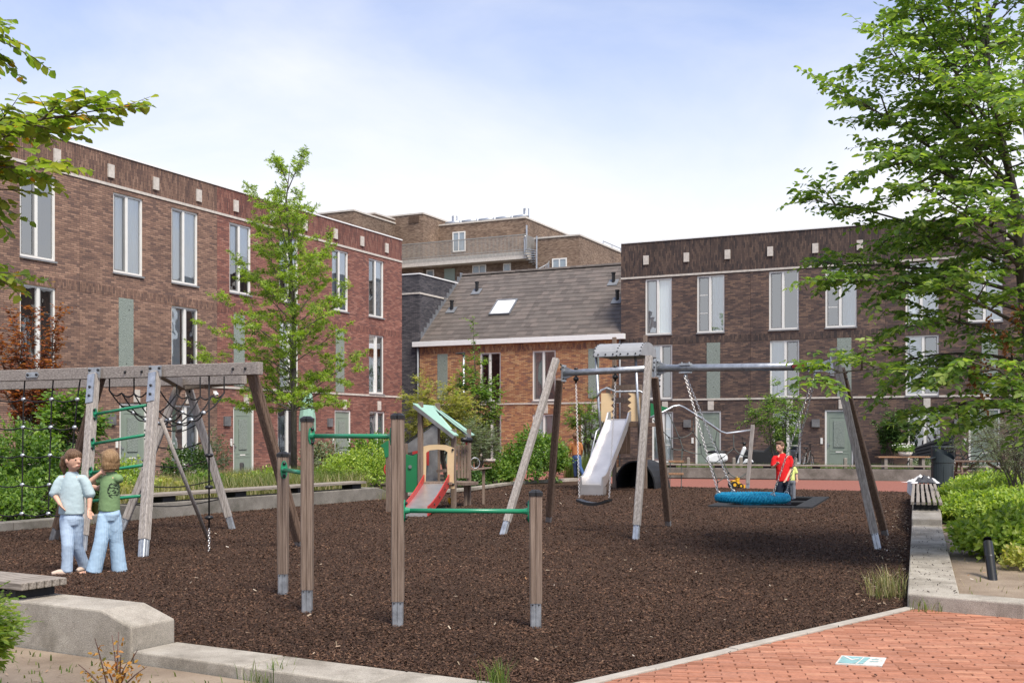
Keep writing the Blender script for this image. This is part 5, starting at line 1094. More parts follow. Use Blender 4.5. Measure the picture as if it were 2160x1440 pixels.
flakes('leaf_litter', scatter([(3.9, 9.8), (7, 7.6), (9, 12), (6.5, 16), (5.2, 14)], 420, .068, 32), .03, 'litter', 83, 'dry leaves on the right soil bed', 'leaf litter', asp=.3)
flakes('leaf_litter', [(wallX(y) - abs(q.normal()) * .25 - .05, y, .012) for y in q.uniform(9.6, 22, 420)], .03, 'litter', 84, 'pale dry leaves gathered along the right kerb wall', 'leaf litter', asp=.35)
# ---------------------------------------------------------------- play equipment
def prof(w, g=.10):      # square timber outline with a groove in the middle of each face and chamfered corners
    h = w / 2; c = w * .10; a = w * .045; d_ = w * .07
    q = [(-h + c, -h), (-a, -h), (0, -h + d_), (a, -h), (h - c, -h)]
    out = []
    for k in range(4):
        cs, sn = math.cos(k * math.pi / 2), math.sin(k * math.pi / 2); out += [(x * cs - y * sn, x * sn + y * cs) for x, y in q]
    return out
def bolt(m, p, d, r=.014, h=.014):
    p = Vector(p); d = Vector(d).normalized(); m.tube([p, p + d * h * .6, p + d * h], [r, r * .9, r * .35], 8)
def post(parent, a, b_, w, mat, foot=.2, cap=False, side=(1, 0, 0), name='post'):
    a, b_ = Vector(a), Vector(b_); d = (b_ - a).normalized(); s0 = a + d * foot
    m = MB(); m.sweep(s0, b_, prof(w), side); o = m.build(name, M[mat], parent, world=True)
    if foot:
        m = MB(); m.sweep(a - d * .08, s0 + d * .01, prof(w * .86), side); f_ = m.build('steel_foot', M['galv'], o, world=True)
        m = MB(); _, _, dd, x, y = m.frame(a, b_, side)
        for sx in (-1, 1): bolt(m, s0 - d * .012 + x * sx * w * .25 - y * w * .43, -y, .007, .008)
        m.build('foot_bolt', M['black'], f_, world=True)
    if cap:
        m = MB(); m.sweep(b_ - d * .005, b_ + d * .022, prof(w * 1.1), side); m.sweep(b_ + d * .022, b_ + d * .042, prof(w * 1.1), side, 0, prof(w * .55)); m.build('cap', M['black'], o, world=True)
    return o
# --- pull-up bars
pb = thing('pull_up_bars', 'four timber posts joined by three green turning bars in the foreground', 'play bars', (-.9, 8.7, 0))
PP = [(gr(597, 1252), 1.285), (gr(648, 1290), 1.60), (gr(839, 1318), 1.615), (gr(1130, 1322), 1.02)]
for (p, h) in PP: post(pb, p, p + Vector((0, 0, h)), .098, 'wood_mid', .19, True)
def bar(p, q, z):
    a, b_ = p + Vector((0, 0, z)), q + Vector((0, 0, z)); d = (b_ - a).normalized(); a = a + d * .048; b_ = b_ - d * .048
    m = MB(); m.tube([a, b_], .0185, 12); o = m.build('bar', M['green_paint'], pb, world=True, smooth=True)
    for (e, s) in ((a, 1), (b_, -1)):
        n = d * s; sd = Vector((0, 0, 1)); y = n.cross(sd); m = MB(); m.extr([e + sd * (math.cos(t) * .085) + y * (math.sin(t) * .033) for t in [k * math.pi / 8 for k in range(16)]], n * .012)
        m.tube([e + n * .010, e + n * .05], [.030, .019], 12); f_ = m.build('flange', M['green_paint'], o, world=True)
        m = MB(); bolt(m, e + sd * .058 + n * .011, n, .017, .018); bolt(m, e - sd * .058 + n * .011, n, .017, .018); m.build('bolt', M['black'], f_, world=True, smooth=True)
bar(PP[0][0], PP[1][0], 1.16); bar(PP[1][0], PP[2][0], 1.475); bar(PP[2][0], PP[3][0], .895)

# --- swing frame
sf = thing('swing_frame', 'long timber and galvanised steel double swing frame', 'swing frame', (2.1, 16.8, 0))
def bay(u, v): return gr(u, v)
SA = [(gr(1061, 1126), at(1173, 757, 17.45)), (gr(1157, 1101), at(1180, 800, 17.75))]
SB = [(gr(1341, 1137), at(1369, 752, 16.55)), (gr(1410, 1110), at(1381, 795, 16.9))]
SC = [(gr(1852, 1157), at(1758, 735, 15.05)), (gr(1868, 1129), at(1774, 778, 15.4))]
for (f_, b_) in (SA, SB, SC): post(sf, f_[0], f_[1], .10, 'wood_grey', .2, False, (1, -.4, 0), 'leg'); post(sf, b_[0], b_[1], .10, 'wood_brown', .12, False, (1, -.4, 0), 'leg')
BA, BB, BC = at(1188, 787, 17.55), at(1378, 777, 16.7), at(1757, 772, 15.18)
for (a, b_, r_) in ((BA, BB, .05), (BB + Vector((.06, -.03, 0)), BC, .055)):
    m = MB(); m.tube([a, b_], r_, 16); m.build('beam', M['galv'], sf, world=True, smooth=True)
    d = (b_ - a).normalized()
    for (e, s) in ((a, 1), (b_, -1)):
        m = MB(); sd = d.cross(Vector((0, 0, 1))).normalized()
        m.extr([e + Vector((0, 0, .11)) - sd * .012, e + Vector((0, 0, -.11)) - sd * .012, e + d * s * .18 + Vector((0, 0, -.045)) - sd * .012, e + d * s * .18 + Vector((0, 0, .045)) - sd * .012], sd * .024)
        m.box(e + d * s * .01, (.02, .13, .26), Matrix.Rotation(math.atan2(d.y, d.x), 3, 'Z')); br = m.build('bracket', M['galv'], sf, world=True)
        m = MB()
        for zz in (.09, -.09):
            for ss in (-.045, .045): bolt(m, e + d * s * .02 + sd * ss + Vector((0, 0, zz)), d * s, .014, .016)
        m.build('bolt', M['black'], br, world=True)
for (f_, b_) in (SA, SB, SC):
    m = MB(); p = f_[1]
    for k in (0, 1): bolt(m, p + Vector((.065, -.03, -.09 - k * .07)), (1, -.4, 0), .016, .02); bolt(m, b_[1] + Vector((.065, -.03, -.05 - k * .09)), (1, -.4, 0), .016, .02)
    m.build('bolt', M['black'], sf, world=True)
dB = (BC - BB).normalized(); e = at(1688, 773, 15.4); sd = Vector((dB.y, -dB.x, 0)).normalized()
m = MB(); m.extr([e + dB * (math.cos(t) * .045 + (.07 if math.cos(t) > 0 else -.07)) + Vector((0, 0, math.sin(t) * .032)) + sd * .045 for t in [k * math.pi / 8 for k in range(16)]], sd * .016); pl_ = m.build('badge', M['black'], sf, world=True)
m = MB(); m.extr([e + dB * (math.cos(t) * .033 + (.062 if math.cos(t) > 0 else -.062)) + Vector((0, 0, math.sin(t) * .021)) + sd * .062 for t in [k * math.pi / 8 for k in range(16)]], sd * .003); m.build('red_field', M['red_panel'], pl_, world=True)
m = MB()
for k in range(7): m.box(e + dB * (-.066 + k * .022) + sd * .0665, (.012, .002, .016 if k % 2 else .012), Matrix.Rotation(math.atan2(dB.y, dB.x), 3, 'Z'))
m.build('letter', M['black'], pl_, world=True)
def chain(m, a, b_, link=.038, wire=.0042):
    a, b_ = Vector(a), Vector(b_); d = (b_ - a); n = max(2, int(d.length / (link * .74))); dn = d.normalized(); s1 = dn.orthogonal().normalized(); s2 = dn.cross(s1)
    for i in range(n): m.torus(a + d * ((i + .5) / n), link * .32, wire, 8, 4, dn, s1 if i % 2 else s2, 1.5)
# belt swing
def on_beam(a, b_, u):
    k = (u - 1080) / F; d = b_ - a; t = (k * a.y - a.x) / (d.x - k * d.y); return a + d * t
s0, s1 = on_beam(BA, BB, 1215), on_beam(BA, BB, 1298); Yb = (s0.y + s1.y) / 2
e0, e1 = at(1222, 1049, Yb - .05), at(1285, 1049, Yb - .3)
bs = thing('belt_swing', 'black rubber belt swing seat hanging on two chains', 'swing', (e0 + e1) / 2 - Vector((0, 0, .05)))
for (s, e) in ((s0, e0), (s1, e1)):
    m = MB(); m.ell(s - Vector((0, 0, .10)), (.045, .035, .04), 10, 8); m.tube([s + Vector((0, 0, .05)), s - Vector((0, 0, .17))], .016, 8); m.tube([s + Vector((0, 0, .045)), s + Vector((0, 0, .075))], .03, 8); m.build('hanger', M['black'], bs, world=True, smooth=True)
    m = MB(); chain(m, s - Vector((0, 0, .16)), e); m.build('chain', M['steel'], bs, world=True, fix=False)
m = MB(); d = (e1 - e0); n = 12; w = Vector((-d.y, d.x, 0)).normalized() * .085; top = []; bot = []
for i in range(n + 1): q = i / n; p = e0 + d * (q * 1.06 - .03) + Vector((0, 0, -.02 - .055 * math.sin(math.pi * q))); top.append(p); bot.append(p + Vector((0, 0, -.035 - .012 * math.sin(math.pi * q))))
for i in range(n): m.add([top[i] - w, top[i + 1] - w, top[i + 1] + w, top[i] + w, bot[i] - w, bot[i + 1] - w, bot[i + 1] + w, bot[i] + w], [(0, 1, 2, 3), (4, 7, 6, 5), (0, 4, 5, 1), (2, 6, 7, 3)] + ([(0, 3, 7, 4)] if i == 0 else []) + ([(1, 5, 6, 2)] if i == n - 1 else []))
m.build('seat', M['black'], bs, world=True, smooth=False)
# basket swing
h0, h1 = on_beam(BB, BC, 1446), on_beam(BB, BC, 1720); cy = 16.05
ctr = at(1587, 1049, cy); Rr = .475; tr = .055; dn = Vector((dB.x, dB.y, 0)).normalized(); pn = Vector((-dn.y, dn.x, 0))
bk = thing('basket_swing', 'round blue rope basket swing hanging on chains', 'swing', ctr - Vector((0, 0, .06)))
m = MB(); m.torus(ctr, Rr, tr, 64, 14, dn, pn); rg = m.build('ring', M['blue_rope'], bk, world=True, smooth=True)
m = MB()
for k in range(72):
    t0 = 2 * math.pi * k / 72; pts = []
    for j in range(9):
        ph = -math.pi * .2 + j / 8 * math.pi * 2; t = t0 + j / 8 * .42; rd = dn * math.cos(t) + pn * math.sin(t); pts.append(ctr + rd * (Rr + math.cos(ph) * (tr + .002)) + Vector((0, 0, math.sin(ph) * (tr + .002))))
    m.tube(pts, .0115, 5, caps=False)
m.build('rope_winding', M['blue_rope'], rg, world=True, smooth=True, fix=False)
m = MB()
for k in range(-4, 5):
    o_ = k * .1; h = math.sqrt(max(.0, (Rr - .03) ** 2 - o_ * o_))
    for (A_, B_) in ((dn, pn), (pn, dn)): pts = [ctr + A_ * o_ + B_ * (h * (2 * j / 8 - 1)) + Vector((0, 0, -.10 * (1 - (2 * j / 8 - 1) ** 2) * (1 - (o_ / Rr) ** 2))) for j in range(9)]; m.tube(pts, .008, 5, caps=False)
m.build('rope_net', M['blue_rope'], bk, world=True, fix=False)
for (h, us, s) in ((h0, ((1443 + 85, 1037), (1543, 1036)), -1), (h1, ((1633, 1036), (1644, 1035)), 1)):
    m = MB(); m.box(h + Vector((0, 0, .055)), (.17, .10, .03), Matrix.Rotation(math.atan2(dB.y, dB.x), 3, 'Z')); m.box(h + Vector((0, 0, -.065)), (.17, .09, .02), Matrix.Rotation(math.atan2(dB.y, dB.x), 3, 'Z'))
    for ss in (-.06, .06): m.tube([h + dn * ss + Vector((0, 0, -.07)), h + dn * ss + Vector((0, 0, .09))], .011, 6)
    m.ell(h + Vector((0, 0, -.12)), (.028, .028, .05), 8, 6); m.build('hanger', M['galv'], bk, world=True)
    for q, pq in enumerate((-.30, .30)):
        e = ctr + dn * s * (Rr * .86) + pn * pq * .9 + Vector((0, 0, .06)); m = MB(); chain(m, h + pn * (pq * .08) - Vector((0, 0, .12)), e, .045, .0052); m.torus(e, .03, .008, 10, 5, dn, Vector((0, 0, 1))); m.build('chain', M['steel'], bk, world=True, fix=False)

# --- climbing frame with ladder, nets and rope
cf = thing('climbing_frame', 'large timber climbing frame with rope nets, ladder and hanging rope', 'climbing frame', (-4.8, 14.8, 0))
def fb(u): # point on the front beam centre line above photo column u
    a, b_ = Vector((-7.2, 15.67, 2.3)), Vector((-3.13, 13.8, 2.3)); k = (u - 1080) / F; d = b_ - a; t = (k * a.y - a.x) / (d.x - k * d.y); return a + d * t
fbd = (Vector((-3.13, 13.8, 0)) - Vector((-7.2, 15.67, 0))).normalized(); fbn = Vector((fbd.y, -fbd.x, 0))
m = MB(); m.beam(fb(66), fb(550), .10, .155, fbn); m.build('beam', M['wood_grey_x'], cf, world=True, bevel=.008)
m = MB(); m.beam(fb(-420), fb(65.4), .10, .155, fbn); m.build('beam', M['wood_grey_x'], cf, world=True, bevel=.008)
def plate(c, d, n, L, h, nb=2):
    m = MB(); k = 12; q = []
    for i in range(2 * k): t = i * math.pi / k; q.append(c + d * (math.cos(t) * h / 2 + (L / 2 - h / 2) * (1 if math.cos(t) >= 0 else -1)) + Vector((0, 0, math.sin(t) * h / 2)))
    m.extr(q, n * .008); o = m.build('joint_plate', M['galv'], cf, world=True); m = MB()
    for s in (-1, 1): bolt(m, c + d * s * (L / 2 - h / 2) + n * .008, n, .02, .022)
    m.build('bolt', M['black'], o, world=True)
plate(fb(75) + fbn * .052, fbd, fbn, .24, .075)
m = MB()
for u in (270, 305, 497, 523): bolt(m, fb(u) + fbn * .05, fbn, .02, .02)
m.build('bolt', M['black'], cf, world=True)
L1, L2 = (gr(172, 1163), fb(210) + fbn * .09), (gr(302, 1173), fb(338) + fbn * .09)
for (a, b_) in (L1, L2):
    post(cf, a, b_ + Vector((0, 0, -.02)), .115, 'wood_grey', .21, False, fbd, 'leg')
    d = (b_ - a).normalized(); m = MB(); m.box(b_ + fbn * .0 + Vector((0, 0, .0)), (.20, .02, .14), Matrix.Rotation(math.atan2(fbd.y, fbd.x), 3, 'Z')); m.beam(b_ - d * .02 + fbn * .05, b_ - d * .42 + fbn * .055, .115, .02, fbd)
    o = m.build('bracket', M['galv'], cf, world=True); m = MB()
    for s in (-.075, .075): bolt(m, b_ + fbd * s + fbn * .012 + Vector((0, 0, .035)), fbn, .019, .022)
    for k in (.20, .32): bolt(m, b_ - d * k + fbn * .065, fbn, .019, .022)
    m.build('bolt', M['black'], o, world=True)
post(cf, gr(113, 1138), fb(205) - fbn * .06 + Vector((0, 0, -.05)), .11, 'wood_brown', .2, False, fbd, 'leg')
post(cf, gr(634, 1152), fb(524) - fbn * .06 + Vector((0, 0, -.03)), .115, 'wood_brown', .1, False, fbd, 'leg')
ap_ = at(385, 811, 17.3); L3a, L3b = gr(256, 1119), gr(490, 1115)
post(cf, L3a, ap_ + Vector((-.06, 0, -.02)), .11, 'wood_grey', .2, False, (1, .1, 0), 'leg'); post(cf, L3b, ap_ + Vector((.06, 0, .06)), .11, 'wood_grey', .2, False, (1, .1, 0), 'leg')
m = MB(); m.beam(fb(330) - fbn * .08 + Vector((0, 0, .0)), ap_ + Vector((0, 0, .0)), .10, .15, (1, .1, 0)); m.build('beam', M['wood_grey_x'], cf, world=True, bevel=.008)
m = MB(); m.beam(fb(-420) - fbn * 2.2, fb(300) - fbn * 2.1 + Vector((0, 0, .0)), .10, .15, fbn); m.beam(fb(300) - fbn * 2.1, ap_ - Vector((0, 0, .01)), .10, .15, (0, 1, 0)); m.build('beam', M['wood_grey_x'], cf, world=True, bevel=.008)
m = MB()
for (w_, e) in (('a', ap_ + Vector((.07, -.06, .0))),):
    for k in (0, .12, .24): bolt(m, e + (L3b - ap_).normalized() * k + Vector((.02, -.02, 0)), (.9, -.4, 0), .019, .022)
m.build('bolt', M['black'], cf, world=True)
m = MB(); m.tube([fb(346) + fbn * .06 + Vector((0, 0, -.62)), gr(441, 1142)], .026, 10); m.build('slide_pole', M['wood_grey'], cf, world=True, smooth=True)
dl1, dl2 = (L1[1] - L1[0]), (L2[1] - L2[0])
for z, z2 in ((.62, .73), (.98, 1.11), (1.35, 1.49), (1.74, 1.87)):
    a, b_ = L1[0] + dl1 * (z / dl1.z), L2[0] + dl2 * (z2 / dl2.z); d = (b_ - a).normalized(); m = MB(); m.tube([a + d * .05, b_ - d * .05], .02, 12); o = m.build('rung', M['green_paint'], cf, world=True, smooth=True)
    for (e, s) in ((a + d * .058, 1), (b_ - d * .058, -1)):
        m = MB(); m.extr([e + Vector((0, 0, math.cos(t) * .08)) + fbn * (math.sin(t) * .032) for t in [k * math.pi / 6 for k in range(12)]], d * s * .012); m.tube([e, e + d * s * .045], [.03, .02], 10); f_ = m.build('flange', M['green_paint'], cf, world=True); m = MB()
        for zz in (-.055, .055): bolt(m, e + d * s * .012 + Vector((0, 0, zz)) + fbn * .02, (fbn + d * s).normalized(), .017, .02)
        m.build('bolt', M['black'], f_, world=True)
def sagrope(m, a, b_, sag, r=.010, n=8): m.tube([Vector(a).lerp(Vector(b_), i / n) - Vector((0, 0, sag * math.sin(math.pi * i / n))) for i in range(n + 1)], r, 6, caps=False)
# cargo net on the left: vertical and sagging horizontal ropes with clamps
cols = [(-230, -228), (-150, -150), (-70, -72), (-10, -10), (50, 46), (110, 102), (167, 140)]; rows = [842, 901, 960, 1022, 1083]
m = MB(); knots = {}
for ci, (ut, ub) in enumerate(cols):
    top = fb(ut) - fbn * .02; pts = [top + Vector((0, 0, -.07))]
    for ri, v in enumerate(rows):
        q = (v - 800) / 285; u = ut + (ub - ut) * q; p = at(u, v, top.y + .02 * ri); knots[ci, ri] = p; pts.append(p)
    m.tube(pts, .0105, 6, caps=False)
m.build('rope_vertical', M['rope'], cf, world=True, smooth=True, fix=False)
for ri in range(len(rows)):
    m = MB()
    for ci in range(len(cols) - 1): sagrope(m, knots[ci, ri], knots[ci + 1, ri], .035, .0105)
    m.build('rope_horizontal', M['rope'], cf, world=True, smooth=True, fix=False)
cl = MB(); cl.ell((0, 0, 0), (.034, .022, .03), 10, 6); cme = cl.mesh('rope_clamp', M['galv'], True); ko = WLOC[cf.name]
for p in knots.values(): inst('rope_clamp', cme, cf, p - ko)
# sagging net between the ladder and the back beam
m = MB(); gp = {}
fr0, fr1 = fb(225) - fbn * .05, fb(330) - fbn * .05; bk0, bk1 = fr0 - fbn * 1.3, fr1 - fbn * 1.3
for i in range(5):
    for j in range(4):
        p = (fr0.lerp(fr1, i / 4)).lerp(bk0.lerp(bk1, i / 4), j / 3); sg = .62 * math.sin(math.pi * (j + .35) / 3.7) * (.75 + .25 * math.sin(math.pi * i / 4)); gp[i, j] = p + Vector((0, 0, -.1 - sg))
for i in range(5):
    for j in range(3): sagrope(m, gp[i, j], gp[i, j + 1], .05)
for j in range(4):
    for i in range(4): sagrope(m, gp[i, j], gp[i + 1, j], .05)
for i in range(0, 5, 2): sagrope(m, gp[i, 0], fr0.lerp(fr1, i / 4), 0); sagrope(m, gp[i, 3], bk0.lerp(bk1, i / 4), 0)
m.build('hammock_net', M['rope'], cf, world=True, smooth=True, fix=False)
for (i, j), p in gp.items():
    if 0 < j < 3: inst('rope_clamp', cme, cf, p - ko)
for k, v in enumerate((905, 942, 980, 1022, 1062)):          # rope rungs in the back A-frame
    fl_ = lambda a, b_, v_: a + (b_ - a) * ((at(0, v_, 17.3).z - a.z) / (b_.z - a.z)); a, b_ = fl_(L3a, ap_, v), fl_(L3b, ap_, v - 10); m = MB(); sagrope(m, a, b_, .07); m.build('rope_rung', M['rope'], cf, world=True, smooth=True, fix=False)
rt = fb(441) + Vector((0, 0, -.07)); rb = Vector((rt.x, rt.y, .0)); m = MB(); m.tube([rt, rb + Vector((0, 0, .30))], .011, 8); hr = m.build('hanging_rope', M['rope'], cf, world=True, smooth=True)
for v in (960, 1027, 1091): z = at(0, v, rt.y).z; m = MB(); m.lathe([(0, -.03), (.04, -.02), (.06, 0), (.04, .02), (0, .03)], (rt.x, rt.y, z), 14); m.build('foot_disc', M['black'], hr, world=True, smooth=True)
m = MB(); chain(m, rb + Vector((0, 0, .30)), rb + Vector((0, 0, -.02)), .04, .005); m.build('anchor_chain', M['steel'], hr, world=True, fix=False)
m = MB(); p = gr(113, 1138) + Vector((.1, -.1, .5)); chain(m, p + Vector((.25, -.1, .15)), p, .03, .004); m.build('anchor_chain', M['steel'], cf, world=True, fix=False)

# --- in-ground trampoline
tp = [gr(1493, 1069), gr(1713, 1072), gr(1749, 1050), gr(1750, 1050)]
T0, T1 = tp[0], tp[1]; tv = (tp[2] - tp[1]); tu = T1 - T0
tm = thing('trampoline', 'sunken rectangular trampoline with grey rubber surround', 'trampoline', (T0 + T1) / 2)
def tq_(a, b_, z): p = T0 + tu * a + tv * b_; return (p.x, p.y, z)
def tslab(name, a0, a1, b0, b1, z0, z1, mat):
    m = MB(); m.prism([tq_(a0, b0, 0)[:2], tq_(a1, b0, 0)[:2], tq_(a1, b1, 0)[:2], tq_(a0, b1, 0)[:2]], z0, z1); return m.build(name, M[mat], tm, world=True)
for k in range(6): tslab('rubber_tile', 0, .16, k / 6 + .002, (k + 1) / 6 - .002, .0, .035, 'rubber'); tslab('rubber_tile', .84, 1, k / 6 + .002, (k + 1) / 6 - .002, .0, .035, 'rubber')
tslab('rubber_tile', .162, .838, .0, .05, .0, .034, 'rubber'); tslab('rubber_tile', .162, .838, .93, 1.0, .0, .034, 'rubber'); tslab('rubber_tile', .162, .838, .47, .53, .0, .034, 'rubber')
tslab('jumping_mat', .165, .835, .055, .465, .003, .009, 'mat_black'); tslab('jumping_mat', .165, .835, .535, .925, .003, .009, 'mat_black')

# --- play tower with the big steel slide
TY = 29.6
tw = thing('play_tower', 'play tower with curved grey roof and long stainless steel slide', 'play tower', (3.1, 29.6, 0))
def tube_(name, pts, r, mat, par=tw, n=8): m = MB(); m.tube(pts, r, n); return m.build(name, M[mat], par, world=True, smooth=True)
def tpost(u0, v0, u1, v1, Y0, Y1, w, mat): m = MB(); m.beam(at(u0, v0, Y0), at(u1, v1, Y1), w, w, (1, -.4, 0)); return m.build('post', M[mat], tw, world=True, bevel=.008)
for (u, vt, Y) in ((1296, 711, 30.4), (1361, 707, 30.0), (1283, 815, 29.2), (1350, 812, 28.8)):
    p = at(u, vt, Y); m = MB(); m.beam((p.x, p.y, 0), p, .10, .10, (1, -.4, 0)); m.build('post', M['wood_mid'], tw, world=True, bevel=.008)
tube_('hand_pole', [at(1257, 750, 29.0), at(1263, 860, 28.9), at(1269, 925, 28.8)], .035, 'galv'); tube_('hand_pole', [at(1340, 747, 28.7), at(1345, 840, 28.6), at(1352, 930, 28.5)], .035, 'galv')
for (u, v, Y) in ((1257, 750, 29.0), (1340, 747, 28.7)): m = MB(); m.ell(at(u, v - 1, Y), (.042, .042, .04), 10, 6); m.build('pole_cap', M['leaf_lime'] if False else M['mint'], tw, world=True, smooth=True)
# vaulted roof: an arc swept along the row direction
rax = Vector((.9008, -.4342, 0)); rnn = Vector((.4342, .9008, 0)); rl0 = at(1250, 758, 28.9); rlen = 1.32; arc = []
for k in range(13): t = math.pi * (.04 + .92 * k / 12); arc.append(rnn * (.62 * (1 - math.cos(t))) + Vector((0, 0, .44 * math.sin(t) ** .8)))
m = MB(); nA = len(arc); vs = []
for s in (0, rlen): vs += [rl0 + rax * s + q for q in arc]
for s in (0, rlen): vs += [rl0 + rax * s + q * 1.0 + Vector((0, 0, -.02)) for q in arc]
m.add(vs, [(k, k + 1, nA + k + 1, nA + k) for k in range(nA - 1)] + [(2 * nA + k, 3 * nA + k, 3 * nA + k + 1, 2 * nA + k + 1) for k in range(nA - 1)] + [(k, 2 * nA + k, 2 * nA + k + 1, k + 1) for k in range(nA - 1)] + [(nA + k, nA + k + 1, 3 * nA + k + 1, 3 * nA + k) for k in range(nA - 1)] + [(0, nA, 3 * nA, 2 * nA), (nA - 1, 3 * nA - 1, 4 * nA - 1, 2 * nA - 1)])
rf = m.build('roof', M['alu_roof'], tw, world=True, smooth=False); m = MB()
for s in (.03, rlen / 2, rlen - .03):
    for k in range(0, nA // 2 + 2): bolt(m, rl0 + rax * s + arc[k] + Vector((0, 0, .0)), (-rnn * .7 + Vector((0, 0, .7))), .022, .016)
for s in np.linspace(.15, rlen - .15, 6): bolt(m, rl0 + rax * float(s) + arc[0] + Vector((0, 0, .04)), -rnn, .022, .016); bolt(m, rl0 + rax * float(s) + arc[5], (-rnn * .5 + Vector((0, 0, .8))), .022, .016)
m.build('bolt', M['black'], rf, world=True)
for s in (.0, rlen - .03):
    m = MB(); q = [rl0 + rax * s + a for a in arc]; m.extr(q, rax * .03); m.build('gable', M['alu_roof'], rf, world=True)
# platform, panels with wavy inner edges, rails
pz = at(1310, 886, 28.7).z
c0 = at(1270, 886, 29.0); m = MB(); q = [c0, c0 + rax * 1.15, c0 + rax * 1.15 + rnn * 1.25, c0 + rnn * 1.25]; m.prism([(p.x, p.y) for p in q], pz - .16, pz - .06); m.build('platform', M['wood_brown'], tw, world=True)
def wav(u0, u1, v0, v1, Y, side):
    pts = []; n = 9
    inner = [((u1 if side > 0 else u0) + (4 * ((k % 2) * 2 - 1)), v0 + (v1 - v0) * k / n) for k in range(n + 1)]
    o_ = u0 if side > 0 else u1; pts = [(o_, v0)] + inner + [(o_, v1)]
    m = MB(); m.extr([at(u, v, Y) for u, v in pts], (.008, .018, 0)); return m.build('wavy_panel', M['beige'], tw, world=True)
wav(1268, 1292, 829, 888, 28.9, 1); wav(1328, 1350, 829, 888, 28.65, -1)
m = MB(); m.beam(at(1290, 844, 30.2), at(1360, 842, 30.0), .03, .14, rnn); m.build('rail_board', M['wood_mid'], tw, world=True); m = MB(); m.beam(at(1290, 817, 30.2), at(1360, 815, 30.0), .03, .12, rnn); m.build('rail_board', M['wood_mid'], tw, world=True)
tube_('hand_rail', [at(1258, 840, 28.9), at(1268, 823, 28.9), at(1280, 818, 28.9), at(1300, 826, 28.8), at(1350, 825, 28.6), at(1360, 830, 28.6), at(1356, 842, 28.6)], .03, 'galv')
# slide
sa, sb = at(1308, 883, 28.6), at(1248, 1034, 26.9); sd = (sb - sa); sw_ = Vector((.93, -.36, 0)) * .24
path = []
for k in range(15):
    q = k / 14; p = sa + sd * q; z = sa.z + (.30 - sa.z) * min(1, q * 1.12) if q < .86 else .30 - (q - .86) * .35
    if q < .08: z = sa.z - q * .5
    path.append(Vector((p.x, p.y, max(z, .24))))
m = MB(); sec = []
for p in path: sec.append([p - sw_ * 1.22 + Vector((0, 0, .20)), p - sw_ * 1.06 + Vector((0, 0, .19)), p - sw_, p + sw_, p + sw_ * 1.06 + Vector((0, 0, .19)), p + sw_ * 1.22 + Vector((0, 0, .20)), p + sw_ * 1.22 - Vector((0, 0, .06)), p - sw_ * 1.22 - Vector((0, 0, .06))])
vs = [q for s in sec for q in s]; n8 = 8
m.add(vs, [(i * n8 + k, i * n8 + (k + 1) % n8, (i + 1) * n8 + (k + 1) % n8, (i + 1) * n8 + k) for i in range(14) for k in range(n8)] + [tuple(range(n8)), tuple(14 * n8 + k for k in range(n8))]); m.build('slide', M['steel'], tw, world=True, auto=True)
m = MB(); p = path[-1]; m.prism([(p - sw_ * 1.2).to_2d()[:], (p + sw_ * 1.2).to_2d()[:], (p + sw_ * 1.2 + Vector((.1, .25, 0))).to_2d()[:], (p - sw_ * 1.2 + Vector((.1, .25, 0))).to_2d()[:]], 0, .2); m.build('slide_foot', M['steel'], tw, world=True)
# tunnel below, back wall boards, ladder pole with balls
tc_, rt_ = at(1346, 1027, 30.4), .60; tc_ = Vector((tc_.x, tc_.y, 0)); q = [tc_ + rax * (-math.cos(t) * rt_) + Vector((0, 0, math.sin(t) * .76)) for t in [math.pi * k / 14 for k in range(15)]]; qi = [tc_ + rax * (-math.cos(t) * (rt_ - .04)) + Vector((0, 0, math.sin(t) * .72)) for t in [math.pi * k / 14 for k in range(15)]]
m = MB(); m.add([p - rnn * .3 for p in q] + [p + rnn * .9 for p in q] + [p - rnn * .3 for p in qi] + [p + rnn * .9 for p in qi], [(k, k + 1, 16 + k, 15 + k) for k in range(14)] + [(30 + k, 45 + k, 46 + k, 31 + k) for k in range(14)] + [(k, 30 + k, 31 + k, k + 1) for k in range(14)]); m.build('tunnel', M['black_soft'], tw, world=True, fix=False, auto=False)
m = MB(); m.extr([p + rnn * .9 for p in q], rnn * .03); m.build('tunnel_back', M['black_soft'], tw, world=True)
m = MB(); m.beam(at(1300, 967, 29.9), at(1372, 967, 29.6), .05, .05, rnn); m.build('tunnel_beam', M['wood_mid'], tw, world=True)
for k in range(5): a = at(1290 + k * 9, 895, 30.5); m = MB(); m.box((a.x, a.y, pz * .5 + .45), (.10, .03, pz - .95), Matrix.Rotation(RRZ, 3, 'Z')); m.build('board', M['wood_brown'], tw, world=True)
lp = [at(1268, 900, 28.9), at(1258, 910, 28.7), at(1252, 935, 28.6), at(1247, 960, 28.5), at(1240, 1003, 28.4)]; lp.append(Vector((lp[-1].x - .05, lp[-1].y, -.03))); cp = tube_('climbing_pole', lp, .024, 'galv')
for (u, v) in ((1250, 923), (1258, 930), (1247, 963), (1254, 957)): m = MB(); m.ell(at(u, v, 28.6), (.05, .05, .05), 12, 8); m.build('climbing_ball', M['black'], cp, world=True, smooth=True)
m = MB(); m.extr([at(1372, 850, 29.6), at(1415, 861, 29.6), at(1372, 882, 29.6)], rnn * .02); m.build('side_panel', M['green_panel'], tw, world=True)
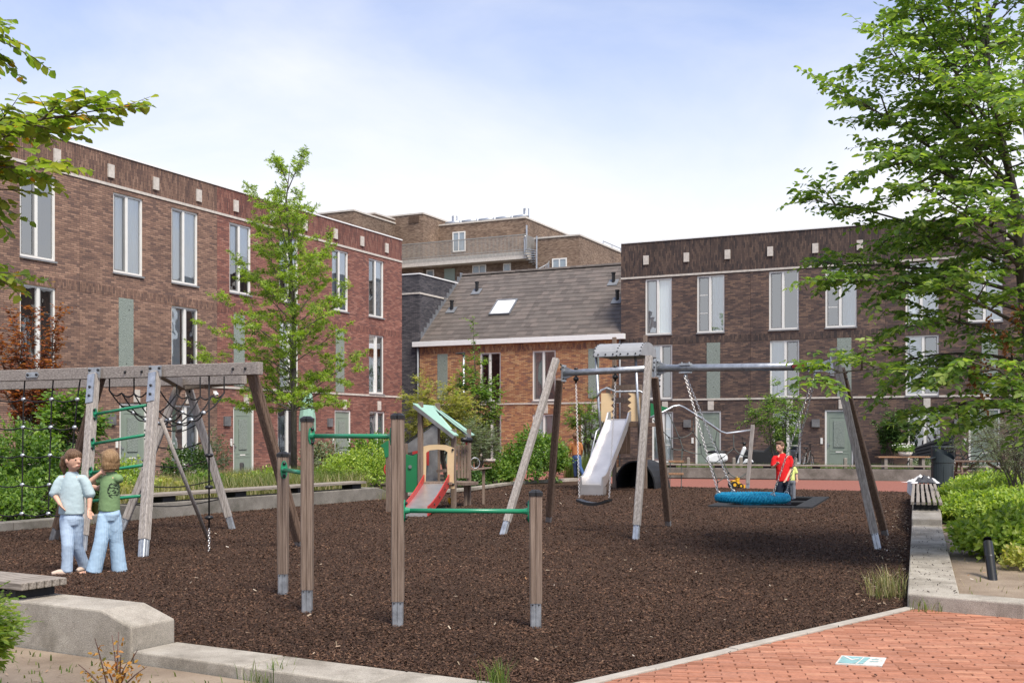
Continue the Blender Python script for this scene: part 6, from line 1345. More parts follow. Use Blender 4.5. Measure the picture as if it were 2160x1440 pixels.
# arched bar with net and end post
ab = [at(1371, 881, 29.3), at(1400, 868, 29.4), at(1420, 857, 29.5), at(1432, 855, 29.5), at(1442, 859, 29.6), at(1470, 876, 29.8), at(1500, 896, 30.0), at(1520, 910, 30.1), at(1532, 914, 30.2), at(1556, 911, 30.3), at(1583, 907, 30.4)]
tube_('arched_bar', ab, .032, 'galv', n=10)
ep = gr(1577, 1029); m = MB(); m.beam(ep + Vector((0, 0, .12)), at(1588, 896, 30.4), .10, .10, (1, -.4, 0)); o = m.build('end_post', M['wood_grey'], tw, world=True, bevel=.01); m = MB(); m.beam(ep - Vector((0, 0, .05)), ep + Vector((.015, 0, .14)), .085, .085, (1, -.4, 0)); m.build('steel_foot', M['galv'], o, world=True)
m = MB(); W_ = lambda u, v: at(u, v, 29.9)
for a, b_, s in (((1408, 866), (1433, 923), 0), ((1433, 923), (1441, 948), 0), ((1378, 885), (1411, 922), .02), ((1411, 922), (1418, 946), 0), ((1411, 922), (1433, 923), .02), ((1433, 923), (1462, 910), .05), ((1462, 910), (1464, 880), 0), ((1462, 910), (1478, 937), 0), ((1478, 937), (1508, 932), .01),
                 ((1508, 932), (1513, 908), 0), ((1508, 932), (1522, 966), 0), ((1418, 946), (1441, 948), .02), ((1441, 948), (1480, 957), .03), ((1478, 937), (1480, 957), 0), ((1480, 957), (1500, 980), .01), ((1500, 980), (1522, 966), .01), ((1522, 966), (1548, 945), .01), ((1548, 945), (1547, 916), 0),
                 ((1548, 945), (1577, 962), .06), ((1522, 966), (1537, 997), 0), ((1500, 980), (1514, 1016), 0), ((1514, 1016), (1537, 997), .02), ((1537, 997), (1574, 998), .12), ((1514, 1016), (1513, 1030), 0), ((1418, 946), (1420, 975), 0), ((1441, 948), (1437, 972), 0)): sagrope(m, W_(*a), W_(*b_), s, .013, 6)
m.build('rope_net', M['rope_grey'], tw, world=True, fix=False, smooth=True)
m = MB()
for (u, v) in ((1411, 922), (1433, 923), (1462, 910), (1478, 937), (1508, 932), (1418, 946), (1441, 948), (1522, 966), (1548, 945), (1537, 997), (1514, 1016), (1500, 980)): m.ell(W_(u, v), (.026, .026, .026), 8, 6)
m.build('rope_joint', M['black'], tw, world=True, smooth=True)
for (v,) in ((973,), (999,)): m = MB(); m.beam(at(1410, v, 29.9), at(1442, v, 29.85), .09, .06, (0, 1, 0)); m.build('rope_step', M['wood_warm'], tw, world=True, bevel=.008)
m = MB()
for u in (1414, 1438): sagrope(m, at(u, 946, 29.9), at(u - 1, 1031, 29.9), 0, .011, 2)
m.build('ladder_rope', M['rope_grey'], tw, world=True, fix=False)

# --- toddler playhouse with the red slide
ph = thing('playhouse', 'small timber playhouse with mint roof, green panel and red sided slide', 'playhouse', (-1.6, 22.3, 0))
def hp_(u, vt, Y, w=.09, mat='wood_mid', v0=None): p = at(u, vt, Y); m = MB(); m.beam((p.x, p.y, -.03), p, w, w, (1, -.4, 0)); return m.build('post', M[mat], ph, world=True, bevel=.008)
hp_(820, 930, 21.3); hp_(887, 848, 22.0); hp_(957, 905, 22.3); hp_(923, 850, 23.3); hp_(989, 905, 23.2, .08); hp_(855, 935, 23.0, .08)
def hpan(name, pts, Y, mat, th=.018, dv=(0, 1, 0), Ys=None):
    m = MB(); m.extr([at(u, v, Y if Ys is None else Ys[i]) for i, (u, v) in enumerate(pts)], Vector(dv) * th); return m.build(name, M[mat], ph, world=True, bevel=.003)
g_ = hpan('green_panel', [(856, 957), (862, 959), (870, 961), (878, 957), (885, 955), (885, 1038), (856, 1038)], 22.0, 'green_panel')
m = MB(); p = at(865, 984, 21.98); m.extr([p + Vector((math.cos(t) * .035, 0, math.sin(t) * .035)) for t in [k * math.pi / 6 for k in range(12)]], (0, -.006, 0)); m.build('disc', M['grey_panel'], g_, world=True)
# beige arch
out = [(885, 1030), (888, 1015), (890, 980), (887, 948), (886, 945), (893, 941), (905, 938), (923, 937), (941, 938), (951, 942), (958, 945), (957, 1010), (959, 1030), (947, 1030), (944, 1008), (943, 975), (944, 953), (938, 949), (923, 947.5), (907, 949), (899, 954), (899, 985), (898, 1008), (897, 1030)]
m = MB(); m.extr([at(u, v, 22.05) for u, v in out], (0, .02, 0)); ar = m.build('arch_panel', M['beige'], ph, world=True); m = MB()
for (u, v) in ((886, 948), (955, 948), (888, 1021), (956, 1021)): bolt(m, at(u, v, 22.04), (0, -1, 0), .026, .022)
m.build('bolt', M['black'], ar, world=True, smooth=True)
# roof: two mint boards on a slope
def roofb(pts, Ys): m = MB(); m.extr([at(u, v, Y) for (u, v), Y in zip(pts, Ys)], (0, 0, .022)); return m.build('roof_board', M['mint'], ph, world=True)
roofb([(871, 852), (890, 855), (912, 857), (919, 866), (916, 877), (930, 879), (955, 908), (967, 919), (957, 919)], [21.8, 22.1, 22.5, 22.6, 22.5, 22.5, 22.4, 22.2, 22.0])
roofb([(912, 857), (921, 858), (928, 866), (942, 874), (970, 893), (1001, 918), (990, 919), (960, 897), (936, 878), (919, 866)], [22.9, 23.5, 23.5, 23.5, 23.5, 23.5, 23.1, 23.0, 22.9, 22.9])
for (a, b_, Y0, Y1) in (((872, 856), (957, 922), 21.8, 22.0), ((925, 868), (992, 921), 23.1, 23.1)): m = MB(); m.beam(at(*a, Y0), at(*b_, Y1), .03, .07, (0, 1, 0)); m.build('rafter', M['grey_panel'], ph, world=True)
# grey rear wall, red frame, side fence
w_ = hpan('rear_wall', [(856, 935), (880, 920), (917, 893), (923, 893), (923, 1015), (890, 1015), (890, 948), (856, 956)], 23.1, 'grey_panel', .02)
for (a, b_) in (((857, 932), (917, 891)),): m = MB(); m.beam(at(*a, 23.1), at(*b_, 23.1), .05, .03, (0, 1, 0)); m.build('wall_cap', M['black'], w_, world=True)
m = MB(); m.extr([at(u, v, 23.06) for u, v in ((870, 952), (905, 945), (905, 981), (900, 981), (899, 951), (870, 958))], (0, -.015, 0)); m.build('red_frame', M['red_panel'], w_, world=True)
for i in range(4): u = 967.5 + i * 6.6; hpan('fence_board', [(u - 2.8, 938 + (i % 2)), (u + 2.8, 938 + (i % 2)), (u + 2.8, 1008), (u - 2.8, 1008)], 22.9 + i * .04, 'wood_mid', .025)
m = MB(); m.beam(at(961, 950, 22.95), at(992, 950, 23.1), .03, .05, (0, 0, 1)); m.beam(at(961, 998, 22.95), at(992, 998, 23.1), .03, .05, (0, 0, 1)); m.build('fence_rail', M['wood_mid'], ph, world=True)
m = MB(); m.beam(at(959, 1019, 22.5), at(988, 1017, 23.2), .45, .06, (0, 1, 0)); m.build('counter', M['wood_mid'], ph, world=True); p = at(982, 1020, 22.9); m = MB(); m.beam((p.x, p.y, -.03), p, .07, .07); m.build('post', M['wood_mid'], ph, world=True)
m = MB(); m.beam(at(921, 993, 23.0), at(958, 991, 22.9), .04, .06, (0, 1, 0)); m.build('cross_rail', M['wood_mid'], ph, world=True)
m = MB(); m.tube([at(975, 927, 22.7), at(993, 928, 22.9)], [.045, .06], 10); m.ell(at(983, 925, 22.8), (.05, .05, .05), 8, 6); tl_ = m.build('spyglass', M['black'], ph, world=True, smooth=True); m = MB(); m.beam(at(984, 930, 22.85), at(984, 938, 22.85), .04, .03); m.build('spyglass_mount', M['red_panel'], tl_, world=True)
m = MB(); m.torus(at(1002, 976, 23.3), .11, .010, 24, 6, (1, .3, 0), (0, 0, 1), .9); m.build('hoop', M['galv'], ph, world=True, smooth=True)
m = MB(); m.beam(at(990, 991, 23.3), at(1030, 986, 23.6), .25, .03, (0, 1, 0)); m.build('side_shelf', M['wood_mid'], ph, world=True); p = at(1020, 988, 23.5); m = MB(); m.beam((p.x, p.y, -.02), p, .06, .06); m.build('post', M['wood_mid'], ph, world=True)
hpan('bird_panel', [(803, 939), (815, 930), (820, 929), (820, 963), (812, 965), (809, 945), (806, 943)], 21.25, 'green_panel')
m = MB(); m.torus(at(817, 990, 21.3), .10, .016, 20, 6, (1, .2, 0), (0, 0, 1), .55); m.build('red_ring', M['red_panel'], ph, world=True, smooth=True)
m = MB(); p = at(950, 1052, 22.4); m.lathe([(0, -.12), (.05, -.06), (.06, .02), (.045, .03), (0, .03)], p, 10); m.build('bucket', M['yellow'], ph, world=True, smooth=True); m = MB(); m.tube([p + Vector((0, 0, .03)), at(951, 1016, 22.4)], .006, 5); m.build('bucket_chain', M['galv'], ph, world=True)
# low platform and slide with red cheeks
m = MB(); m.beam(at(890, 1018, 22.2), at(955, 1018, 22.2), .5, .05, (0, 1, 0)); m.build('platform', M['wood_mid'], ph, world=True)
st0, st1 = at(921, 1016, 22.05), at(874, 1089, 20.05); wv = Vector((.235, -.02, 0)); path = []
for k in range(13): q = k / 12; p = st0.lerp(st1, q); e = q - .5; z = st0.z * (1 - q) ** 1.25 + .10 + (.0 if q < .85 else 0); path.append(Vector((p.x, p.y, max(.10, z - .10 * (1 - q)))))
m = MB(); m.add([p - wv for p in path] + [p + wv for p in path] + [p - wv - Vector((0, 0, .03)) for p in path] + [p + wv - Vector((0, 0, .03)) for p in path], [(k, k + 1, 14 + k, 13 + k) for k in range(12)] + [(26 + k, 39 + k, 40 + k, 27 + k) for k in range(12)]); sl = m.build('slide', M['steel'], ph, world=True, fix=False, smooth=True)
m = MB(); p = path[-1]; m.b2(p.x - .235, p.x + .235, p.y - .05, p.y + .05, 0, p.z - .005); m.build('slide_foot', M['steel'], sl, world=True)
for s in (-1, 1):
    up_ = [p + wv * s + Vector((0, 0, .15 - .02 * math.sin(k / 12 * math.pi) - .06 * (k / 12))) for k, p in enumerate(path)]; lo_ = [p + wv * s + Vector((0, 0, -.09)) for p in path]; lo_ = [Vector((p.x, p.y, max(.0, p.z))) for p in lo_]
    m = MB(); m.extr(up_ + list(reversed(lo_)), wv.normalized() * s * .02); ck = m.build('slide_cheek', M['red_panel'], sl, world=True); m = MB()
    for k in (1, 3, 6, 9, 11): bolt(m, path[k] + wv * s * 1.09 + Vector((0, 0, .02)), wv * s, .022, .02)
    m.build('bolt', M['black'], ck, world=True)
# ---------------------------------------------------------------- people
M['skin'] = noise_mat('skin', [(.52, .29, .20), (.62, .37, .265)], 12, .5, spec=.35)
def cloth_mat(name, c, scale=9, stripe=None, print_=None):
    m, n, l, b = nt(name); tc = n.new('ShaderNodeTexCoord')
    no = n.new('ShaderNodeTexNoise'); no.inputs['Scale'].default_value = scale; no.inputs['Detail'].default_value = 5; l.new(tc.outputs['Object'], no.inputs['Vector'])
    r = ramp(n, [(.3, tuple(x * .94 for x in c)), (.7, tuple(min(1, x * 1.05) for x in c))]); l.new(no.outputs['Fac'], r.inputs[0]); col = r.outputs[0]
    if stripe:
        wv = n.new('ShaderNodeTexWave'); wv.inputs['Scale'].default_value = 22; wv.inputs['Distortion'].default_value = 1.0; wv.bands_direction = 'X'; l.new(tc.outputs['Object'], wv.inputs['Vector'])
        mx = n.new('ShaderNodeMix'); mx.data_type = 'RGBA'; mx.inputs['B'].default_value = (*stripe, 1); ma = n.new('ShaderNodeMath'); ma.operation = 'MULTIPLY'; ma.inputs[1].default_value = .45; l.new(wv.outputs['Fac'], ma.inputs[0]); l.new(ma.outputs[0], mx.inputs['Factor']); l.new(col, mx.inputs['A']); col = mx.outputs['Result']
    if print_:      # dark feathery print inside an ellipse on the back
        mp = n.new('ShaderNodeMapping'); mp.inputs['Location'].default_value = tuple(-x / y for x, y in zip(print_[0], print_[1])); mp.inputs['Scale'].default_value = tuple(1 / y for y in print_[1]); l.new(tc.outputs['Object'], mp.inputs[0])
        ln = n.new('ShaderNodeVectorMath'); ln.operation = 'LENGTH'; l.new(mp.outputs[0], ln.inputs[0]); lt = n.new('ShaderNodeMath'); lt.operation = 'LESS_THAN'; lt.inputs[1].default_value = 1.0; l.new(ln.outputs['Value'], lt.inputs[0])
        n2 = n.new('ShaderNodeTexNoise'); n2.inputs['Scale'].default_value = 1; n2.inputs['Detail'].default_value = 4; m2 = n.new('ShaderNodeMapping'); m2.inputs['Scale'].default_value = (30, 30, 75); m2.inputs['Rotation'].default_value = (0, rad(35), 0); l.new(tc.outputs['Object'], m2.inputs[0]); l.new(m2.outputs[0], n2.inputs['Vector'])
        gt = n.new('ShaderNodeMath'); gt.operation = 'GREATER_THAN'; gt.inputs[1].default_value = .5; l.new(n2.outputs['Fac'], gt.inputs[0]); mu = n.new('ShaderNodeMath'); mu.operation = 'MULTIPLY'; l.new(lt.outputs[0], mu.inputs[0]); l.new(gt.outputs[0], mu.inputs[1])
        mx = n.new('ShaderNodeMix'); mx.data_type = 'RGBA'; mx.inputs['B'].default_value = (.02, .03, .02, 1); l.new(mu.outputs[0], mx.inputs['Factor']); l.new(col, mx.inputs['A']); col = mx.outputs['Result']
    l.new(col, b.inputs['Base Color']); b.inputs['Roughness'].default_value = .85; b.inputs['Specular IOR Level'].default_value = .2
    fb_ = n.new('ShaderNodeTexNoise'); fb_.inputs['Scale'].default_value = 16; fb_.inputs['Distortion'].default_value = 1.2; l.new(tc.outputs['Object'], fb_.inputs['Vector']); bu = n.new('ShaderNodeBump'); bu.inputs['Strength'].default_value = .3; bu.inputs['Distance'].default_value = .01; l.new(fb_.outputs['Fac'], bu.inputs['Height']); l.new(bu.outputs[0], b.inputs['Normal'])
    return m
M['hair_brown'] = noise_mat('hair_brown', [(.045, .024, .013), (.12, .065, .034), (.25, .15, .085)], 11, .45, stretch=(14, 14, 1.0), bump=.9, bscale=12)
M['hair_blond'] = noise_mat('hair_blond', [(.13, .075, .035), (.24, .145, .07), (.40, .27, .15)], 11, .45, stretch=(14, 14, 1.0), bump=.9, bscale=12)
wr_tex = bpy.data.textures.new('folds', 'CLOUDS'); wr_tex.noise_scale = .05; wr_tex.noise_depth = 2
def fuse(o, vox, smooth=4, folds=0.0):
    rm = o.modifiers.new('remesh', 'REMESH'); rm.mode = 'VOXEL'; rm.voxel_size = vox; rm.use_smooth_shade = True
    sm = o.modifiers.new('smooth', 'SMOOTH'); sm.factor = .5; sm.iterations = smooth
    if folds: d = o.modifiers.new('folds', 'DISPLACE'); d.texture = wr_tex; d.strength = folds; d.mid_level = .5; d.texture_coords = 'LOCAL'
    return o
def person(label, Y0, J, k, face, shirt, trousers, shoe, hair, hair_style, sleeve, leg_r, group=None, hems=None, arm_r=1.0, sole=None, torso_w=1.0, name='person', puff=False, open_feet=False):
    """J: joints as photo pixels (u, v, depth offset); k: size factor (1 = child of 1.3 m); face: the way the head looks"""
    Pj = {q: at(u, v, Y0 + dy) for q, (u, v, dy) in J.items()}
    fl = min(Pj['toeA'].z, Pj['toeB'].z); base = Vector((Pj['hip'].x, Pj['hip'].y, 0)); t = thing(name, label, 'person', base, 0, group)
    f = Vector((*face, 0)).normalized(); s = Vector((f.y, -f.x, 0)); upv = Vector((0, 0, 1)); m = MB(); hc = Pj['head']; kh = k * 1.1; rot = Matrix((s, f, upv)).transposed()
    m.ell(hc, (.070 * kh, .084 * kh, .098 * kh), 20, 14, rot); m.ell(hc + f * .028 * kh - upv * .058 * kh, (.046 * kh, .048 * kh, .040 * kh), 14, 10, rot); m.ell(hc + f * .088 * kh - upv * .018 * kh, (.011 * kh, .018 * kh, .016 * kh), 10, 8, rot); m.ell(hc + f * .078 * kh - upv * .056 * kh, (.024 * kh, .012 * kh, .011 * kh), 10, 6, rot)
    for sg in (-1, 1): m.ell(hc + s * sg * .073 * kh - f * .004 - upv * .008 * kh, (.011 * kh, .019 * kh, .027 * kh), 8, 8, rot)
    nk = Pj['neck']; m.tube([hc - upv * .05 * k, nk - upv * .03 * k], [.037 * k, .041 * k], 14); hip = Pj['hip']; shm = (Pj['shA'] + Pj['shB']) / 2; tw_ = (Pj['shA'] - Pj['shB']).length / 2; tside = (Pj['shB'] - Pj['shA']).normalized()
    m.tube([nk, shm, shm.lerp(hip, .4), hip, hip - upv * .05 * k], [(.045 * k, .045 * k), (tw_ * .9, .06 * k), (tw_ * .85, .07 * k), (.10 * k, .075 * k), (.08 * k, .06 * k)], 16, side=tside)
    def hand(w, el, pal):
        d = (w - el).normalized(); d = (d + pal * .25).normalized(); hs = d.cross(pal); hs = hs.normalized() if hs.length > .1 else s; pn_ = hs.cross(d)
        pc = w + d * .042 * k; m.ell(pc, (.030 * k, .044 * k, .014 * k), 12, 8, Matrix((hs, d, pn_)).transposed()); m.tube([w - d * .02 * k, w + d * .02 * k], [.020 * k, .023 * k], 10)
        for i, (o_, L_) in enumerate(((-.022, .046), (-.0075, .054), (.0075, .050), (.022, .039))):
            p0 = pc + d * .030 * k + hs * o_ * k; p1 = p0 + (d + pal * .25).normalized() * L_ * .55 * k; p2 = p1 + (d * .7 + pal * .7).normalized() * L_ * .5 * k; m.tube([p0 - d * .012 * k, p1, p2], [.0082 * k, .0076 * k, .006 * k], 7)
        p0 = pc - d * .012 * k - hs * .024 * k; p1 = p0 + (d * .55 - hs * .7 + pal * .3).normalized() * .03 * k; m.tube([p0, p1, p1 + (d * .9 - hs * .1 + pal * .35).normalized() * .026 * k], [.0105 * k, .009 * k, .007 * k], 7)
    for q in 'AB':
        a, e, w = Pj['sh' + q], Pj['el' + q], Pj['wr' + q]; m.tube([a - upv * .022 * k, a.lerp(e, .5), e, e.lerp(w, .35), w], [.038 * k * arm_r, .034 * k * arm_r, .029 * k * arm_r, .029 * k * arm_r, .020 * k * arm_r], 12); hand(w, e, (f * .4 - upv * .1 + (hip - w) * .3).normalized())
        h_, kn, an, to = Pj['hp' + q], Pj['kn' + q], Pj['an' + q], Pj['toe' + q]; m.tube([h_, h_.lerp(kn, .5), kn, kn.lerp(an, .3), an], [.066 * k, .056 * k, .045 * k, .044 * k, .030 * k], 12)
        hd = (an - to); hd.z = 0; hd.normalize(); m.tube([an + hd * .035 * k - upv * .028 * k, an - upv * .02 * k, an.lerp(to, .55) - upv * .006, to], [.026 * k, .034 * k, .030 * k, .016 * k], 12, flat=.85)
    fuse(m.build('body', M['skin'], t, world=True), .0065 * max(k, .9), 2)
    # face details
    m = MB()
    for sg in (-1, 1): m.ell(hc + f * .0775 * kh + s * sg * .028 * kh + upv * .006 * kh, (.0085 * kh, .006 * kh, .0055 * kh), 8, 6, rot)
    m.build('eyes', M['black'], t, world=True, smooth=True)
    m = MB(); m.tube([hc + f * .088 * kh + s * sg * .017 * kh - upv * .053 * kh for sg in (-1, 0, 1)], [.002 * kh, .0045 * kh, .002 * kh], 6); m.build('mouth', M['red_panel'] if False else M['lip'], t, world=True, smooth=True)
    # hair
    m = MB(); bc = hc - f * .016 * kh + upv * .020 * kh
    if hair_style == 'short': m.ell(bc, (.080 * kh, .090 * kh, .092 * kh), 18, 12, rot); m.ell(hc + f * .045 * kh + upv * .078 * kh, (.062 * kh, .045 * kh, .026 * kh), 12, 8, rot)
    elif hair_style == 'tail':
        m.ell(bc, (.080 * kh, .088 * kh, .094 * kh), 18, 12, rot); m.ell(hc + upv * .04 * kh + f * .022 * kh, (.074 * kh, .06 * kh, .064 * kh), 14, 10, rot); b0 = hc - f * .09 * kh + upv * .03 * kh; m.tube([b0 + f * .02, b0 - f * .05 * kh - upv * .02 * kh, b0 - f * .075 * kh - upv * .09 * kh, b0 - f * .06 * kh - upv * .17 * kh], [.03 * kh, .042 * kh, .040 * kh, .010 * kh], 10)
    else: m.ell(bc, (.088 * kh, .094 * kh, .096 * kh), 18, 12, rot); m.tube([hc + upv * .02 * kh - f * .02 * kh, hc - upv * .045 * kh - f * .024 * kh, hc - upv * .092 * kh - f * .03 * kh], [(.088 * kh, .076 * kh), (.092 * kh, .076 * kh), (.078 * kh, .062 * kh)], 18, side=s); m.ell(hc + f * .045 * kh + upv * .065 * kh, (.066 * kh, .05 * kh, .034 * kh), 12, 8, rot)
    fuse(m.build('hair', M[hair], t, world=True), .006, 2, .006)
    # clothes
    m = MB(); hw = (hems[0] if hems else .13) * k; hz_ = Pj['hem']; tw2 = tw_ * torso_w
    m.tube([nk + upv * .004, nk - upv * .025 * k, shm - upv * .005 * k, shm.lerp(hz_, .25), shm.lerp(hz_, .6), hz_], [(.052 * k, .05 * k), (.075 * k, .062 * k), (tw2 * .74, .072 * k), (tw2 * .94, .092 * k), (hw * .96, .098 * k), (hw, .105 * k)], 22, side=tside)
    for q in 'AB':
        a, e = Pj['sh' + q], Pj['el' + q]; m.ell(a.lerp(shm, .12) - upv * .024 * k, (.046 * k, .050 * k, .046 * k), 14, 10)
        if puff: w = e.lerp(Pj['wr' + q], .22); m.tube([a.lerp(shm, .35) - upv * .022 * k, a.lerp(shm, .05) - upv * .022 * k, a.lerp(e, .35), a.lerp(e, .7), e, w], [.046 * k, .051 * k, .055 * k, .058 * k, .060 * k, .036 * k], 16)
        elif sleeve > 1.0: w = e.lerp(Pj['wr' + q], sleeve - 1); m.tube([a.lerp(shm, .25), a.lerp(e, .5), e, w], [.058 * k, .052 * k, .046 * k, .036 * k], 14)
        else: m.tube([a.lerp(shm, .35) - upv * .018 * k, a.lerp(shm, .02) - upv * .02 * k, a.lerp(e, .25), a.lerp(e, sleeve)], [.048 * k, .052 * k, .056 * k, .058 * k], 14)
    fuse(m.build('top', M[shirt], t, world=True), .0075, 6, .006)
    m = MB(); m.tube([hip + upv * .075 * k, hip, hip - upv * .07 * k], [(.108 * k, .085 * k), (.122 * k, .10 * k), (.10 * k, .09 * k)], 20, side=tside)
    for q in 'AB':
        h_, kn, an = Pj['hp' + q], Pj['kn' + q], Pj['an' + q]; d = (an - kn).normalized(); m.tube([h_ + upv * .03 * k, h_.lerp(kn, .4), kn, kn.lerp(an, .6), an + d * .012], [.078 * k, leg_r[0] * k, leg_r[1] * k, leg_r[2] * k, leg_r[3] * k], 16)
    fuse(m.build('trousers', M[trousers], t, world=True), .0075, 6, .006)
    for q in 'AB':
        an, to = Pj['an' + q], Pj['toe' + q]; hd = (an - to); hd.z = 0; hd.normalize(); m = MB()
        if open_feet: a_, b_ = an + hd * .045 * k, to - hd * .012; m.tube([Vector((p.x, p.y, to.z - .012 * k)) for p in (a_, a_.lerp(b_, .4), b_.lerp(a_, .15), b_)], [(.028 * k, .010 * k), (.036 * k, .010 * k), (.038 * k, .010 * k), (.015 * k, .010 * k)], 14, side=(0, 0, 0.001) if False else hd.cross(upv)); m.tube([an.lerp(to, .55) + hd.cross(upv) * sg * .036 * k + upv * (-.012 if abs(sg) else .028) * k for sg in (-1, 0, 1)], .007 * k, 6)
        else: m.tube([an + hd * .05 * k - upv * .028 * k, an - upv * .018 * k, an.lerp(to, .6) - upv * .002, to - hd * .012], [.032 * k, .043 * k, .038 * k, .020 * k], 14, flat=.9)
        fuse(m.build('shoe', M[shoe], t, world=True), .006, 2)
    return t
M['lip'] = flat_mat('lip', (.42, .13, .11), .5)
M['c_blue'] = cloth_mat('c_blue', (.40, .50, .525)); M['c_denim'] = cloth_mat('c_denim', (.34, .44, .57), 14, (.52, .61, .70)); M['c_stripe'] = cloth_mat('c_stripe', (.30, .45, .60), 9, (.55, .66, .75))
M['c_red'] = cloth_mat('c_red', (.62, .016, .018)); M['c_navy'] = cloth_mat('c_navy', (.012, .016, .028)); M['c_tan'] = cloth_mat('c_tan', (.36, .15, .055)); M['c_jean'] = cloth_mat('c_jean', (.05, .10, .22)); M['c_yellow'] = cloth_mat('c_yellow', (.62, .68, .22)); M['c_grey'] = cloth_mat('c_grey', (.18, .19, .21))
M['shoe_beige'] = flat_mat('shoe_beige', (.50, .38, .30), .7); M['shoe_navy'] = flat_mat('shoe_navy', (.02, .028, .05), .6)
YG = 11.9
person('person in pale blue puff-sleeved top, light jeans and beige shoes', YG, dict(head=(155, 970, 0), neck=(152, 995, .02), shA=(129, 1006, .02), shB=(175, 1005, .02), elA=(115, 1043, 0), elB=(190, 1044, .03), wrA=(126, 1062, -.09), wrB=(188, 1073, -.02), hip=(151, 1093, .02), hem=(151, 1084, .02),
       hpA=(141, 1098, .0), hpB=(161, 1098, .03), knA=(143, 1150, -.05), knB=(162, 1152, .10), anA=(141, 1203, -.04), anB=(179, 1194, .22), toeA=(111, 1209, -.12), toeB=(164, 1203, .14)), 1.0, (.80, -.55), 'c_blue', 'c_denim', 'shoe_beige', 'hair_brown', 'tail', 1.2, (.072, .064, .058, .060), hems=(.135,), puff=True)
gk = at(231, 1040, YG + .1)
M['c_green'] = cloth_mat('c_green', (.17, .265, .125), 9, None, ((.065, -.05, .885), (.055, .2, .085)))
person('person in green t-shirt and striped wide trousers with raised arms', YG + .1, dict(head=(231, 971, 0), neck=(236, 995, .02), shA=(213, 1007, .04), shB=(252, 1005, -.02), elA=(183, 1021, -.02), elB=(207, 1030, .16), wrA=(211, 998, -.04), wrB=(188, 1023, .22), hip=(231, 1084, .02), hem=(230, 1077, .02),
       hpA=(222, 1092, .0), hpB=(240, 1092, .03), knA=(213, 1143, -.04), knB=(245, 1143, .08), anA=(198, 1204, -.05), anB=(252, 1203, .12), toeA=(164, 1209, -.06), toeB=(219, 1208, .10)), 1.0, (-.75, .66), 'c_green', 'c_stripe', 'shoe_navy', 'hair_blond', 'bob', .42, (.080, .074, .078, .084), hems=(.118,), open_feet=True)
YB = 23.3
person('person in red t-shirt and navy trousers standing on the trampoline', YB, dict(head=(1645, 942, 0), neck=(1650, 956, .02), shA=(1634, 963, .0), shB=(1667, 963, .03), elA=(1630, 986, -.03), elB=(1669, 989, .0), wrA=(1639, 978, -.16), wrB=(1659, 1009, -.1), hip=(1652, 1016, .02), hem=(1652, 1014, .02),
       hpA=(1645, 1020, 0), hpB=(1659, 1020, .03), knA=(1643, 1041, -.03), knB=(1660, 1041, .05), anA=(1640, 1063, 0), anB=(1660, 1063, .06), toeA=(1630, 1067, -.06), toeB=(1650, 1067, 0)), 1.0, (-.75, -.62), 'c_red', 'c_navy', 'shoe_navy', 'hair_brown', 'short', .85, (.085, .080, .082, .084), hems=(.15,), torso_w=1.0)
YK = 25.2
person('small person in yellow-green top half hidden behind the red t-shirt', YK, dict(head=(1667, 973, 0), neck=(1668, 982, .02), shA=(1658, 986, .0), shB=(1676, 986, .0), elA=(1655, 998, 0), elB=(1680, 1000, 0), wrA=(1655, 1009, -.03), wrB=(1681, 1009, -.03), hip=(1668, 1014, 0), hem=(1668, 1013, 0),
       hpA=(1664, 1017, 0), hpB=(1673, 1017, 0), knA=(1664, 1034, 0), knB=(1674, 1034, 0), anA=(1664, 1050, 0), anB=(1674, 1050, 0), toeA=(1659, 1052.5, -.06), toeB=(1670, 1052.5, -.06)), .78, (-.5, -.85), 'c_yellow', 'c_grey', 'shoe_navy', 'hair_blond', 'short', .85, (.065, .06, .058, .055), hems=(.12,))
YW = 37.0
person('person in tan leather jacket and jeans walking away past the big shrub', YW, dict(head=(1213, 921, 0), neck=(1214, 929, 0), shA=(1204, 934, 0), shB=(1225, 934, 0), elA=(1202, 947, 0), elB=(1227, 948, 0), wrA=(1203, 955, .12), wrB=(1226, 959, .1), hip=(1216, 962, 0), hem=(1216, 959, 0),
       hpA=(1212, 965, 0), hpB=(1220, 965, 0), knA=(1213, 984, .1), knB=(1223, 984, -.05), anA=(1214, 1003, .15), anB=(1231, 1002, -.15), toeA=(1211, 1007, .3), toeB=(1228, 1007.5, .02)), 1.12, (-.35, .94), 'c_tan', 'c_jean', 'black_soft', 'hair_brown', 'tail', 1.85, (.078, .062, .055, .05), hems=(.135,))

# ---------------------------------------------------------------- street furniture and small things
# litter bin
bc_ = Vector((10.32, 26.7, 0)); bn = thing('litter_bin', 'dark grey round litter bin with side opening at the end of the bench', 'litter bin', bc_); M['bin'] = flat_mat('bin', (.028, .038, .042), .45, var=.1)
m = MB(); m.lathe([(0, -.02), (.235, -.02), (.245, .1), (.255, .78), (.265, .80), (.265, .86)], bc_, 28); n = 28; r0_ = .262
vs = []
for k in range(n + 1):
    t = 2 * math.pi * k / n; zz = .86 + .30 * (.5 + .5 * math.cos(t - 2.4)) ** .6 * (1 if True else 0); vs.append((bc_.x + math.cos(t) * r0_, bc_.y + math.sin(t) * r0_, .85)); vs.append((bc_.x + math.cos(t) * r0_, bc_.y + math.sin(t) * r0_, zz))
m.add(vs, [(2 * k, 2 * k + 2, 2 * k + 3, 2 * k + 1) for k in range(n)]); m.build('body', M['bin'], bn, world=True, fix=False)
m = MB(); m.torus(bc_ + Vector((0, 0, 1.17)), .25, .016, 28, 6); m.build('rim', M['bin'], bn, world=True, smooth=True); m = MB()
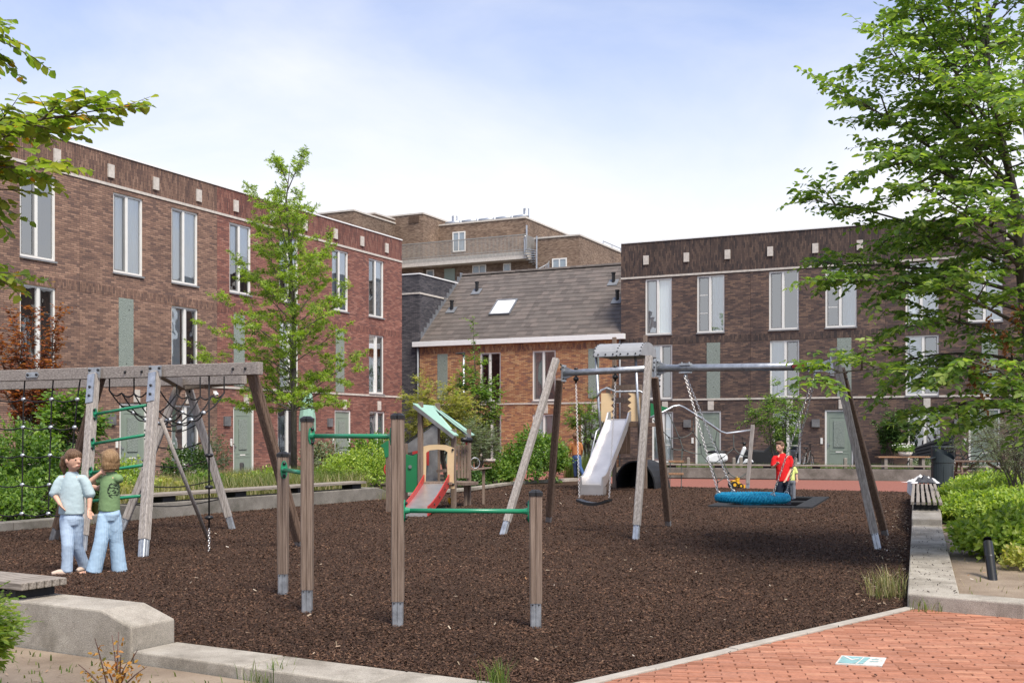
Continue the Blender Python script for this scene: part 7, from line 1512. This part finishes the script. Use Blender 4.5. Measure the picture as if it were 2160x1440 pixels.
for k in range(7): t = k * .9; m.box(bc_ + Vector((math.cos(t) * .256, math.sin(t) * .256, .42)), (.012, .03, .62), Matrix.Rotation(t, 3, 'Z'))
for t in (2.0, 2.8): m.tube([bc_ + Vector((math.cos(t) * .262, math.sin(t) * .262, .85)), bc_ + Vector((math.cos(t) * .25, math.sin(t) * .25, 1.17))], .014, 6)
m.build('rib', M['bin'], bn, world=True); m = MB(); m.beam(bc_ + Vector((-.24, -.1, .92)), bc_ + Vector((-.42, -.16, .89)), .12, .015, (0, 1, 0)); m.build('ash_shelf', M['bin'], bn, world=True)
# picnic tables
def picnic(c, rz, L, mat, label, top=.75):
    t = thing('picnic_table', label, 'picnic table', c, rz, 'picnic tables in the front gardens')
    for i in range(5): m = MB(); m.b2(-L / 2, L / 2, -.35 + i * .142, -.35 + i * .142 + .132, top - .035, top); m.build('table_board', M[mat], t, bevel=.004)
    for s in (-1, 1):
        for i in range(2): y = s * (.62 + i * .13); m = MB(); m.b2(-L / 2, L / 2, y - .06, y + .06, .42, .455); m.build('seat_board', M[mat], t, bevel=.004)
    for x in (-L / 2 + .25, L / 2 - .25):
        for s in (-1, 1): m = MB(); m.beam((x, s * .62, -.02), (x, s * .16, top - .04), .045, .09, (1, 0, 0)); m.build('leg', M[mat], t)
        m = MB(); m.beam((x + .05, -.74, .40), (x + .05, .74, .40), .04, .09, (1, 0, 0)); m.build('cross_bar', M[mat], t)
    m = MB(); m.beam((-L / 2 + .28, 0, .42), (-.1, 0, top - .05), .05, .07, (0, 1, 0)); m.beam((L / 2 - .28, 0, .42), (.1, 0, top - .05), .05, .07, (0, 1, 0)); m.build('brace', M[mat], t); return t
picnic((12.5, 29.6, .02), rad(-8), 1.7, 'wood_brown', 'dark weathered picnic table beyond the litter bin'); picnic((-6.0, 37.6, .02), rad(30), 1.5, 'wood_warm', 'brown timber picnic table before the red house door')
# plank table with flower bowl behind the back wall
gt = thing('garden_bench', 'pale plank bench on two legs behind the back seat wall', 'garden bench', (12.6, 35.9, .03)); m = MB(); m.b2(-.85, .85, -.2, .2, .68, .72); m.build('plank', M['wood_warm'], gt)
for x in (-.6, .6): m = MB(); m.b2(x - .05, x + .05, -.16, .16, -.02, .68); m.build('leg', M['wood_slat'], gt)
fb2 = shrub('flower_bowl', 'white flowering plant in a pale bowl on the plank bench', 'potted plant', (12.66, 35.85, .84), .30, .25, .30, 130, 5, .06, 'leaf_green', LEAF_RHOMB, 131, stems=2); m = MB(); m.lathe([(0, -.09), (.16, -.09), (.23, .05), (.20, .05), (.15, -.06), (0, -.06)], (0, 0, 0), 18); m.build('bowl', M['stone'], fb2, smooth=True)
m = MB(); r_ = random.Random(4)
for k in range(40): m.ell((r_.gauss(0, .14), r_.gauss(0, .12), .2 + r_.uniform(0, .12)), (.022, .022, .014), 6, 4)
m.build('blossoms', M['white_frame'], fb2); tag(bpy.data.objects['blossoms'], kind='stuff')
# wheels
def wheel(par, c, R_, ax, name='wheel', rim='galv', tr_=.02):
    m = MB(); ax = Vector(ax).normalized(); x = Vector((0, 0, 1)); y = ax.cross(x); m.torus(c, R_ - tr_, tr_, 28, 6, x, y); w = m.build(name, M['black'], par, smooth=True); m = MB(); m.torus(c, R_ - tr_ * 2.1, tr_ * .35, 28, 5, x, y)
    for k in range(12): t = k * math.pi / 6; m.tube([Vector(c), Vector(c) + x * (math.cos(t) * (R_ - tr_ * 2)) + y * (math.sin(t) * (R_ - tr_ * 2))], .003, 4)
    m.tube([Vector(c) - ax * .04, Vector(c) + ax * .04], .02, 8); m.build('rim', M[rim], w)
# covered cargo bike
cb_ = thing('cargo_bike', 'cargo bike under a black tent cover by the dark house window', 'cargo bike', (15.9, 41.6, .03), rad(-24))
q = [(-.95, .42), (-.80, .92), (-.35, 1.12), (.35, 1.42), (.55, 1.40), (.62, .55), (.4, .40), (-.6, .34)]; m = MB(); m.extr([(x, -.36, z) for x, z in q], (0, .72, 0)); cv = m.build('cover', M['black_soft'], cb_, bevel=.04)
m = MB()
for k in range(5): a = Vector((-.80 + k * .04, -.372, .88 - k * .10)); b_ = Vector((.56, -.372, 1.30 - k * .17)); m.beam(a, b_, .012, .02, (0, 1, 0))
m.build('cover_fold', M['mat_black'], cv); wheel(cb_, (-.85, 0, .26), .26, (0, 1, 0)); wheel(cb_, (1.25, 0, .33), .33, (0, 1, 0))
m = MB(); m.tube([(.5, 0, .45), (.9, 0, .42), (1.25, 0, .33)], .025, 8); m.tube([(.9, 0, .42), (.75, 0, .95)], .022, 8); m.tube([(.62, 0, .6), (.55, 0, 1.15)], .022, 8); m.tube([(.50, -.28, 1.18), (.55, 0, 1.2), (.50, .28, 1.18)], .016, 8); m.build('frame', M['black'], cb_, smooth=True); m = MB(); m.ell((.78, 0, .98), (.14, .08, .04), 10, 6); m.build('saddle', M['black'], cb_, smooth=True)
# white scooter
sc_ = thing('motor_scooter', 'white motor scooter parked before the dark house door', 'scooter', (8.0, 41.2, .03), rad(-12)); M['white_paint'] = flat_mat('white_paint', (.78, .79, .80), .25, var=.03, spec=.5)
m = MB(); m.extr([(-.85, -.17, .36), (-.80, -.17, .60), (-.50, -.17, .74), (-.05, -.17, .70), (.0, -.17, .46), (-.30, -.17, .34)], (0, .34, 0)); m.build('rear_body', M['white_paint'], sc_, bevel=.08); m = MB(); m.extr([(.28, -.17, .30), (.42, -.17, .34), (.66, -.17, .90), (.60, -.17, 1.0), (.52, -.17, .95)], (0, .34, 0)); m.build('leg_shield', M['white_paint'], sc_, bevel=.05)
m = MB(); m.b2(-.10, .36, -.14, .14, .26, .31); m.build('footboard', M['black_soft'], sc_, bevel=.02); m = MB(); m.ell((-.42, 0, .77), (.36, .14, .07), 14, 8); m.build('saddle', M['black'], sc_, smooth=True); m = MB(); m.extr([(.50, -.09, .34), (.92, -.09, .40), (.86, -.09, .50), (.62, -.09, .52)], (0, .18, 0)); m.build('mudguard', M['white_paint'], sc_, bevel=.03)
m = MB(); m.tube([(.60, 0, .95), (.54, 0, 1.08)], .03, 8); m.tube([(.46, -.32, 1.10), (.54, 0, 1.08), (.46, .32, 1.10)], .018, 8); m.ell((.58, 0, 1.08), (.07, .09, .07), 10, 6); m.tube([(.5, -.25, 1.1), (.52, -.30, 1.28)], .008, 5); m.ell((.52, -.30, 1.30), (.02, .06, .04), 8, 6); m.build('handlebar', M['black'], sc_, smooth=True); wheel(sc_, (-.55, 0, .23), .23, (0, 1, 0), tr_=.055); wheel(sc_, (.74, 0, .23), .23, (0, 1, 0), tr_=.055)
# dark bicycles
def bicycle(c, rz, label):
    t = thing('bicycle', label, 'bicycle', c, rz, 'dark bicycles by the right houses'); wheel(t, (-.52, 0, .34), .34, (0, 1, 0)); wheel(t, (.54, 0, .34), .34, (0, 1, 0)); m = MB()
    for a, b_ in (((-.52, 0, .34), (-.08, 0, .30)), ((-.08, 0, .30), (-.22, 0, .85)), ((-.52, 0, .34), (-.19, 0, .74)), ((-.08, 0, .30), (.36, 0, .80)), ((-.19, 0, .72), (.36, 0, .84)), ((.36, 0, .84), (.54, 0, .34)), ((.36, 0, .84), (.31, 0, 1.05))): m.tube([a, b_], .017, 6)
    m.build('frame', M['black'], t); m = MB(); m.tube([(.14, -.28, 1.06), (.30, -.2, 1.08), (.33, 0, 1.05), (.30, .2, 1.08), (.14, .28, 1.06)], .013, 6); m.build('handlebar', M['black'], t); m = MB(); m.ell((-.24, 0, .90), (.13, .08, .035), 10, 6); m.build('saddle', M['black'], t); m = MB(); m.tube([(-.08, -.09, .30), (-.08, .09, .30)], .05, 10); m.b2(-.02, .06, -.14, -.08, .14, .17); m.build('crank', M['black'], t); return t
bicycle((11.2, 42.2, .03), rad(60), 'black bicycle behind the person in the red t-shirt'); bicycle((16.9, 40.9, .03), rad(-30), 'black bicycle behind the litter bin')
cvt = thing('covered_scooter', 'scooter under a black cover below the small tree', 'scooter', (9.3, 41.9, .03), rad(-20)); q = [(-.95, .1), (-.9, .55), (-.45, .85), (.2, .82), (.55, 1.12), (.72, 1.05), (.95, .5), (.95, .1)]; m = MB(); m.extr([(x, -.3, z) for x, z in q], (0, .6, 0)); m.build('cover', M['black_soft'], cvt, bevel=.06); wheel(cvt, (.75, 0, .2), .22, (0, 1, 0), tr_=.05)
# black drain pipe, jacket on the bench, toy truck
dp = thing('drain_pipe', 'black ribbed drain pipe sticking out of the right soil bed', 'drain pipe', (4.95, 11.25, .05)); a, b_ = gr(2094, 1222, .06), at(2083, 1137, 11.35); d = (b_ - a); m = MB(); pts = []; rr_ = []
for k in range(61): pts.append(a - d.normalized() * .05 + d * (k / 60)); rr_.append(.046 if k % 2 else .041) if k < 38 else rr_.append(.047)
m.tube(pts, rr_, 16); m.build('ribbed_pipe', M['black'], dp, world=True, smooth=True); m = MB(); m.tube([b_ - d.normalized() * .01, b_ + d.normalized() * .004], [.040, .040], 14); m.build('opening', M['mat_black'], dp, world=True)
jk = thing('jacket', 'crumpled white and grey jacket lying on the far end of the slatted bench', 'jacket', Vector((3.39, 9.55, .44)) + rw * 15.2 + rn * .2); r_ = random.Random(8)
def heap(name, mat, c, sx, sy, h, sd):
    m = MB(); n = 16; rr2 = random.Random(sd); ph_ = [rr2.uniform(0, 6) for _ in range(6)]; vs = []
    for i in range(n + 1):
        for j in range(n + 1): x, y = i / n * 2 - 1, j / n * 2 - 1; e = max(0, 1 - (x * x + y * y) ** .9); z = h * e * (.6 + .35 * math.sin(x * 7 + ph_[0]) * math.sin(y * 6 + ph_[1]) + .3 * math.sin(x * 13 + y * 9 + ph_[2])) + .006; a = 1 + .18 * math.sin(math.atan2(y, x) * 5 + ph_[3]); vs.append((c[0] + x * sx * a, c[1] + y * sy * a, c[2] + max(z, .004)))
    m.add(vs, [(i * (n + 1) + j, (i + 1) * (n + 1) + j, (i + 1) * (n + 1) + j + 1, i * (n + 1) + j + 1) for i in range(n) for j in range(n)]); return m.build(name, M[mat], jk, smooth=True, fix=False)
M['c_white'] = cloth_mat('c_white', (.62, .61, .60)); M['c_char'] = cloth_mat('c_char', (.06, .062, .07)); heap('body', 'c_white', (0, 0, 0), .30, .34, .17, 1); heap('lining', 'c_char', (-.03, -.22, .02), .20, .16, .16, 2)
m = MB(); m.extr([(-.26, -.2, .03), (-.30, .1, .03), (-.32, .08, -.20), (-.29, -.12, -.30)], (.03, .01, 0)); m.build('sleeve', M['c_white'], jk, bevel=.01)
ty = thing('toy_truck', 'yellow plastic toy tractor with black wheels near the rope net post', 'toy', gr(1552, 1029), rad(15)); ty.scale = (.72, .72, .72); m = MB(); m.b2(-.2, .12, -.1, .1, .14, .24); m.b2(-.18, -.02, -.085, .085, .24, .30); m.extr([(.0, -.08, .24), (.0, -.08, .42), (.04, -.08, .44), (.13, -.08, .40), (.12, -.08, .24)], (0, .16, 0)); m.build('body', M['yellow'], ty, bevel=.02); m = MB(); m.beam((.12, -.06, .2), (.30, -.06, .06), .03, .04, (0, 1, 0)); m.beam((.12, .06, .2), (.30, .06, .06), .03, .04, (0, 1, 0)); m.b2(.27, .33, -.13, .13, .01, .12); m.build('loader', M['yellow'], ty)
for (x, R_) in ((-.12, .13), (.14, .09)):
    for y in (-.13, .13): m = MB(); m.tube([(x, y - .035, R_), (x, y + .035, R_)], R_, 18); w = m.build('wheel', M['black'], ty); m = MB(); m.tube([(x, y - .04, R_), (x, y + .04, R_)], R_ * .5, 12); m.build('hub', M['yellow'], w)
# lamp post, closed parasol, wall camera, garden stakes
lm_ = thing('street_lamp', 'slim grey street lamp with flat black head before the orange house', 'street lamp', ((978 - 1080) * 42 / F, 42, 0)); zt = at(978, 748, 42).z; m = MB(); m.tube([(0, 0, -.02), (0, 0, 1.2), (0, 0, zt)], [.07, .06, .04], 10); m.build('pole', M['galv'], lm_, smooth=True); m = MB(); m.extr([(.06, -.10, zt), (-.30, -.10, zt + .02), (-.32, -.10, zt + .06), (.06, -.10, zt + .10)], (0, .20, 0)); m.build('lamp_head', M['black'], lm_, bevel=.02)
ps = thing('parasol', 'closed pale green parasol behind the young oak', 'parasol', ((648 - 1080) * 38 / F, 38, .02)); m = MB(); zt = at(0, 826, 38).z; pts = []; m.tube([(0, 0, 1.55), (0, 0, 2.0), (0, 0, zt - .1), (0, 0, zt)], [.30, .29, .17, .02], 10); m.build('folded_canopy', M['mint'], ps); m = MB(); m.tube([(0, 0, 0), (0, 0, zt + .05)], .022, 8); m.build('pole', M['wood_warm'], ps); m = MB(); m.lathe([(0, 0), (.22, 0), (.20, .06), (.04, .08)], (0, 0, 0), 16); m.build('foot', M['concrete'], ps)
wc = LC + LD * 12.4 + Vector((.901, -.434, 0)) * .12; cc = thing('security_camera', 'white dome security camera on the wall between brown and red brick', 'camera', (wc.x, wc.y, 2.85)); m = MB(); m.b2(-.05, .05, -.05, .05, 0, .09); m.build('mount', M['white_frame'], cc); m = MB(); m.ell((.05, -.04, -.03), (.075, .075, .075), 12, 8); m.build('dome', M['white_paint'], cc, smooth=True); m = MB(); m.ell((.09, -.09, -.05), (.03, .03, .03), 10, 6); m.build('lens', M['black'], cc, smooth=True)
for (u, Y, lab) in ((510, 31.5, 'short timber stake in the grass by the green door'), (1452, 38.3, 'short timber stake at the left of the back garden'), (1548, 37.9, 'short timber stake beside the scooter'), (1563, 38.4, 'short timber stake behind the rope net post'), (1678, 37.6, 'short timber stake behind the person in red'), (1783, 37.2, 'short timber stake before the right green door'), (1921, 36.6, 'timber stake beside the plank bench')):
    p = Vector(((u - 1080) * Y / F, Y, .02)); sk_ = thing('garden_stake', lab, 'stake', p, 0, 'timber garden stakes'); m = MB(); m.b2(-.05, .05, -.05, .05, -.05, .62); m.sweep((0, 0, .62), (0, 0, .65), [(-.05, -.05), (.05, -.05), (.05, .05), (-.05, .05)], (1, 0, 0), 0, [(-.03, -.03), (.03, -.03), (.03, .03), (-.03, .03)]); m.build('stake', M['wood_slat'], sk_)
